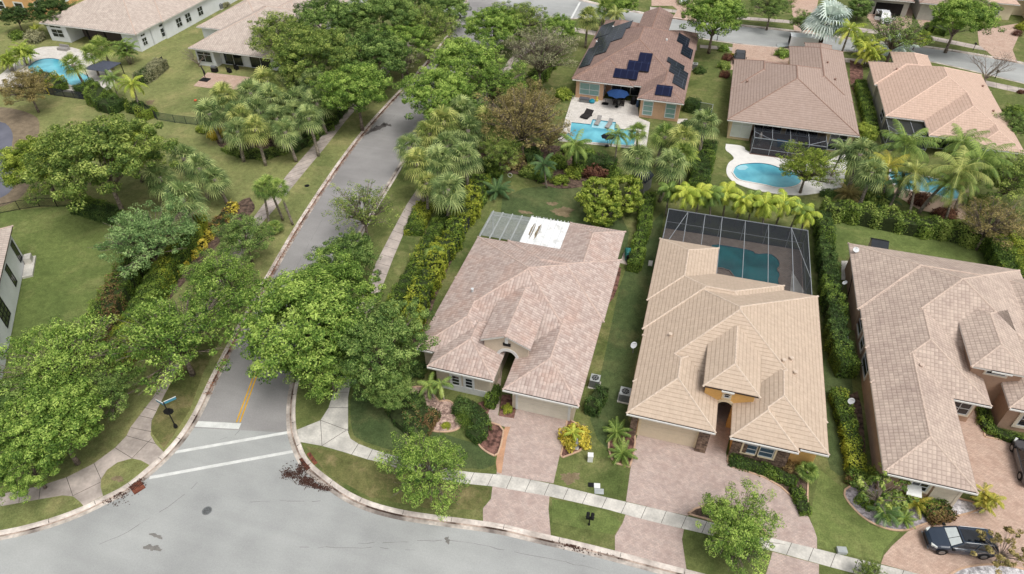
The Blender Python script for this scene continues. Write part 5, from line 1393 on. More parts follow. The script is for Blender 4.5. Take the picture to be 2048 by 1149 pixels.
# top right
g_ = 'trees along the far street'
T('oakA', 1432, 28, 72, 'bright', 'bright green tree leaning over the far street beside the black mailbox', group=g_)
T('airy', 1545, 10, 46, 'oak', 'dull green tree with grey trunk beyond the far street', group=g_)
T('sparse', 1795, 66, 60, 'oak', 'thin olive tree in front of the white pickup', group=g_)
T('oakC', 1835, 76, 32, 'yell', 'small yellow green tree right of the white pickup', group=g_)
T('oakA', 1922, 30, 68, 'bright', 'bright green tree beyond the street left of the paver driveway', group=g_)
T('airy', 1610, 42, 32, 'oak', 'green tree behind the white box trailer', group=g_)
T('oakC', 1235, 5, 40, 'bright', 'bright green tree at the top edge beyond the brown roof', group=g_)
T('dense', 1720, 15, 26, 'oak', 'round green tree left of the dark garage', group=g_)
T('bare', 1985, 128, 46, None, 'leafless pale tree beside the far street', group='leafless trees')
T('bare', 392, 110, 30, None, 'small leafless tree at the patio corner of the cream roofed house', group='leafless trees')
# front yard
T('airy', 850, 930, 82, 'bright', 'light green airy tree in the front lawn of the pink roofed house', group='front garden trees')
T('airy', 1475, 1050, 82, 'bright', 'green tree between two driveways over the front sidewalk', group='front garden trees')
T('oakC', 1475, 1075, 50, 'oak', 'lower dark green part crown beside the front driveway tree', group='front garden trees')
T('airy', 1742, 1142, 26, 'olive', 'small olive tree at the bottom edge over the sidewalk', group='front garden trees')
T('tufts', 2012, 1100, 60, 'brown', 'branchy tree with tufts of narrow leaves beside the black car', group='front garden trees')
T('tufts', 1765, 985, 66, 'olive', 'branchy shrub tree with pale bare limbs at the tan house corner', group='front garden trees')
T('round', 1195, 392, 42, 'yell', 'round yellow green tree, left one of the pair behind the patio cover', group='rounded garden trees')
T('round', 1250, 388, 42, 'yell', 'round yellow green tree, right one of the pair near the small shed', group='rounded garden trees')
T('round', 1205, 425, 34, 'yell', 'low round front crown below the pair of yellow green trees', group='rounded garden trees')
T('sparse', 1985, 440, 66, 'brown', 'dry brown gnarled tree at the end of the long hedge', group='right garden trees')
T('airy', 2025, 350, 70, 'olive', 'olive tree at the right edge behind the dry brown tree', group='right garden trees')
T('airy', 2030, 250, 40, 'oak', 'green tree at the right edge beside the salmon roof', group='right garden trees')
T('airy', 2030, 440, 40, 'oak', 'green crown at the right edge above the clipped hedge', group='right garden trees')
T('airy', 1618, 330, 56, 'yell', 'feathery yellow green bamboo like clump over the kidney pool', group='right garden trees')
T('dense', 1728, 265, 26, 'yell', 'bright leafy bush tree between the taupe and salmon roofs', group='right garden trees')
T('oakC', 30, 30, 32, 'dark', 'dark green tree between the windows of the orange wall', group='trees by the lake')
T('oakB', 100, 20, 42, 'dark', 'dark green tree between the orange and the white house', group='trees by the lake')
# palms
T('airy', 1000, 300, 48, 'olive', 'olive green tree below the brown tree at the hedge top', group='trees of the dense top grove')
T('sparse', 1100, 265, 46, 'brown', 'thin brown tree right of the big brownish tree', group='trees of the dense top grove')
gp_ = 'fan palms of the left grove'
spots = [(445, 190, 'far left crown of the palm grove'), (425, 225, 'palm at the left tip of the grove beside the green fence'), (470, 225, 'palm in the left half of the grove behind the tip'), (500, 180, 'palm at the top left of the grove'),
         (540, 160, 'pale crowned palm at the top middle of the grove'), (585, 155, 'grey green palm at the top of the grove below the olive tree'), (625, 165, 'palm at the top right of the grove'), (520, 215, 'palm in the centre of the grove'),
         (560, 200, 'palm right of the centre of the grove'), (605, 200, 'tall palm on the right side of the grove'), (640, 205, 'last palm on the right end of the grove'), (470, 262, 'low palm at the lower left of the grove'),
         (512, 258, 'front palm with clear trunk at the lower edge of the grove'), (555, 240, 'front palm with pale trunk right of the lower edge of the grove'), (590, 228, 'front palm on the lower right of the grove'), (535, 190, 'palm behind the centre of the grove'), (490, 238, 'palm in the gap left of the centre of the grove'), (578, 262, 'lowest palm at the right front corner of the grove'), (622, 238, 'palm at the lower right edge of the grove near the sidewalk'), (455, 215, 'palm between the left tip and the top left of the grove')]
for i, (x, y, l) in enumerate(spots): T(('sabalB', 'sabalA')[i % 3 == 0], x, y, 34 + (i * 7) % 7, 'sabal' if i % 4 else 'sabaly', 'fan palm, ' + l, 'palm', group=gp_)
gp_ = 'fan palms along the right sidewalk'
spots = [(840, 330, 34, 'left front palm beside the sidewalk'), (830, 295, 32, 'leftmost palm overhanging the side street'), (870, 315, 34, 'palm behind the left front one'), (860, 262, 33, 'upper left palm of the row'), (905, 290, 34, 'palm in the middle of the row'), (892, 372, 38, 'front palm with whole trunk in view before the hedge'),
         (895, 245, 34, 'upper middle palm of the row'), (935, 265, 34, 'palm right of the middle of the row'), (925, 215, 32, 'highest palm of the row'), (960, 240, 30, 'rightmost upper palm by the brown tree'), (935, 315, 34, 'palm on the right side of the row above the hedge'), (885, 345, 34, 'palm just behind the front one'), (850, 368, 26, 'low palm left of the front one beside the sidewalk')]
for i, (x, y, r, l) in enumerate(spots): T(('sabalA', 'sabalB')[i % 2], x, y, r * 1.12, 'sabal' if i % 3 else 'sabaly', 'fan palm, ' + l, 'palm', group=gp_)
gp_ = 'fan palms between sidewalk and mown lawn'
for x, y, r, l in [(355, 318, 34, 'farthest crown of the cluster'), (325, 350, 34, 'leftmost crown beside the olive tree'), (395, 335, 34, 'upper crown with dark trunk'), (437, 352, 30, 'rightmost crown with thick leaning trunk'), (368, 400, 44, 'largest nearest crown above the green hedge')]:
    T('sabalB', x, y, r * 1.1, 'sabal', 'grey green fan palm, ' + l, 'palm', group=gp_)
gp_ = 'slender palms on the left verge'
for x, y, l in [(517, 372, 'left one of the slender verge trio'), (545, 362, 'middle one of the slender verge trio'), (566, 372, 'right one of the slender verge trio'), (548, 455, 'short young one below the trio')]:
    T('sabalT' if y < 400 else 'fanlow', x, y, 26 if y < 400 else 22, 'palm', 'slender palm, ' + l, 'palm', group=gp_)
PL = [('sabalA', 1175, 33, 26, 'sabaly', 'tall fan palm standing at the upper left corner of the brown roof'), ('sabalB', 1205, 15, 24, 'olive', 'fan palm at the top edge left of the far street'), ('queen', 1232, 28, 24, 'sabaly', 'bushy palm behind the brown roof at the far street'),
      ('queen', 1158, 290, 38, 'palm', 'feather palm in front of the left end of the rectangular pool'), ('queen', 1235, 275, 30, 'palm', 'feather palm in front of the middle of the rectangular pool'), ('sabalB', 1280, 265, 24, 'palm', 'small fan palm at the right end of the rectangular pool deck'),
      ('sabalA', 1265, 318, 38, 'sabal', 'fan palm just above the small dark roofed shed'), ('sabalA', 1332, 325, 38, 'sabal', 'big fan palm right of the small shed'), ('sabalB', 1320, 272, 34, 'palm', 'fan palm below the right wing of the solar roofed house'), ('sabalA', 1365, 275, 36, 'sabaly', 'fan palm with drooping skirt behind the dark hedge'),
      ('sabalA', 1410, 252, 36, 'sabal', 'grey fan palm at the corner between the two back gardens'), ('sabalA', 1372, 305, 32, 'olive', 'brownish fan palm over the dark hedge'), ('bottle', 1385, 318, 22, 'palmy', 'small yellow palm beside the dark garden hedge'),
      ('lowfeather', 995, 378, 34, 'palmd', 'low dark feather palm at the corner of the back lawn'), ('fanlow', 872, 512, 34, 'palm', 'low fan palm growing out of the hedge beside the pink roof'), ('queen', 1095, 330, 30, 'palmd', 'dark feather palm in the red mulch bed'),
      ('coco', 1835, 300, 60, 'palm', 'bending coconut palm in front of the salmon roofed house'), ('coco', 1880, 335, 62, 'sabaly', 'bending coconut palm over the half hidden pool'), ('coco', 1790, 335, 46, 'palmo', 'orange tinged coconut palm left of the half hidden pool'), ('coco', 1955, 330, 62, 'palm', 'tall coconut palm with pale slanting trunk at right of the pool'),
      ('coco', 1915, 290, 50, 'palm', 'coconut palm nearest the corner of the salmon roof'), ('sabalB', 1722, 310, 40, 'sabal', 'fan palm beside the yellow green bush between two back gardens'), ('sabalA', 1745, 345, 36, 'sabal', 'fan palm left of the orange tinged coconut palm'), ('queen', 1680, 300, 34, 'sabal', 'feather palm with curved dark trunk on the white deck'),
      ('coco', 1850, 360, 50, 'sabaly', 'low coconut palm leaning across the middle of the half hidden pool'), ('coco', 1925, 372, 48, 'palm', 'coconut palm over the right end of the half hidden pool'), ('queen', 1800, 365, 38, 'palmd', 'dark feather palm over the left end of the half hidden pool'),
      ('lowfeather', 1768, 395, 34, 'palmd', 'dark low palm at the hedge below the half hidden pool'), ('lowfeather', 1700, 385, 30, 'brown', 'brownish low palm left end of the hedge by the white deck'),
      ('bismarck', 1652, 42, 52, 'silver', 'big silver blue fan palm above the box trailer'), ('queen', 1697, 62, 34, 'palmy', 'yellow feather palm right of the silver palm'), ('areca', 1745, 100, 38, 'palmy', 'yellow clumping palm in the bed by the taupe roof'), ('areca', 1725, 85, 26, 'yell', 'smaller green clumping palm behind the yellow one'), ('lowfeather', 1798, 92, 40, 'silver', 'grey feather palm at the corner of the salmon roof'),
      ('areca', 252, 100, 32, 'palm', 'green feather palm at the corner of the white house'), ('queen', 262, 172, 30, 'palmy', 'yellow feather palm beside the slanting black fence'), ('sabalB', 152, 128, 26, 'olive', 'bushy headed palm leaning over the curved pool'), ('sabalB', 180, 108, 22, 'olive', 'bushy headed palm behind the leaning one at the curved pool'), ('sabalB', 208, 92, 24, 'olive', 'bushy headed palm nearest the lanai'),
      ('queen', 222, 158, 24, 'palm', 'green feather palm above the dark shrub bank'), ('areca', 45, 105, 30, 'yell', 'clumping palm at the left end of the curved pool'), ('areca', 15, 120, 26, 'yell', 'clumping palm at the left edge above the lake'), ('lowfeather', 70, 58, 16, 'palmy', 'small yellow palm beside the garden path'),
      ('bottle', 866, 768, 28, 'palm', 'small palm with white slanting trunk, left one of the pair in pink gravel'), ('bottle', 886, 772, 28, 'palm', 'small palm with white upright trunk, right one of the pair in pink gravel'), ('bottle', 1150, 868, 22, 'palmy', 'small spiky palm in the golden shrub beside the driveway'),
      ('lowfeather', 1235, 862, 32, 'palm', 'dense low palm, upper one at the left side of the wide driveway'), ('lowfeather', 1246, 905, 32, 'palm', 'dense low palm, lower one at the left side of the wide driveway'), ('fanlow', 1614, 942, 30, 'palm', 'fan palm with short pale trunk at the right of the yellow house bed'),
      ('areca', 1970, 1000, 37, 'palmo', 'yellow orange palm clump in white gravel at the garage corner'), ('lowfeather', 1833, 1005, 32, 'palmo', 'bronze cycad like palm below the awning window'), ('lowfeather', 1770, 1020, 36, 'blue', 'grey green strappy clump in lilac gravel'), ('lowfeather', 1810, 1035, 24, 'palm', 'small strappy clump at the tip of the lilac gravel bed')]
for a in PL: T(*a[:5], a[5], 'palm', group='garden palms')
gp_ = 'small yellow green palms behind the pool cage'
for i, (x, y) in enumerate([(1340, 382), (1372, 392), (1402, 386), (1432, 392), (1458, 384), (1482, 402), (1510, 398), (1540, 412), (1566, 402), (1590, 420), (1616, 430)]):
    T('xmas', x, y, 29 + (i * 5) % 6, 'palmy' if i % 3 else 'palm', 'small drooping palm, number %s from the left in the row behind the cage' % ('one two three four five six seven eight nine ten eleven'.split()[i]), 'palm', group=gp_)

# ---- hedges
def hedge(label, px, w, h, leaf, leaf2=None, dens=170, size=.095, z0=.12, bumpy=.12, cat='hedge', grp=None, mix=.3, wave=.0):
    P = dense(GP(px, z0 + h), .35)
    Lw, Rw = offs(P, w / 2), offs(P, -w / 2)
    r = thing('hedge', label, cat, (sum(p[0] for p in P) / len(P), sum(p[1] for p in P) / len(P), z0), grp)
    rng = random.Random(len(label)); b = MB()
    n = len(P); hs_ = [h * (1 + wave * math.sin(i * .9 + math.sin(i * .37) * 3)) for i in range(n)]
    for i in range(n - 1):
        a0, a1, c0, c1 = Lw[i], Lw[i + 1], Rw[i], Rw[i + 1]
        k = .9
        def s(q, p): return (p[0] + (q[0] - p[0]) * k, p[1] + (q[1] - p[1]) * k)
        A0, A1, C0, C1 = s(a0, P[i]), s(a1, P[i + 1]), s(c0, P[i]), s(c1, P[i + 1])
        z = hs_[i] * .9 + z0; z2 = hs_[i + 1] * .9 + z0
        b.face([(*A0, z), (*A1, z2), (*C1, z2), (*C0, z)]); b.face([(*A0, z0), (*A1, z0), (*A1, z2), (*A0, z)]); b.face([(*C0, z0), (*C1, z0), (*C1, z2), (*C0, z)])
        if i == 0: b.face([(*A0, z0), (*C0, z0), (*C0, z), (*A0, z)])
        if i == n - 2: b.face([(*A1, z0), (*C1, z0), (*C1, z2), (*A1, z2)])
    b.build('branches', mat('hedge_inside', (50, 60, 30), .95, .3, 3), r)
    L = sum(math.dist(p, q) for p, q in zip(P, P[1:]))
    cnt = int(min(42000, L * (w + 2 * h) * dens))
    A = np.array(P); i = NP.integers(0, n - 1, cnt); f = NP.random(cnt)
    t = NP.random(cnt) * (w + 2 * h); side = np.where(t < h, 1.0, np.where(t > h + w, -1.0, 0.0))
    lat = np.where(side != 0, side * w / 2, (t - h) - w / 2)
    hh = np.array(hs_)[i]; z = np.where(side > 0, t / h * hh, np.where(side < 0, (t - h - w) / h * hh, hh))
    base = A[i] + (A[i + 1] - A[i]) * f[:, None]; d = A[i + 1] - A[i]; d /= np.linalg.norm(d, axis=1, keepdims=True) + 1e-9
    nr = np.stack([-d[:, 1], d[:, 0]], 1)
    low = np.sin(base[:, 0] * 1.7 + base[:, 1] * 2.3) * np.sin(base[:, 0] * .9 - base[:, 1] * 1.3 + lat * 2) * bumpy
    C = np.stack([base[:, 0] + nr[:, 0] * (lat + low * np.sign(lat + 1e-6)), base[:, 1] + nr[:, 1] * (lat + low * np.sign(lat + 1e-6)), z0 + z + low * 1.2 * (side == 0)], 1) + NP.normal(size=(cnt, 3)) * .07
    C[:, 2] = np.maximum(C[:, 2], z0 + .02)
    N = np.stack([nr[:, 0] * side, nr[:, 1] * side, np.where(side == 0, 1.0, .35)], 1) + NP.normal(size=(cnt, 3)) * .5
    ce = int(dens * w * h * 1.3)
    for ie, sg in ((0, -1), (n - 1, 1)):
        j0, j1 = (0, 1) if ie == 0 else (n - 2, n - 1)
        dv = A[j1] - A[j0]; dv /= np.linalg.norm(dv) + 1e-9; nv_ = np.array([-dv[1], dv[0]])
        lt = NP.uniform(-w / 2, w / 2, ce); zz = NP.uniform(0, 1, ce) * hs_[ie]
        E_ = np.stack([A[ie][0] + nv_[0] * lt + dv[0] * sg * NP.uniform(0, .22, ce), A[ie][1] + nv_[1] * lt + dv[1] * sg * NP.uniform(0, .22, ce), z0 + zz], 1)
        C = np.concatenate([C, E_]); N = np.concatenate([N, np.tile([dv[0] * sg, dv[1] * sg, .4], (ce, 1)) + NP.normal(size=(ce, 3)) * .5])
        base = np.concatenate([base, E_[:, :2]]); lat = np.concatenate([lat, lt]); low = np.concatenate([low, np.zeros(ce)]); cnt += ce
    C -= np.array(r['world'])
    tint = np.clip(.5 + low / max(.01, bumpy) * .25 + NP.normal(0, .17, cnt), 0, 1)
    if leaf2:
        patch = (np.sin(base[:, 0] * .8 + 1.3) + np.sin(base[:, 1] * .6 + lat) + NP.normal(0, .5, cnt)) > (1 - 2 * mix)
        for nm, msk, lf in (('foliage', ~patch, leaf), ('foliage', patch, leaf2)):
            if msk.sum() < 5: continue
            me = leafmesh('hedge', C[msk], N[msk], NP.uniform(size * .7, size * 1.4, msk.sum()), LM[lf], tint=tint[msk]); o = bpy.data.objects.new(nm, me); COL.objects.link(o); o.parent = r
    else:
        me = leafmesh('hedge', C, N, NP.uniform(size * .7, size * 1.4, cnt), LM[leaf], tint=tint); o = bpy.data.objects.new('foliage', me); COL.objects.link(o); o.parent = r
    return r
hg = 'garden hedges'
hedge('long clipped yellow green hedge along the right sidewalk, outer row', [(945, 350), (910, 400), (880, 440), (855, 480), (835, 520), (812, 560), (795, 590), (782, 625)], 1.5, 1.1, 'hedge', 'hedgey', grp=hg, mix=.5, bumpy=.2)
hedge('bushier inner hedge between the fan palms and the pink roofed house', [(965, 350), (945, 400), (915, 440), (895, 480), (868, 520), (845, 570), (832, 610), (815, 640)], 1.9, 1.8, 'hedge', 'hedgey', grp=hg, mix=.45, bumpy=.4, wave=.12, size=.12, dens=120)
hedge('low square hedge mass at the sidewalk below the front fan palm', [(852, 405), (838, 430), (826, 460)], 2.2, .8, 'hedge', 'hedgey', grp=hg)
hedge('narrow bright hedge between the pink and the beige roofed houses', [(1300, 385), (1292, 430), (1284, 465), (1276, 500), (1268, 522)], 1.3, 1.5, 'hedge', 'bright', grp=hg, bumpy=.25)
hedge('long dark hedge right of the pool cage', [(1650, 425), (1655, 480), (1662, 540), (1672, 600), (1680, 660), (1688, 700)], 1.5, 2.0, 'hedge', 'dark', grp=hg, bumpy=.25, mix=.35)
hedge('dark block hedge beside the tan house windows', [(1680, 712), (1702, 712), (1712, 712)], 2.2, 1.9, 'hedge', 'dark', grp=hg, mix=.5)
hedge('yellow clipped hedge under the left wall of the tan house', [(1678, 778), (1690, 820), (1702, 860), (1712, 900), (1718, 935)], 1.3, 1.0, 'hedgey', 'hedge', grp=hg)
hedge('long leafy hedge across the back of the tan house lawn', [(1652, 408), (1700, 412), (1760, 424), (1830, 438), (1900, 446), (1950, 460), (1985, 470)], 2.0, 1.9, 'hedge', 'olive', grp=hg, bumpy=.4, wave=.1, size=.12, dens=120)
hedge('bright hedge at the right edge beside the mown lawn', [(2000, 470), (2018, 510), (2040, 550), (2070, 600)], 2.6, 2.0, 'hedge', 'hedgey', grp=hg, mix=.6)
hedge('yellow green hedge cut by the right edge', [(2060, 450), (2070, 500), (2085, 560)], 4, 2.0, 'hedgey', 'yell', grp=hg)
hedge('tall clipped green hedge between the left sidewalk and the mown lawn', [(392, 430), (372, 470), (340, 510), (305, 560), (275, 610), (245, 660), (225, 700)], 2.0, 2.2, 'hedge', 'hedgey', grp=hg, mix=.4)
hedge('red brown hedge mixed with green at the edge of the mown lawn', [(275, 500), (250, 540), (225, 580), (202, 620), (185, 660)], 2.2, 1.9, 'redbr', 'hedge', grp=hg, mix=.4, bumpy=.3)
hedge('row of golden crotons along the left sidewalk', [(465, 405), (445, 430), (410, 470), (380, 500), (352, 535), (325, 565), (300, 595)], 1.1, .8, 'gold', 'redbr', grp=hg, mix=.3, bumpy=.4, size=.13, dens=120)
hedge('row of golden crotons under the tree near the street sign', [(262, 700), (245, 722), (225, 742)], 1.2, .8, 'gold', 'redbr', grp=hg, bumpy=.4, size=.11)
hedge('dark hedge below the rounded olive tree', [(150, 402), (190, 412), (230, 425)], 2.4, 1.2, 'dark', 'hedge', grp=hg)
hedge('hedge between the grey olive tree and the solar roofed house', [(1112, 98), (1095, 120), (1078, 142), (1062, 158), (1050, 172)], 2.2, 1.8, 'hedge', 'bright', grp=hg, bumpy=.4)
hedge('dark hedge across the back of the red mulch bed', [(1150, 318), (1190, 316), (1230, 322)], 2.2, 2.0, 'dark', 'hedge', grp=hg, bumpy=.35)
hedge('dark tall hedge between the small shed and the kidney pool lawn', [(1418, 280), (1410, 310), (1402, 340), (1398, 365)], 2.2, 2.2, 'dark', 'hedge', grp=hg, mix=.4, bumpy=.3)
hedge('dark box hedge at the corner of the solar roofed house', [(1374, 200), (1384, 202), (1396, 205)], 2.2, 1.5, 'dark', grp=hg)
hedge('lower dark hedge beside the tall window wall', [(1365, 245), (1380, 250), (1395, 248)], 2.4, 1.4, 'dark', grp=hg)
hedge('low clipped hedge line between the taupe and salmon roofs', [(1722, 160), (1730, 190), (1738, 220), (1746, 255)], 1.6, 1.1, 'hedge', grp=hg)
hedge('grey green hedge along the fence of the white house', [(320, 118), (308, 128), (290, 142), (275, 150)], 2.2, 1.6, 'grey', 'dark', grp=hg, mix=.5)
hedge('low dark shrub bank behind the curved pool', [(165, 165), (190, 182), (215, 200), (235, 205)], 3.2, 1.5, 'hedge', 'dark', grp=hg, bumpy=.5)
hedge('flowering shrub bank at the lake side of the curved pool', [(62, 150), (80, 150), (100, 160), (112, 170)], 3.2, 1.2, 'hedge', 'gold', grp=hg, mix=.25, bumpy=.5)
hedge('dark shrub belt under the left palm grove', [(680, 205), (650, 240), (610, 270), (575, 290)], 3, .9, 'hedge', 'dark', grp=hg, bumpy=.5)
hedge('low grassy belt in front of the left palm grove', [(455, 292), (490, 306), (530, 308), (570, 296)], 2.2, .4, 'olive', 'hedge', grp=hg, bumpy=.2)
hedge('curved dark foundation hedge in front of the two white windows', [(912, 805), (940, 812), (958, 830), (962, 855), (945, 868)], 1.5, .9, 'hedge', 'dark', grp=hg, mix=.5)
hedge('low dark shrub mass left of the pink gravel', [(808, 790), (812, 820), (836, 838), (862, 846)], 3.2, .9, 'dark', 'redbr', grp=hg, mix=.3, bumpy=.3)
hedge('strip of green shrubs along the entry walk', [(992, 770), (985, 790), (980, 803)], .9, .9, 'hedge', 'hedgey', grp=hg)
hedge('low green border in front of the stone trimmed windows', [(1464, 918), (1500, 926), (1550, 942), (1590, 962)], 1.0, .5, 'hedge', 'dark', grp=hg)
hedge('green border along the right edge of the house bed', [(1592, 975), (1604, 1000), (1612, 1022)], .9, .5, 'hedge', grp=hg)
hedge('rounded hedge in the lilac gravel below the garage', [(1860, 1022), (1885, 1018), (1900, 1014)], 1.6, .8, 'hedge', 'redbr', grp=hg, mix=.2)
hedge('green border at the entry of the tan house', [(1968, 815), (1975, 850), (2010, 868), (2048, 880)], .9, .5, 'hedge', grp=hg)
hedge('hedge below the left wall of the tan house beyond the yellow one', [(1722, 940), (1716, 960)], 1.6, .9, 'hedge', 'redbr', grp=hg)
hedge('green shrub line in front of the far grey house', [(1862, 44), (1880, 52), (1900, 58)], 3, 1.2, 'hedge', 'olive', grp=hg, bumpy=.4)
hedge('dark foliage strip along the pink roofed house wall', [(1182, 812), (1192, 795), (1206, 775)], 1.1, 1.2, 'dark', grp=hg, bumpy=.3)
hedge('undergrowth along the lake bank fence', [(262, 205), (285, 215), (300, 222)], 2.2, 1.2, 'dark', 'yell', grp=hg, bumpy=.4)
# shrubs
SH = [('shrubA', 1115, 325, 24, 'hedge', 'green shrub behind the feather palm in the garden bed'), ('shrubA', 1060, 310, 26, 'dark', 'dark green shrub under the brown tree'), ('shrubA', 1175, 312, 22, 'hedge', 'green shrub at the back of the garden bed below the pool deck'), ('shrubA', 990, 345, 20, 'hedge', 'green shrub at the left tip of the garden bed'), ('shrubA', 1225, 345, 22, 'hedge', 'green shrub at the right end of the garden bed'), ('shrubA', 1140, 300, 20, 'olive', 'olive shrub at the lower left corner of the pool deck'),
      ('ball', 932, 838, 22, 'hedge', 'clipped round green shrub inside the curved foundation hedge'), ('shrubA', 1150, 875, 33, 'gold', 'large golden leaved shrub beside the driveway'), ('shrubA', 1015, 818, 12, 'hedgey', 'yellow green conical shrub at the garage corner'),
      ('shrubB', 800, 795, 22, 'gold', 'yellow spotted croton at the left of the dark shrub mass'), ('shrubB', 858, 848, 12, 'hedgey', 'small shrub on the lower edge of the pink gravel'), ('shrubB', 892, 852, 10, 'hedgey', 'small green plant in the pink gravel'),
      ('shrubA', 1190, 345, 28, 'red', 'dark red shrub in the mulch bed behind the lawn'), ('shrubA', 1150, 345, 22, 'yell', 'yellow green shrub left of the dark red one'), ('shrubA', 1085, 350, 24, 'hedge', 'green shrub in the mulch bed below the feather palm'), ('shrubB', 1120, 362, 18, 'yell', 'low yellow plant at the mulch bed edge'), ('shrubA', 1060, 345, 22, 'olive', 'olive shrub at the left part of the mulch bed'), ('shrubA', 1020, 320, 34, 'brown', 'brownish undergrowth shrub below the big brownish tree'),
      ('shrubA', 1128, 190, 20, 'yell', 'yellow green bush left of the white pool deck'), ('shrubA', 1447, 98, 12, 'bright', 'bright shrub at the far driveway of the taupe roofed house'), ('shrubA', 1455, 116, 12, 'red', 'red shrub beside the far driveway'), ('shrubB', 1464, 110, 5, 'gold', 'tiny golden bush next to the red shrub'), ('shrubA', 1450, 150, 12, 'red', 'reddish bush at the left wall of the taupe roofed house'), ('shrubA', 1448, 132, 14, 'olive', 'olive bush at the upper left corner of the taupe roof'),
      ('shrubA', 1400, 142, 14, 'dark', 'dark bush by the wall of the solar roofed house'), ('shrubA', 1565, 108, 16, 'bright', 'feathery shrub between far driveway and taupe roof'), ('shrubA', 1840, 400, 22, 'red', 'dark red shrub right of the orange tinged palm'), ('shrubA', 1890, 430, 24, 'red', 'dark red shrub behind the leafy hedge'), ('shrubA', 1750, 400, 30, 'olive', 'olive shrub behind the hedge corner'), ('shrubA', 1960, 410, 30, 'olive', 'olive shrub below the pale slanting palm trunk'),
      ('shrubA', 1705, 1010, 1, 'hedge', ''), ('shrubA', 1735, 1000, 24, 'hedge', 'green shrub at the left end of the lilac gravel'), ('shrubA', 1790, 1000, 26, 'olive', 'olive shrub in front of the blank tan wall'), ('shrubA', 1745, 950, 22, 'yell', 'yellow green shrub at the corner of the tan house'),
      ('ball', 2034, 68, 10, 'red', 'dark red ball shrub at the far paver driveway'), ('shrubA', 2045, 55, 14, 'hedgey', 'green shrub behind the dark red ball'), ('shrubA', 70, 75, 22, 'grey', 'grey brown shrub beside the garden path'), ('shrubA', 35, 72, 16, 'hedge', 'green shrub under the orange wall'), ('shrubA', 2030, 225, 22, 'hedge', 'dark green shrub at the right edge lawn'), ('shrubB', 2042, 185, 8, 'red', 'magenta shrub at the right edge near the sidewalk'),
      ('shrubA', 1655, 388, 16, 'dark', 'dark shrub at the corner of the white deck'), ('shrubA', 1712, 172, 9, 'grey', 'pale round shrub beside the taupe roof'), ('shrubA', 435, 268, 20, 'gold', 'yellow shrub at the left foot of the palm grove'), ('shrubA', 410, 258, 18, 'yell', 'yellow green plant at the left end of the green fence'), ('shrubA', 120, 148, 1, 'hedge', ''),
      ('shrubA', 955, 395, 24, 'hedge', 'green bush at the top of the hedge beside the back lawn'), ('shrubA', 975, 330, 26, 'dark', 'dark bush between the palms and the brown tree'), ('shrubA', 1130, 90, 1, 'hedge', ''), ('shrubA', 830, 740, 26, 'dark', 'dark bush between the corner tree and the pink roof'), ('shrubB', 860, 700, 1, 'hedge', ''), ('shrubA', 300, 25, 1, 'hedge', ''), ('shrubB', 448, 12, 12, 'grey', 'grey shrub beside the air conditioner of the white house'), ('shrubA', 1580, 935, 16, 'redbr', 'reddish plant in the yellow house bed')]
for k, x, y, r, lf, l in SH:
    if l: T(k, x, y, r, lf, l, 'shrub', group='garden shrubs')
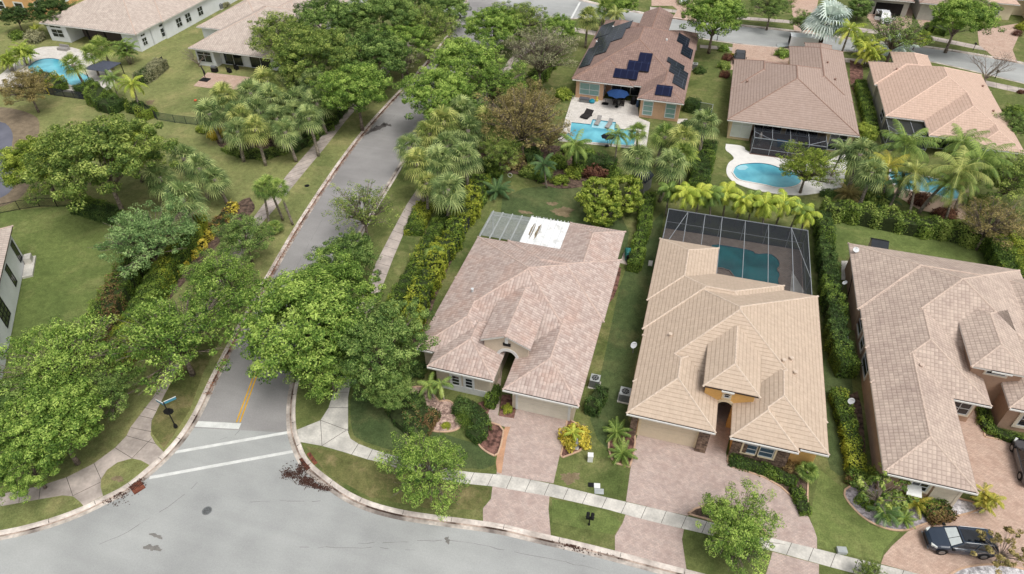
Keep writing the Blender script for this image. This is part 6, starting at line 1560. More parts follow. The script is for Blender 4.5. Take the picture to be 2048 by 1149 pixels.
# ============================================================= vehicles and small things
def carpaint(name, rgb):
    return mat(name, rgb, .28, .03, 1, coat=.6, spec=.5)
M_tyre = mat('tyre_rubber', (26, 26, 27), .8, .1); M_rim = mat('alloy_rim', (150, 152, 154), .3, .05, 4, metal=.8)
M_cglass = mat('car_glass', (24, 28, 34), .06, .1, 2, spec=.8)
M_shade = mat('silver_sunshade', (208, 214, 212), .4, .05, 5)
M_head = mat('headlight_glass', (205, 208, 204), .15, .05, 5); M_tail = mat('tail_light_red', (150, 24, 22), .25, .1, 5)
def car(label, loc, rz, paint, L=4.8, Wd=1.9, Hh=1.65, kind='suv', shade=False, rails=True, z=.14, group=None, cat='car', name='parked_car', open_door=False, glassroof=True):
    """front of the car is +x"""
    r = thing(name, label, cat, (loc[0], loc[1], z), group, rz=rz, local=True)
    hw = Wd / 2
    # body: loft of cross sections
    if kind == 'suv': top = [(-.5, .70, .62), (-.485, .98, .90), (-.44, 1.03, .97), (-.2, 1.05, 1), (.12, 1.04, 1), (.24, 1.02, .99), (.36, .93, .95), (.45, .82, .86), (.49, .66, .70), (.5, .5, .6)]
    elif kind == 'truck': top = [(-.5, .95, .93), (-.49, 1.02, .97), (-.2, 1.04, .99), (.0, 1.06, 1), (.2, 1.06, 1), (.36, 1.04, .98), (.46, 1.0, .93), (.49, .9, .86), (.5, .6, .8)]
    else: top = [(-.5, .68, .64), (-.485, .9, .88), (-.42, .97, .96), (-.2, .96, 1), (.1, .94, 1), (.24, .9, .99), (.36, .82, .95), (.45, .74, .86), (.49, .62, .70), (.5, .48, .6)]
    V = []; n = 10
    for fx, zt, wf in top:
        x = fx * L; w = hw * wf; zb_ = .24 if abs(fx) < .47 else .34
        ring = [(-w * .93, zb_), (-w, .45), (-w, zt - .22), (-w * .955, zt - .06), (-w * .84, zt), (w * .84, zt), (w * .955, zt - .06), (w, zt - .22), (w, .45), (w * .93, zb_)]
        V.append([(x, y, zz) for y, zz in ring])
    b = MB()
    for s_ in V: b.v += s_
    m_ = len(V)
    for i in range(m_ - 1):
        for k in range(n):
            a, c = i * n + k, i * n + (k + 1) % n; b.f.append((a, c, c + n, a + n)); b.m.append(0); b.uv += [(0, 0)] * 4
    b.f.append(tuple(range(n))); b.f.append(tuple((m_ - 1) * n + k for k in reversed(range(n)))); b.m += [0, 0]; b.uv += [(0, 0)] * (2 * n)
    body = b.build('body', paint, r, smooth=False)
    bv = body.modifiers.new('bevel', 'BEVEL'); bv.width = .05; bv.segments = 2; bv.limit_method = 'ANGLE'; bv.angle_limit = R(22)
    # cabin
    if kind == 'suv': c0, c1, r0, r1, zb_ = -.475, .225, -.42, .06, 1.02
    elif kind == 'truck': c0, c1, r0, r1, zb_ = -.12, .25, -.10, .13, 1.04
    else: c0, c1, r0, r1, zb_ = -.36, .24, -.24, .07, .94
    w0, w1 = hw * .93, hw * .74
    A = [(c0 * L, -w0, zb_), (c1 * L, -w0 * .96, zb_ - .03), (c1 * L, w0 * .96, zb_ - .03), (c0 * L, w0, zb_)]
    Bq = [(r0 * L, -w1, Hh), (r1 * L, -w1, Hh - .03), (r1 * L, w1, Hh - .03), (r0 * L, w1, Hh)]
    g = MB()
    for k in range(4): g.face([A[k], A[(k + 1) % 4], Bq[(k + 1) % 4], Bq[k]])
    g.build('windows', M_cglass, r)
    rf = MB()
    up = [(x, y, zz + .035) for x, y, zz in Bq]; rf.face(up)
    for k in range(4): rf.face([Bq[k], Bq[(k + 1) % 4], up[(k + 1) % 4], up[k]])
    def post(k, wd=.07):
        rf.tube([A[k], Bq[k]], [wd, wd * .8], 5)
    for k in range(4): post(k)
    for y in (-1, 1):
        f_ = .48; p = (A[0][0] * (1 - f_) + A[1][0] * f_, y * w0 * .98, zb_ - .01); q = (Bq[0][0] * (1 - f_) + Bq[1][0] * f_, y * w1, Hh)
        rf.tube([p, q], [.045, .04], 5)
    rf.build('roof', paint, r)
    if glassroof and kind == 'suv':
        s_ = MB(); s_.face([(r0 * L * .75, -w1 * .7, Hh + .04), (r1 * L * .6, -w1 * .7, Hh + .03), (r1 * L * .6, w1 * .7, Hh + .03), (r0 * L * .75, w1 * .7, Hh + .04)]); s_.build('sunroof', M_cglass, r)
    if rails and kind == 'suv':
        s_ = MB()
        for y in (-1, 1): s_.tube([(r0 * L * .92, y * w1 * .97, Hh + .05), (r0 * L * .8, y * w1 * .97, Hh + .1), (r1 * L * .5, y * w1 * .97, Hh + .09), (r1 * L * .9, y * w1 * .97, Hh + .03)], .025, 5)
        s_.build('roof_rails', M_rim, r)
    if shade:
        def lp(a, c, t): return tuple(a[i] + (c[i] - a[i]) * t for i in range(3))
        s_ = MB(); q = [lp(A[1], Bq[1], .1), lp(A[2], Bq[2], .1), lp(A[2], Bq[2], .92), lp(A[1], Bq[1], .92)]
        cx_ = sum(p[1] for p in q) / 4
        q = [(p[0] + .02, p[1] * .9, p[2] + .025) for p in q]
        mid = ((q[0][0] + q[1][0]) / 2, .12, q[0][2]); mid2 = ((q[2][0] + q[3][0]) / 2, .12, q[2][2])
        s_.face([q[0], (mid[0], .10, mid[2]), (mid2[0], .10, mid2[2]), q[3]]); s_.face([(mid[0], .14, mid[2]), q[1], q[2], (mid2[0], .14, mid2[2])]); s_.build('sunshade', M_shade, r)
    for fx in (-.31, .31):
        for y in (-1, 1):
            rr = .36; wr = MB(); c = (fx * L, y * (hw - .1), rr)
            def cyl(mb, r1_, y0, y1, m=0): mb.tube([(c[0], y0, c[2]), (c[0], y1, c[2])], [r1_, r1_], 18, m)
            cyl(wr, rr, c[1] - .11, c[1] + .11); w_ = wr.build('wheel', M_tyre, r)
            rm = MB(); yo = c[1] + y * .115; rm.tube([(c[0], yo, c[2]), (c[0], yo + y * .012, c[2])], [rr * .62, rr * .55], 14); rm.build('rim', M_rim, w_)
            ar = MB(); n_ = 10     # dark wheel arch
            for k in range(n_):
                t0, t1 = math.pi * k / n_, math.pi * (k + 1) / n_
                ar.face([(c[0] + ro * math.cos(t), y * (hw + .006), c[2] + ro * math.sin(t)) for ro, t in ((rr * 1.16, t0), (rr * 1.16, t1), (rr * .98, t1), (rr * .98, t0))])
            ar.build('wheel_arch', M_black, r)
    for y in (-1, 1):
        s_ = MB(); s_.box(c1 * L - .18, c1 * L - .02, y * (hw + .02), y * (hw + .2), zb_ - .02, zb_ + .14); s_.build('mirror', M_black, r)
        s_ = MB(); x0 = L * .49; s_.prism([(x0 - .03, y * hw * .72), (x0 - .38, y * hw * .93), (x0 - .40, y * hw * .80), (x0 - .08, y * hw * .52)], .70, .845); s_.build('headlight', M_head, r)
        s_ = MB(); s_.box(-L * .5 - .01, -L * .46, y * hw * .55, y * hw * .88, .72, .92); s_.build('tail_light', M_tail, r)
        s_ = MB()
        for fx in (.02, -.2): s_.box(fx * L, fx * L + .2, y * (hw + .002), y * (hw + .03), .84, .88)
        s_.build('door_handle', M_rim, r)
        s_ = MB(); s_.box(-.44 * L, .2 * L, y * (hw * .985), y * (hw * 1.004), zb_ - .09, zb_ - .055); s_.build('window_trim', M_rim, r)
    s_ = MB(); s_.box(L * .495, L * .508, -hw * .5, hw * .5, .42, .68); s_.build('grille', M_black, r)
    s_ = MB(); s_.box(L * .49, L * .512, -hw * .78, hw * .78, .30, .36); s_.build('bumper_trim', M_rim, r)
    if kind == 'truck':
        s_ = MB(); s_.box(-.485 * L, -.14 * L, -hw * .86, hw * .86, 1.045, 1.07); s_.build('cargo_bed', M_dark, r)
        s_ = MB(); s_.box(-.49 * L, -.13 * L, -hw * 1.0, -hw * .86, 1.0, 1.28); s_.box(-.49 * L, -.13 * L, hw * .86, hw * 1.0, 1.0, 1.28); s_.box(-.5 * L, -.485 * L, -hw, hw, .8, 1.28); s_.build('bed_sides', paint, r)
    if open_door:
        for y in (-1, 1):
            s_ = MB(); s_.obox((c1 * L - .1, y * hw), (c1 * L - .55, y * (hw + .95)), .07, .45, 1.1); s_.build('open_door', paint, r)
            s_ = MB(); s_.obox((c1 * L - .12, y * hw), (c1 * L - .5, y * (hw + .85)), .05, 1.1, 1.6); s_.build('door_window', M_cglass, r)
    return r
def dirang(p, q):
    a, c = G(*p), G(*q); return math.atan2(c[1] - a[1], c[0] - a[0])
pb1 = carpaint('dark_blue_car_paint', (40, 52, 68)); pg_ = carpaint('grey_car_paint', (84, 82, 84)); pw_ = carpaint('white_car_paint', (226, 228, 230))
car('dark blue estate car with silver sunshade on the circular paver driveway', G(1912, 1092), dirang((1960, 1092), (1850, 1080)), pb1, L=4.7, Wd=1.85, Hh=1.5, shade=True)
car('dark grey car nose towards the house, cut by the right edge', G(2052, 935), dirang((2062, 975), (2038, 890)), pg_, L=4.7, Wd=1.85, Hh=1.45, kind='sedan')
car('white pickup truck with both front doors open under the thin tree', G(1765, 42), dirang((1750, 20), (1778, 62)), pw_, L=5.6, Wd=2.0, Hh=1.85, kind='truck', open_door=True, name='pickup_truck', cat='truck')
car('white car parked on the far driveway at the top edge', G(1366, 4), dirang((1366, -10), (1366, 14)), pw_, L=4.7, kind='suv', rails=False)
car('black car hidden behind the taupe roof on its driveway', G(1478, 122), dirang((1478, 115), (1476, 135)), carpaint('black_car_paint', (34, 35, 38)), L=4.7, kind='sedan', Hh=1.5)
car('white car glimpsed between the tree crowns near the junction', G(910, 32), dirang((900, 32), (925, 36)), pw_, L=4.7, kind='sedan', Hh=1.45)
# trailer
tr = thing('cargo_trailer', 'white box trailer with folded down ramp on the far street', 'trailer', (*G(1603, 96), 0), None, rz=dirang((1570, 96), (1630, 101)), local=True)
b = MB(); b.box(-2.4, 2.4, -1.05, 1.05, .55, 2.35); bo = b.build('body', pw_, tr); m_ = bo.modifiers.new('b', 'BEVEL'); m_.width = .08; m_.segments = 2
b = MB(); b.face([(-2.42, -.95, .58), (-2.42, .95, .58), (-4.3, .95, .12), (-4.3, -.95, .12)]); b.box(-4.3, -4.2, -.95, .95, .02, .12); b.build('ramp', M_lgrey, tr)
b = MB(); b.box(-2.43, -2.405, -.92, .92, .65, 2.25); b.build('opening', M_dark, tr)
for y in (-1, 1):
    b = MB(); b.tube([(0, y * 1.06, .36), (0, y * 1.24, .36)], [.36, .36], 16); w_ = b.build('wheel', M_tyre, tr); b = MB(); b.tube([(0, y * 1.245, .36), (0, y * 1.26, .36)], [.2, .18], 12); b.build('rim', M_rim, w_)
    b = MB(); b.box(-.5, .5, y * 1.05, y * 1.28, .74, .79); b.build('mudguard', M_lgrey, tr)
b = MB(); b.tube([(2.4, .5, .5), (3.5, 0, .5)], .05, 6); b.tube([(2.4, -.5, .5), (3.5, 0, .5)], .05, 6); b.build('tow_bar', M_black, tr)

# street sign seen from behind
ub = G(352, 855)
sg = thing('street_sign', 'black decorative post with stop sign back and two street name blades on the left verge', 'sign', (*ub, .12))
b = MB(); x, y = ub; b.lathe((x, y, .12), [(.16, 0), (.16, .25), (.09, .35), (.055, .5), (.05, 3.1), (.08, 3.15), (.03, 3.3)], 10); b.build('post', M_black, sg)
b = MB(); b.lathe((x, y, .12), [(.15, 0), (.17, .1), (.1, .42)], 10); b.build('post_base', M_black, sg)
an = R(35); ux = Vector((math.cos(an), math.sin(an), 0)); uz = Vector((0, 0, 1)); c0 = Vector((x, y, 2.15)) + Vector((-math.sin(an), math.cos(an), 0)) * .09
b = MB(); oc = [c0 + ux * (.42 * math.cos(R(22.5 + 45 * k))) + uz * (.42 * math.sin(R(22.5 + 45 * k))) for k in range(8)]; nv = Vector((-math.sin(an), math.cos(an), 0)) * .03
b.face([tuple(p) for p in oc]); b.face([tuple(p + nv) for p in oc])
for k in range(8): b.face([tuple(oc[k]), tuple(oc[(k + 1) % 8]), tuple(oc[(k + 1) % 8] + nv), tuple(oc[k] + nv)])
b.build('stop_sign_back', M_black, sg)
mb_ = mat('blue_sign_plate', (66, 132, 150), .4, .1, 4); 
for a_, zz in ((168, 3.0), (52, 3.22)):
    d_ = (math.cos(R(a_)), math.sin(R(a_))); b = MB(); b.obox((x + d_[0] * .05, y + d_[1] * .05), (x + d_[0] * 1.0, y + d_[1] * 1.0), .05, zz, zz + .26)
    o = b.build('name_blade', mb_, sg); b = MB(); b.obox((x + d_[0] * .03, y + d_[1] * .03), (x + d_[0] * 1.03, y + d_[1] * 1.03), .055, zz + .262, zz + .30); b.build('blade_edge', M_white, o)
def mailbox(label, px, py, rz=0.0, h=1.1, double=False):
    u, v = G(px, py); r = thing('mailbox', label, 'mailbox', (u, v, .12), 'mailboxes', rz=rz, local=True)
    b = MB(); b.lathe((0, 0, 0), [(.09, 0), (.09, .15), (.05, .2), (.05, h)], 8); b.build('post', M_black, r)
    for xo in ((-.17, .17) if double else (0,)):
        b = MB(); n = 8; L = .5; w = .13
        P = [(-w, 0), (w, 0)] + [(w * math.cos(math.pi * k / n), .14 + w * math.sin(math.pi * k / n)) for k in range(n + 1)]
        for k in range(len(P)):
            p, q = P[k], P[(k + 1) % len(P)]; b.face([(xo + p[0], -L / 2, h + p[1]), (xo + q[0], -L / 2, h + q[1]), (xo + q[0], L / 2, h + q[1]), (xo + p[0], L / 2, h + p[1])])
        for yy in (-L / 2, L / 2): b.face([(xo + p[0], yy, h + p[1]) for p in P])
        o = b.build('box', M_black, r); b = MB(); b.box(xo + w, xo + w + .015, .05, .12, h + .1, h + .3); b.build('flag', M_tail if not double else M_black, o)
    b = MB(); b.box(-.34, .34, -.05, .05, h - .04, h - .002); b.build('bracket', M_black, r)
mailbox('double black mailbox on the small lawn between the two paver aprons', 1178, 1050, .1, 1.1, True)
mailbox('black mailbox beside the driveway of the solar roofed house, across from the white car', 1434, 81)
mailbox('black mailbox on the sidewalk near the far paver driveway', 1946, 101)
mailbox('black mailbox under the leafless pale tree', 1990, 157)
u, v = G(1389, 74); r = thing('street_lamp', 'thin black street lamp beyond the right corner of the brown roof', 'street lamp', (u, v, .12))
b = MB(); b.lathe((u, v, .12), [(.08, 0), (.05, .3), (.04, 3.0)], 8); b.build('post', M_black, r); b = MB(); b.lathe((u, v, 3.12), [(.06, 0), (.16, .1), (.18, .4), (.04, .55)], 8); b.build('lantern', M_black, r)
def ubox(label, px, py, w, d, h, m, name='utility_box', z=.12, rz=.2, lid=None):
    u, v = G(px, py); r = thing(name, label, 'utility box', (u, v, z), 'small utility boxes', rz=rz, local=True)
    b = MB(); b.box(-w / 2, w / 2, -d / 2, d / 2, 0, h); o = b.build('box', m, r); q = o.modifiers.new('b', 'BEVEL'); q.width = min(.03, h * .3); q.segments = 2
    b = MB(); b.box(-w / 2 - .02, w / 2 + .02, -d / 2 - .02, d / 2 + .02, h, h + .03); b.build('lid', lid or m, r)
ubox('upright white utility box on the lawn between the two driveways', 1180, 921, .42, .4, .75, M_white)
ubox('dark valve cover on the lawn next to the sidewalk', 1183, 971, .5, .35, .05, M_black)
ubox('pale valve cover right of the dark one', 1194, 973, .45, .4, .08, M_white)
ubox('pale blue meter cover closest to the sidewalk', 1198, 984, .7, .45, .05, M_lgrey)
ubox('grey green cable box on the verge in front of the tan house lawn', 1682, 1104, .65, .45, .3, M_lgrey)
ubox('grey meter box in the bed corner of the yellow house', 1466, 927, .35, .3, .35, M_lgrey)
def ac(label, px, py, z=.25, s=.85):
    u, v = G(px, py, z + .5); r = thing('air_conditioner', label, 'air conditioner', (u, v, .12), 'air conditioning units', rz=0, local=True)
    b = MB(); b.box(-s / 2 - .1, s / 2 + .1, -s / 2 - .1, s / 2 + .1, 0, .1); b.build('pad', M_conc, r)
    b = MB(); b.box(-s / 2, s / 2, -s / 2, s / 2, .1, 1.0); o = b.build('casing', M_grey, r); q = o.modifiers.new('b', 'BEVEL'); q.width = .04; q.segments = 2
    b = MB(); b.box(-s / 2 - .01, s / 2 + .01, -s / 2 - .01, s / 2 + .01, 1.0, 1.05); b.build('top', M_lgrey, r)
    b = MB(); b.lathe((0, 0, 1.052), [(.34, 0), (.34, .02), (.1, .03)], 16); b.build('fan_grille', M_black, r)
    b = MB()
    for k in range(8): a = k * math.pi / 4; b.obox((.08 * math.cos(a), .08 * math.sin(a)), (.33 * math.cos(a), .33 * math.sin(a)), .03, 1.085, 1.095)
    b.build('fan_guard', M_lgrey, r)
ac('grey air conditioner between the pink and beige roofed houses, garage side of the pink one', 1190, 762); ac('white topped air conditioner at the left wall of the yellow house', 1250, 789, s=.95)
ac('air conditioner at the right wall of the solar roofed house', 1390, 132); ac('air conditioner at the far side wall of the white house', 440, 12)
ac('pool pump unit at the left wall of the tan house', 1684, 707 - 30)
def dish(label, x, y, z, r_=.42, az=3.6, mast=1.0):
    r = thing('satellite_dish', label, 'satellite dish', (x, y, z - mast), 'satellite dishes')
    r_ *= .8
    b = MB(); b.tube([(x, y, z - mast), (x, y, z)], .035, 6); b.build('mast', M_grey, r)
    n = Vector((math.cos(az) * .6, math.sin(az) * .6, .8)).normalized(); a = n.cross(Vector((0, 0, 1))).normalized(); c_ = n.cross(a)
    b = MB(); pr = [(0, 0), (.5, .03), (1, .12)]; k = 16; o0 = Vector((x, y, z)); idx = []
    for j, (f, h_) in enumerate(pr[1:]):
        base = len(b.v)
        for i in range(k):
            t = 2 * math.pi * i / k; b.v.append(tuple(o0 + a * (r_ * f * math.cos(t)) + c_ * (r_ * f * .9 * math.sin(t)) + n * h_ * r_))
        idx.append(base)
    for i in range(k): b.f.append((idx[0] + i, idx[0] + (i + 1) % k, idx[1] + (i + 1) % k, idx[1] + i)); b.m.append(0); b.uv += [(0, 0)] * 4
    b.f.append(tuple(idx[0] + i for i in range(k))); b.m.append(0); b.uv += [(0, 0)] * k
    b.build('reflector', M_alu, r); b = MB(); b.tube([tuple(o0 - c_ * r_ * .8), tuple(o0 + n * r_ * .9)], .02, 5); b.build('arm', M_grey, r)
x, y = G(1268, 691, 3.0); dish('round white satellite dish at the left eave of the beige roof', x, y, 3.0, .45)
x, y = G(1703, 803, 2.0); dish('grey white satellite dish above the yellow clipped hedge', x, y, 2.0, .42, 3.3)
x, y = G(1712, 500, 3.9); dish('white satellite dish at the upper left corner of the rose beige roof', x, y, 3.9, .42, 5.0, .6)
x, y = G(1690, 566, 2.2); dish('small grey dish on the left wall of the tan house', x, y, 2.2, .36, 3.2)
# manhole, drains, litter
u, v = G(414, 1022, 0); mh = thing('manhole_cover', 'round dark manhole cover in the middle of the front street', 'manhole cover', (u, v, .004)); b = MB(); b.lathe((u, v, .004), [(.38, 0), (.38, .012), (.31, .016)], 20); b.build('rim', M_grey, mh); b = MB(); b.lathe((u, v, .02), [(.30, 0), (.28, .004), (.12, .006), (.10, .004)], 20); b.build('lid', mat('iron_lid', (92, 94, 94), .7, .3, 8), mh)
u, v = G(614, 372, .12); b = MB(); b.lathe((u, v, .12), [(.33, 0), (.33, .02), (.1, .025)], 14); tag(b.build('valve_cover', M_black, None), 'black round cover in the grass strip beside the side street', 'valve cover')
M_rust = mat('rusty_grate', (92, 58, 48), .9, .3, 4, rgb2=(120, 70, 52))
def drain(label, a, c_):
    p, q = Vector(G(*a, 0)), Vector(G(*c_, 0)); r = thing('storm_drain', label, 'storm drain', ((p.x + q.x) / 2, (p.y + q.y) / 2, 0), 'storm drains')
    d = (q - p); n_ = Vector((-d.y, d.x)).normalized(); b = MB(); b.obox(p + n_ * 0, q + n_ * 0, .72, .005, .03); b.build('basin', M_dark, r)
    b = MB()
    for k in range(9): f = (k + .5) / 9; m0 = p.lerp(q, f); b.obox(m0 - n_ * .34, m0 + n_ * .34, .06, .03, .06)
    b.build('grate', M_rust, r)
    b = MB(); b.obox(p + n_ * .52, q + n_ * .52, .32, .02, .165); b.build('hood', M_rust, r)
drain('rusty storm drain in the left kerb full of brown leaves', (284, 966), (262, 980)); drain('rusty storm drain in the right kerb with leaves around it', (606, 915), (621, 937))
def litter(name, spots, m, seed=0, size=.07):
    rng = np.random.default_rng(seed); C = []
    for px, py, rx, ry, n in spots:
        c = G(px, py, 0); s_ = dist(*c, 0) / F
        q = rng.normal(size=(n, 2)) * .5; C.append(np.stack([c[0] + q[:, 0] * rx * s_, c[1] + q[:, 1] * ry * s_ * 1.5, np.full(n, .03) + rng.random(n) * .02], 1))
    C = np.concatenate(C); N = np.tile([0, 0, 1.0], (len(C), 1)) + rng.normal(size=(len(C), 3)) * .25
    me = leafmesh(name, C, N, rng.uniform(size * .6, size * 1.5, len(C)), m); o = bpy.data.objects.new(name, me); COL.objects.link(o); stuff(o)
litter('leaf_litter', [(604, 938, 12, 12, 420), (580, 950, 14, 6, 260), (612, 962, 18, 8, 520), (632, 972, 14, 4, 260), (575, 940, 14, 10, 60), (650, 978, 14, 4, 120), (272, 968, 16, 8, 300), (235, 988, 22, 6, 160), (215, 1000, 30, 6, 110), (830, 1018, 20, 5, 60), (760, 1012, 40, 6, 60), (1150, 1095, 40, 5, 120), (1140, 1088, 14, 6, 90), (1220, 1106, 30, 5, 40)], mat('dark_litter', (70, 48, 40), .95, .3, 3), 1)
C = []
rngn = np.random.default_rng(5)
Lk = dense(smooth(GP(KL[12:27], 0), 2), .12); A_ = np.array(Lk); o_ = np.array(offs(Lk, -1)) - A_
cnt = 9000; ii = rngn.integers(0, len(A_), cnt); dd = np.abs(rngn.normal(.42, .2, cnt))
C = np.stack([A_[ii, 0] + o_[ii, 0] * dd, A_[ii, 1] + o_[ii, 1] * dd, .03 + rngn.random(cnt) * .03 + np.where(dd < .24, .1, 0)], 1)
me = leafmesh('leaf_litter', C, np.tile([0, 0, 1.0], (cnt, 1)) + rngn.normal(size=(cnt, 3)) * .3, rngn.uniform(.03, .09, cnt), mat('rusty_litter', (116, 74, 54), .95, .35, 3, rgb2=(150, 104, 78))); o = bpy.data.objects.new('leaf_litter', me); COL.objects.link(o); stuff(o)
# sheds
def shed(label, px, py, w, d, h, mroof, mwall, rz=0, dots=False, z=.12):
    u, v = G(px, py, h); r = thing('garden_shed', label, 'shed', (u, v, .12), 'garden sheds', rz=rz, local=True)
    b = MB(); b.box(-w / 2, w / 2, -d / 2, d / 2, 0, h); b.build('wall', mwall, r)
    b = MB(); o = .15; hh = h + .55
    for s_ in (-1, 1):
        b.face([(s_ * (w / 2 + o), -d / 2 - o, h - .05), (s_ * (w / 2 + o), d / 2 + o, h - .05), (0, d / 2 + o, hh), (0, -d / 2 - o, hh)]); b.face([(s_ * (w / 2 + o), -d / 2 - o, h - .12), (s_ * (w / 2 + o), d / 2 + o, h - .12), (0, d / 2 + o, hh - .07), (0, -d / 2 - o, hh - .07)])
    for yy in (-d / 2, d / 2): b.face([(-w / 2, yy, h), (w / 2, yy, h), (0, yy, hh - .06)])
    rf = b.build('roof', mroof, r)
    b = MB(); b.box(-.04, .04, -d / 2 - o, d / 2 + o, hh - .03, hh + .03); b.build('ridge', M_black, rf)
    if dots:
        for i, (x, y) in enumerate(((.3, .5), (-.35, .1), (.25, -.5), (-.2, .75))): b = MB(); b.lathe((x, y, hh - abs(x) / (w / 2 + o) * .6 + .0), [(.09, 0), (.09, .06), (.02, .09)], 8); b.build('roof_cap', M_white, rf)
    b = MB(); b.box(-.35, .35, -d / 2 - .03, -d / 2, .05, h * .85); b.build('door', M_lgrey, r)
M_sh = mat('dark_blue_shingles', (46, 50, 60), .7, .12, 4)
shed('small shed with dark roof dotted with white caps behind the round trees', 1286, 355, 1.6, 2.2, 1.9, M_sh, mat('grey_shed_wall', (136, 136, 132), .8, .08), -.35, True)
shed('small dark roofed shed behind the upper eave of the tan house', 1757, 490, 1.9, 1.5, 1.7, mat('charcoal_shed_roof', (40, 44, 50), .7, .12, 4), mat('beige_shed_wall', (178, 162, 142), .8, .08), R(88))
# grill on pad, step, pads
sheet('pad', [(1240, 526), (1262, 532), (1266, 508), (1248, 505)], M_conc2, .15, lo=.1)
u, v = G(1256, 516); r = thing('covered_grill', 'grill under a teal green cover between the two front houses', 'grill', (u, v, .15), None, rz=.25, local=True)
b = MB()
for z0_, z1_, w0_, w1_ in ((0, .75, .36, .38), (.75, 1.0, .38, .30), (1.0, 1.15, .30, .12)):
    q0 = [(-w0_, -w0_ * 1.7), (w0_, -w0_ * 1.7), (w0_, w0_ * 1.7), (-w0_, w0_ * 1.7)]; q1 = [(-w1_, -w1_ * 1.9), (w1_, -w1_ * 1.9), (w1_, w1_ * 1.9), (-w1_, w1_ * 1.9)]
    for k in range(4): b.face([(*q0[k], z0_), (*q0[(k + 1) % 4], z0_), (*q1[(k + 1) % 4], z1_), (*q1[k], z1_)])
b.face([(-.12, -.23, 1.15), (.12, -.23, 1.15), (.12, .23, 1.15), (-.12, .23, 1.15)])
b.build('cover', mat('teal_cover', (50, 120, 116), .6, .12, 3), r); b = MB(); b.box(-.3, .6, -.95, -.7, 0, .9); b.build('side_shelf', M_black, r)
sheet('step', [(1298, 521), (1306, 522), (1304, 532), (1296, 531)], M_conc, .2, lo=.1)
# statue in the golden shrub bed
u, v = G(1152, 895); r = thing('garden_statue', 'small grey stone figure ornament in front of the golden shrub', 'statue', (u, v, .12)); b = MB(); b.lathe((u, v, .12), [(.22, 0), (.22, .12), (.12, .18), (.17, .45), (.2, .7), (.1, .9), (.13, 1.0), (.11, 1.15), (.02, 1.22)], 12); b.build('body', mat('grey_stone', (140, 140, 142), .8, .12, 5), r); b = MB(); b.box(u - .25, u + .25, v - .25, v + .25, .1, .2); b.build('plinth', M_conc, r)
# outdoor furniture
def umbrella(label, px, py, R_, zt, m, group='patio umbrellas', cat='umbrella'):
    u, v = G(px, py, zt); r = thing('patio_umbrella', label, cat, (u, v, .16), group)
    b = MB(); n = 8
    for k in range(n):
        a0, a1 = 2 * math.pi * k / n, 2 * math.pi * (k + 1) / n; am = (a0 + a1) / 2
        p0 = (u + R_ * math.cos(a0), v + R_ * math.sin(a0), zt - .15); p1 = (u + R_ * math.cos(a1), v + R_ * math.sin(a1), zt - .15); pm = (u + R_ * .9 * math.cos(am), v + R_ * .9 * math.sin(am), zt - .10)
        b.face([(u, v, zt + .5), p0, pm]); b.face([(u, v, zt + .5), pm, p1])
    b.build('canopy', m, r); b = MB(); b.tube([(u, v, .16), (u, v, zt + .6)], .035, 6); b.lathe((u, v, .16), [(.3, 0), (.3, .08), (.08, .12)], 12); b.build('pole', M_black, r)
    b = MB()
    for k in range(n): a0 = 2 * math.pi * k / n; b.tube([(u, v, zt + .45), (u + R_ * math.cos(a0), v + R_ * math.sin(a0), zt - .17)], .015, 4)
    b.build('ribs', M_black, r)
M_nav = mat('navy_canvas', (24, 58, 104), .8, .1, 3)
umbrella('open navy blue umbrella over the dining set behind the solar roofed house', 1236, 186, 1.75, 2.5, M_nav)
umbrella('black half open umbrella standing in the rectangular pool', 1216, 272, 1.0, 1.8, mat('black_canvas', (24, 26, 34), .8, .1, 3))
M_wick = mat('dark_wicker', (44, 40, 40), .8, .25, 6)
def chair(label, x, y, rz, m=M_wick, cush=None, w=.6, group='patio chairs', z=.16, name='patio_chair', cat='chair', sh=.42):
    r = thing(name, label, cat, (x, y, z), group, rz=rz, local=True)
    b = MB(); b.box(-w / 2, w / 2, -.3, .3, sh - .08, sh); b.build('seat', m, r)
    b = MB(); b.box(-w / 2, w / 2, .27, .35, sh, sh + .5); b.build('backrest', m, r)
    for sx in (-1, 1):
        b = MB(); b.box(sx * w / 2, sx * (w / 2 + .06), -.3, .3, .0, sh + .2); b.build('armrest', m, r)
        for sy in (-1, 1): b = MB(); b.box(sx * w / 2 - .03, sx * w / 2 + .03, sy * .27 - .03, sy * .27 + .03, 0, sh - .08); b.build('leg', m, r)
    if cush: b = MB(); b.box(-w / 2 + .04, w / 2 - .04, -.28, .26, sh, sh + .08); b.build('cushion', cush, r)
p = G(1231, 205, .6); chair('left dark wicker chair with white cushion at the blue umbrella', *p, math.pi, cush=M_white); p = G(1244, 206, .6); chair('right dark wicker chair with white cushion at the blue umbrella', *p, math.pi, cush=M_white)
u, v = G(1238, 196, .7); r = thing('dining_table', 'dark dining table under the navy umbrella', 'table', (u, v, .16)); b = MB(); b.box(u - 1, u + 1, v - .5, v + .5, .82, .88); b.build('table_top', M_wick, r)
for sx in (-.9, .9):
    for sy in (-.4, .4): b = MB(); b.box(u + sx - .04, u + sx + .04, v + sy - .04, v + sy + .04, .16, .82); b.build('leg', M_wick, r)
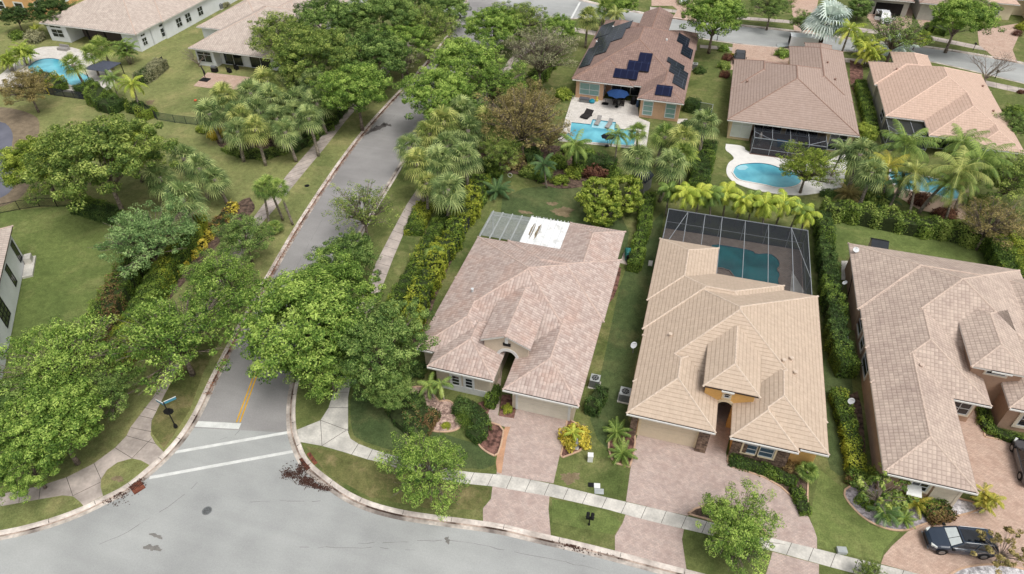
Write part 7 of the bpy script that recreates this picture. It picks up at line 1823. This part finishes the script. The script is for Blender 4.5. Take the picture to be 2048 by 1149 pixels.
def lounger(label, px, py, rz, m, group, z=.16, back=.5, cat='lounger'):
    u, v = G(px, py, z + .3); r = thing('sun_lounger', label, cat, (u, v, z), group, rz=rz, local=True)
    def slab(P, name):
        b = MB(); t = .1
        for i in range(len(P) - 1): 
            (x0, z0_), (x1, z1_) = P[i], P[i + 1]
            b.face([(x0, -.33, z0_ + t), (x1, -.33, z1_ + t), (x1, .33, z1_ + t), (x0, .33, z0_ + t)]); b.face([(x0, -.33, z0_), (x1, -.33, z1_), (x1, .33, z1_), (x0, .33, z0_)])
            for yy in (-.33, .33): b.face([(x0, yy, z0_), (x1, yy, z1_), (x1, yy, z1_ + t), (x0, yy, z0_ + t)])
        b.build(name, m, r)
    slab([(-.95, .12), (-.5, .24), (.15, .2), (.3, .24)], 'seat'); slab([(.3, .24), (.95, .24 + back)], 'backrest')
    b = MB(); b.box(-.7, -.6, -.3, .3, 0, .16); b.box(.5, .6, -.3, .3, 0, .22); b.build('base', m, r)
lounger('left black wicker lounger on the white paver deck', 1170, 229, R(70), M_wick, 'sun loungers'); lounger('right black wicker lounger on the white paver deck', 1177, 231, R(70), M_wick, 'sun loungers')
M_lg = mat('grey_lounger', (150, 146, 142), .6, .08, 3)
lounger('left grey lounger standing in the pool shelf', 1196, 243, R(86), M_lg, 'sun loungers', z=.18); lounger('right grey lounger standing in the pool shelf', 1218, 249, R(80), M_lg, 'sun loungers', z=.18)
u, v = G(1169, 201, .4); r = thing('storage_bench', 'grey storage bench under the wide patio window', 'bench', (u, v, .16)); b = MB(); b.box(u - .75, u + .75, v - .35, v + .35, .16, .7); b.build('box', M_grey, r); b = MB(); b.box(u - .8, u + .8, v - .4, v + .4, .7, .78); b.build('lid', mat('grey_lid', (92, 92, 98), .6, .1), r)
u, v = G(1184, 203, .4); r = thing('pool_float', 'turquoise folded pool toy beside the storage bench', 'pool toy', (u, v, .16)); b = MB(); b.lathe((u, v, .16), [(.2, 0), (.45, .1), (.5, .3), (.3, .55), (.05, .6)], 12); b.build('shell', mat('turquoise_plastic', (30, 130, 150), .4, .1, 2), r)
u, v = G(1194, 200, .4); b = MB(); b.lathe((u, v, .16), [(.2, 0), (.22, .3), (.14, .45), (.16, .7), (.05, .8)], 10); tag(b.build('yellow_toy', mat('yellow_plastic', (206, 186, 84), .5, .1, 2)), 'small yellow object standing by the patio wall', 'toy')
u, v = G(1210, 208, .2); b = MB(); b.box(u - .5, u + .5, v - .35, v + .35, .16, .3); b.box(u - .3, u + .3, v - .2, v + .2, .3, .38); b.tube([(u, v, .38), (u, v, .9)], .04, 6); tag(b.build('umbrella_base', M_black), 'square dark umbrella base on the white paver deck', 'umbrella base')
u, v = G(1267, 203, .6); r = thing('covered_grill', 'round black covered grill at the corner of the patio wing', 'grill', (u, v, .16)); b = MB(); b.lathe((u, v, .16), [(.4, 0), (.45, .5), (.42, .9), (.2, 1.15), (.03, 1.2)], 12); b.build('cover', mat('black_cover', (26, 26, 28), .8, .2, 3), r); b = MB(); b.lathe((u, v, 1.34), [(.05, 0), (.06, .05)], 8); b.build('knob', M_black, r)
u, v = G(1275, 210, .5); b = MB(); b.lathe((u, v, .16), [(.16, 0), (.24, .4), (.2, .9), (.05, 1.1)], 10); tag(b.build('blue_float', mat('blue_plastic', (70, 96, 128), .5, .15, 3)), 'blue float propped against the peach wall', 'pool toy')
sheet('pad', [(1356, 238), (1375, 238), (1374, 247), (1354, 247)], M_conc, .15, lo=.1)
# taupe house patio
u, v = G(1570, 287, .7); r = thing('patio_table', 'blue covered table inside the screened patio', 'table', (u, v, .2)); b = MB(); b.box(u - 1.1, u + 1.1, v - .6, v + .6, .86, .92); b.build('table_top', mat('blue_table', (24, 104, 150), .5, .1), r)
b = MB(); b.box(u - 1.0, u + 1.0, v - .62, v - .58, .35, .86); b.box(u - .9, u - .82, v - .4, v + .4, .2, .86); b.box(u + .82, u + .9, v - .4, v + .4, .2, .86); b.build('cloth', mat('blue_cloth', (24, 104, 150), .7, .1), r)
for i, (px, py, rz, l) in enumerate([(1567, 299, math.pi, 'front white patio chair at the blue table'), (1583, 293, -1.9, 'right white patio chair at the blue table'), (1550, 286, 1.5, 'left white patio chair at the blue table'), (1588, 283, -1.5, 'far right white patio chair at the blue table')]):
    p = G(px, py, .6); chair(l, *p, rz, M_lgrey, z=.2)
u, v = G(1518, 285, .6); r = thing('folded_umbrella', 'folded beige umbrella in the left corner of the screened patio', 'umbrella', (u, v, .2)); b = MB(); b.lathe((u, v, .2), [(.28, 0), (.28, .06), (.04, .1), (.04, .7), (.28, .75), (.22, 1.6), (.05, 2.0)], 9); b.build('canopy', mat('beige_canvas', (170, 160, 150), .9, .1), r); b = MB(); b.tube([(u, v, 2.1), (u, v, 2.35)], .03, 6); b.build('pole', M_black, r)
# white house left: umbrella, sofa ; neighbour: grill, chairs, umbrella base
u, v = G(205, 132, 2.4); r = thing('canopy', 'flat dark grey shade canopy among the palms by the curved pool', 'canopy', (u, v, .16)); b = MB(); b.box(u - 2.1, u + 2.1, v - 1.9, v + 1.9, 2.35, 2.42); b.face([(u - 2.1, v - 1.9, 2.42), (u + 2.1, v - 1.9, 2.42), (u, v, 2.95)]); b.face([(u + 2.1, v - 1.9, 2.42), (u + 2.1, v + 1.9, 2.42), (u, v, 2.95)]); b.face([(u + 2.1, v + 1.9, 2.42), (u - 2.1, v + 1.9, 2.42), (u, v, 2.95)]); b.face([(u - 2.1, v + 1.9, 2.42), (u - 2.1, v - 1.9, 2.42), (u, v, 2.95)]); b.build('cloth', mat('slate_canvas', (74, 78, 90), .8, .1), r)
for sx in (-2, 2):
    for sy in (-1.8, 1.8): b = MB(); b.box(u + sx - .05, u + sx + .05, v + sy - .05, v + sy + .05, .16, 2.35); b.build('post', M_black, r)
u, v = G(126, 98, .4); r = thing('outdoor_sofa', 'light grey sofa against the white wall by the curved pool', 'sofa', (u, v, .16)); b = MB(); b.box(u - 1, u + 1, v - .4, v + .4, .16, .6); b.build('seat', M_lg, r); b = MB(); b.box(u - 1, u + 1, v + .4, v + .6, .16, 1.0); b.build('backrest', M_lg, r)
u, v = G(429, 140, .5); r = thing('barbecue', 'steel barbecue by the patio door of the cream roofed house', 'grill', (u, v, .15)); b = MB(); b.box(u - .5, u + .5, v - .3, v + .3, .15, .85); b.build('cabinet', M_black, r); b = MB(); b.tube([(u - .45, v, .95), (u + .45, v, .95)], .28, 12); b.build('lid', M_rim, r)
for px, py, l in ((458, 140, 'left black chair on the brick patio behind the palm grove'), (472, 134, 'right black chair on the brick patio behind the palm grove')): p = G(px, py, .6); chair(l, *p, 2.6, mat('black_chair', (28, 28, 30), .6, .1), z=.15, sh=.5)
u, v = G(410, 160, .2); r = thing('folded_umbrella', 'folded black cantilever umbrella with square base on the brick patio', 'umbrella', (u, v, .15)); b = MB(); b.box(u - .75, u + .75, v - .6, v + .6, .15, .28); b.build('base', M_black, r); b = MB(); b.tube([(u, v + .2, .28), (u - .1, v + .2, 2.6)], .06, 8); b.build('pole', M_black, r); b = MB(); b.tube([(u - .1, v + .1, 2.5), (u + .3, v, 1.5), (u + .35, v, 1.1)], [.08, .17, .05], 8); b.build('canopy', M_wick, r)
u, v = G(391, 202, .2); b = MB(); b.lathe((u, v, .12), [(.05, 0), (.22, .1), (.24, .22), (.05, .34)], 10); tag(b.build('ball', mat('orange_rubber', (206, 96, 60), .5, .1)), 'small orange ball lying on the left back lawn', 'ball')
u, v = G(1020, 352, .4); r = thing('garden_ring', 'small white ring ornament in the red mulch bed', 'ornament', (u, v, .15)); b = MB(); b.tube([(u + .3 * math.cos(k * math.pi / 8), v, .5 + .3 * math.sin(k * math.pi / 8)) for k in range(17)], .03, 5); b.build('ring', M_white, r); b = MB(); b.tube([(u, v, .12), (u, v, .2)], .03, 5); b.build('stake', M_white, r)
# fences
def fence(label, px, h, m, step=1.8, mesh=True, pick=False, mm=None, z=.12, pr=.035):
    P = GP(px, z); r = thing('fence', label, 'fence', (P[0][0], P[0][1], z), 'garden fences'); D = dense(P, step)
    b = MB()
    for p in D: b.box(p[0] - pr, p[0] + pr, p[1] - pr, p[1] + pr, z, z + h + .03)
    b.build('posts', m, r)
    b = MB()
    for a, c_ in zip(P, P[1:]):
        b.obox(a, c_, .04, z + h - .05, z + h); b.obox(a, c_, .04, z + .1, z + .14)
    b.build('rails', m, r)
    if pick:
        b = MB()
        for p in dense(P, .14): b.box(p[0] - .01, p[0] + .01, p[1] - .01, p[1] + .01, z + .05, z + h - .051)
        b.build('pickets', m, r)
    if mesh:
        b = MB()
        for a, c_ in zip(P, P[1:]): b.face([(*a, z + .05), (*c_, z + .05), (*c_, z + h - .06), (*a, z + h - .06)])
        b.build('mesh_panel', mm or M_scr, r)
M_gs = bpy.data.materials.new('green_mesh'); M_gs.use_nodes = True; t = M_gs.node_tree; pb_ = t.nodes['Principled BSDF']; pb_.inputs['Base Color'].default_value = (.035, .075, .07, 1)
tb = t.nodes.new('ShaderNodeBsdfTransparent'); ms = t.nodes.new('ShaderNodeMixShader'); ms.inputs[0].default_value = .5; t.links.new(tb.outputs[0], ms.inputs[1]); t.links.new(pb_.outputs[0], ms.inputs[2]); t.links.new(ms.outputs[0], t.nodes['Material Output'].inputs[0])
fence('brown mesh fence below the curved pool of the white house', [(66, 184), (110, 192), (170, 200)], 1.3, M_wick)
fence('slanting black fence beside the yellow feather palm', [(277, 212), (296, 226), (315, 240)], 1.3, M_black)
fence('long green mesh fence behind the mown lawn and the palm grove', [(315, 240), (350, 246), (420, 254)], 1.3, M_gs, mm=M_gs)
fence('black picket fence between the lake bank and the mown lawn', [(-60, 440), (0, 428), (40, 420), (80, 414), (150, 414)], 1.3, M_black, mesh=False, pick=True)
fence('green mesh garden fence beside the dark box hedge of the solar roofed house', [(1396, 220), (1423, 225), (1420, 240)], 1.3, M_lgrey, mm=M_gs)
fence('dark fence along the left wall of the pink roofed house', [(945, 445), (925, 480), (905, 520)], 1.5, M_black)
fence('low white fence in the narrow bright hedge between the front houses', [(1290, 420), (1282, 455), (1276, 480)], 1.2, M_lgrey, mesh=False)
fence('dark fence line at the back of the fenced shrub bank near the white house', [(328, 128), (310, 142), (292, 152)], 1.3, M_black)
# white gutters and downspout on tan house
b = MB(); b.tube([(19.2, 66.8, 3.1), (18.9, 64.5, 2.9), (18.7, 62.2, 2.5), (18.9, 61.8, .3)], .05, 6); o = b.build('downspout', M_black, h3)
# branches/driftwood by the white deck: stepping balls
for i, (px, py) in enumerate([(1665, 385), (1690, 388), (1672, 382)]): T('ball', px, py, 6, 'dark', ['left', 'right', 'middle'][i] + ' small clipped ball plant on the white deck edge', 'shrub', group='clipped balls')

for o in list(bpy.data.objects):
    if 'world' in o: del o['world']
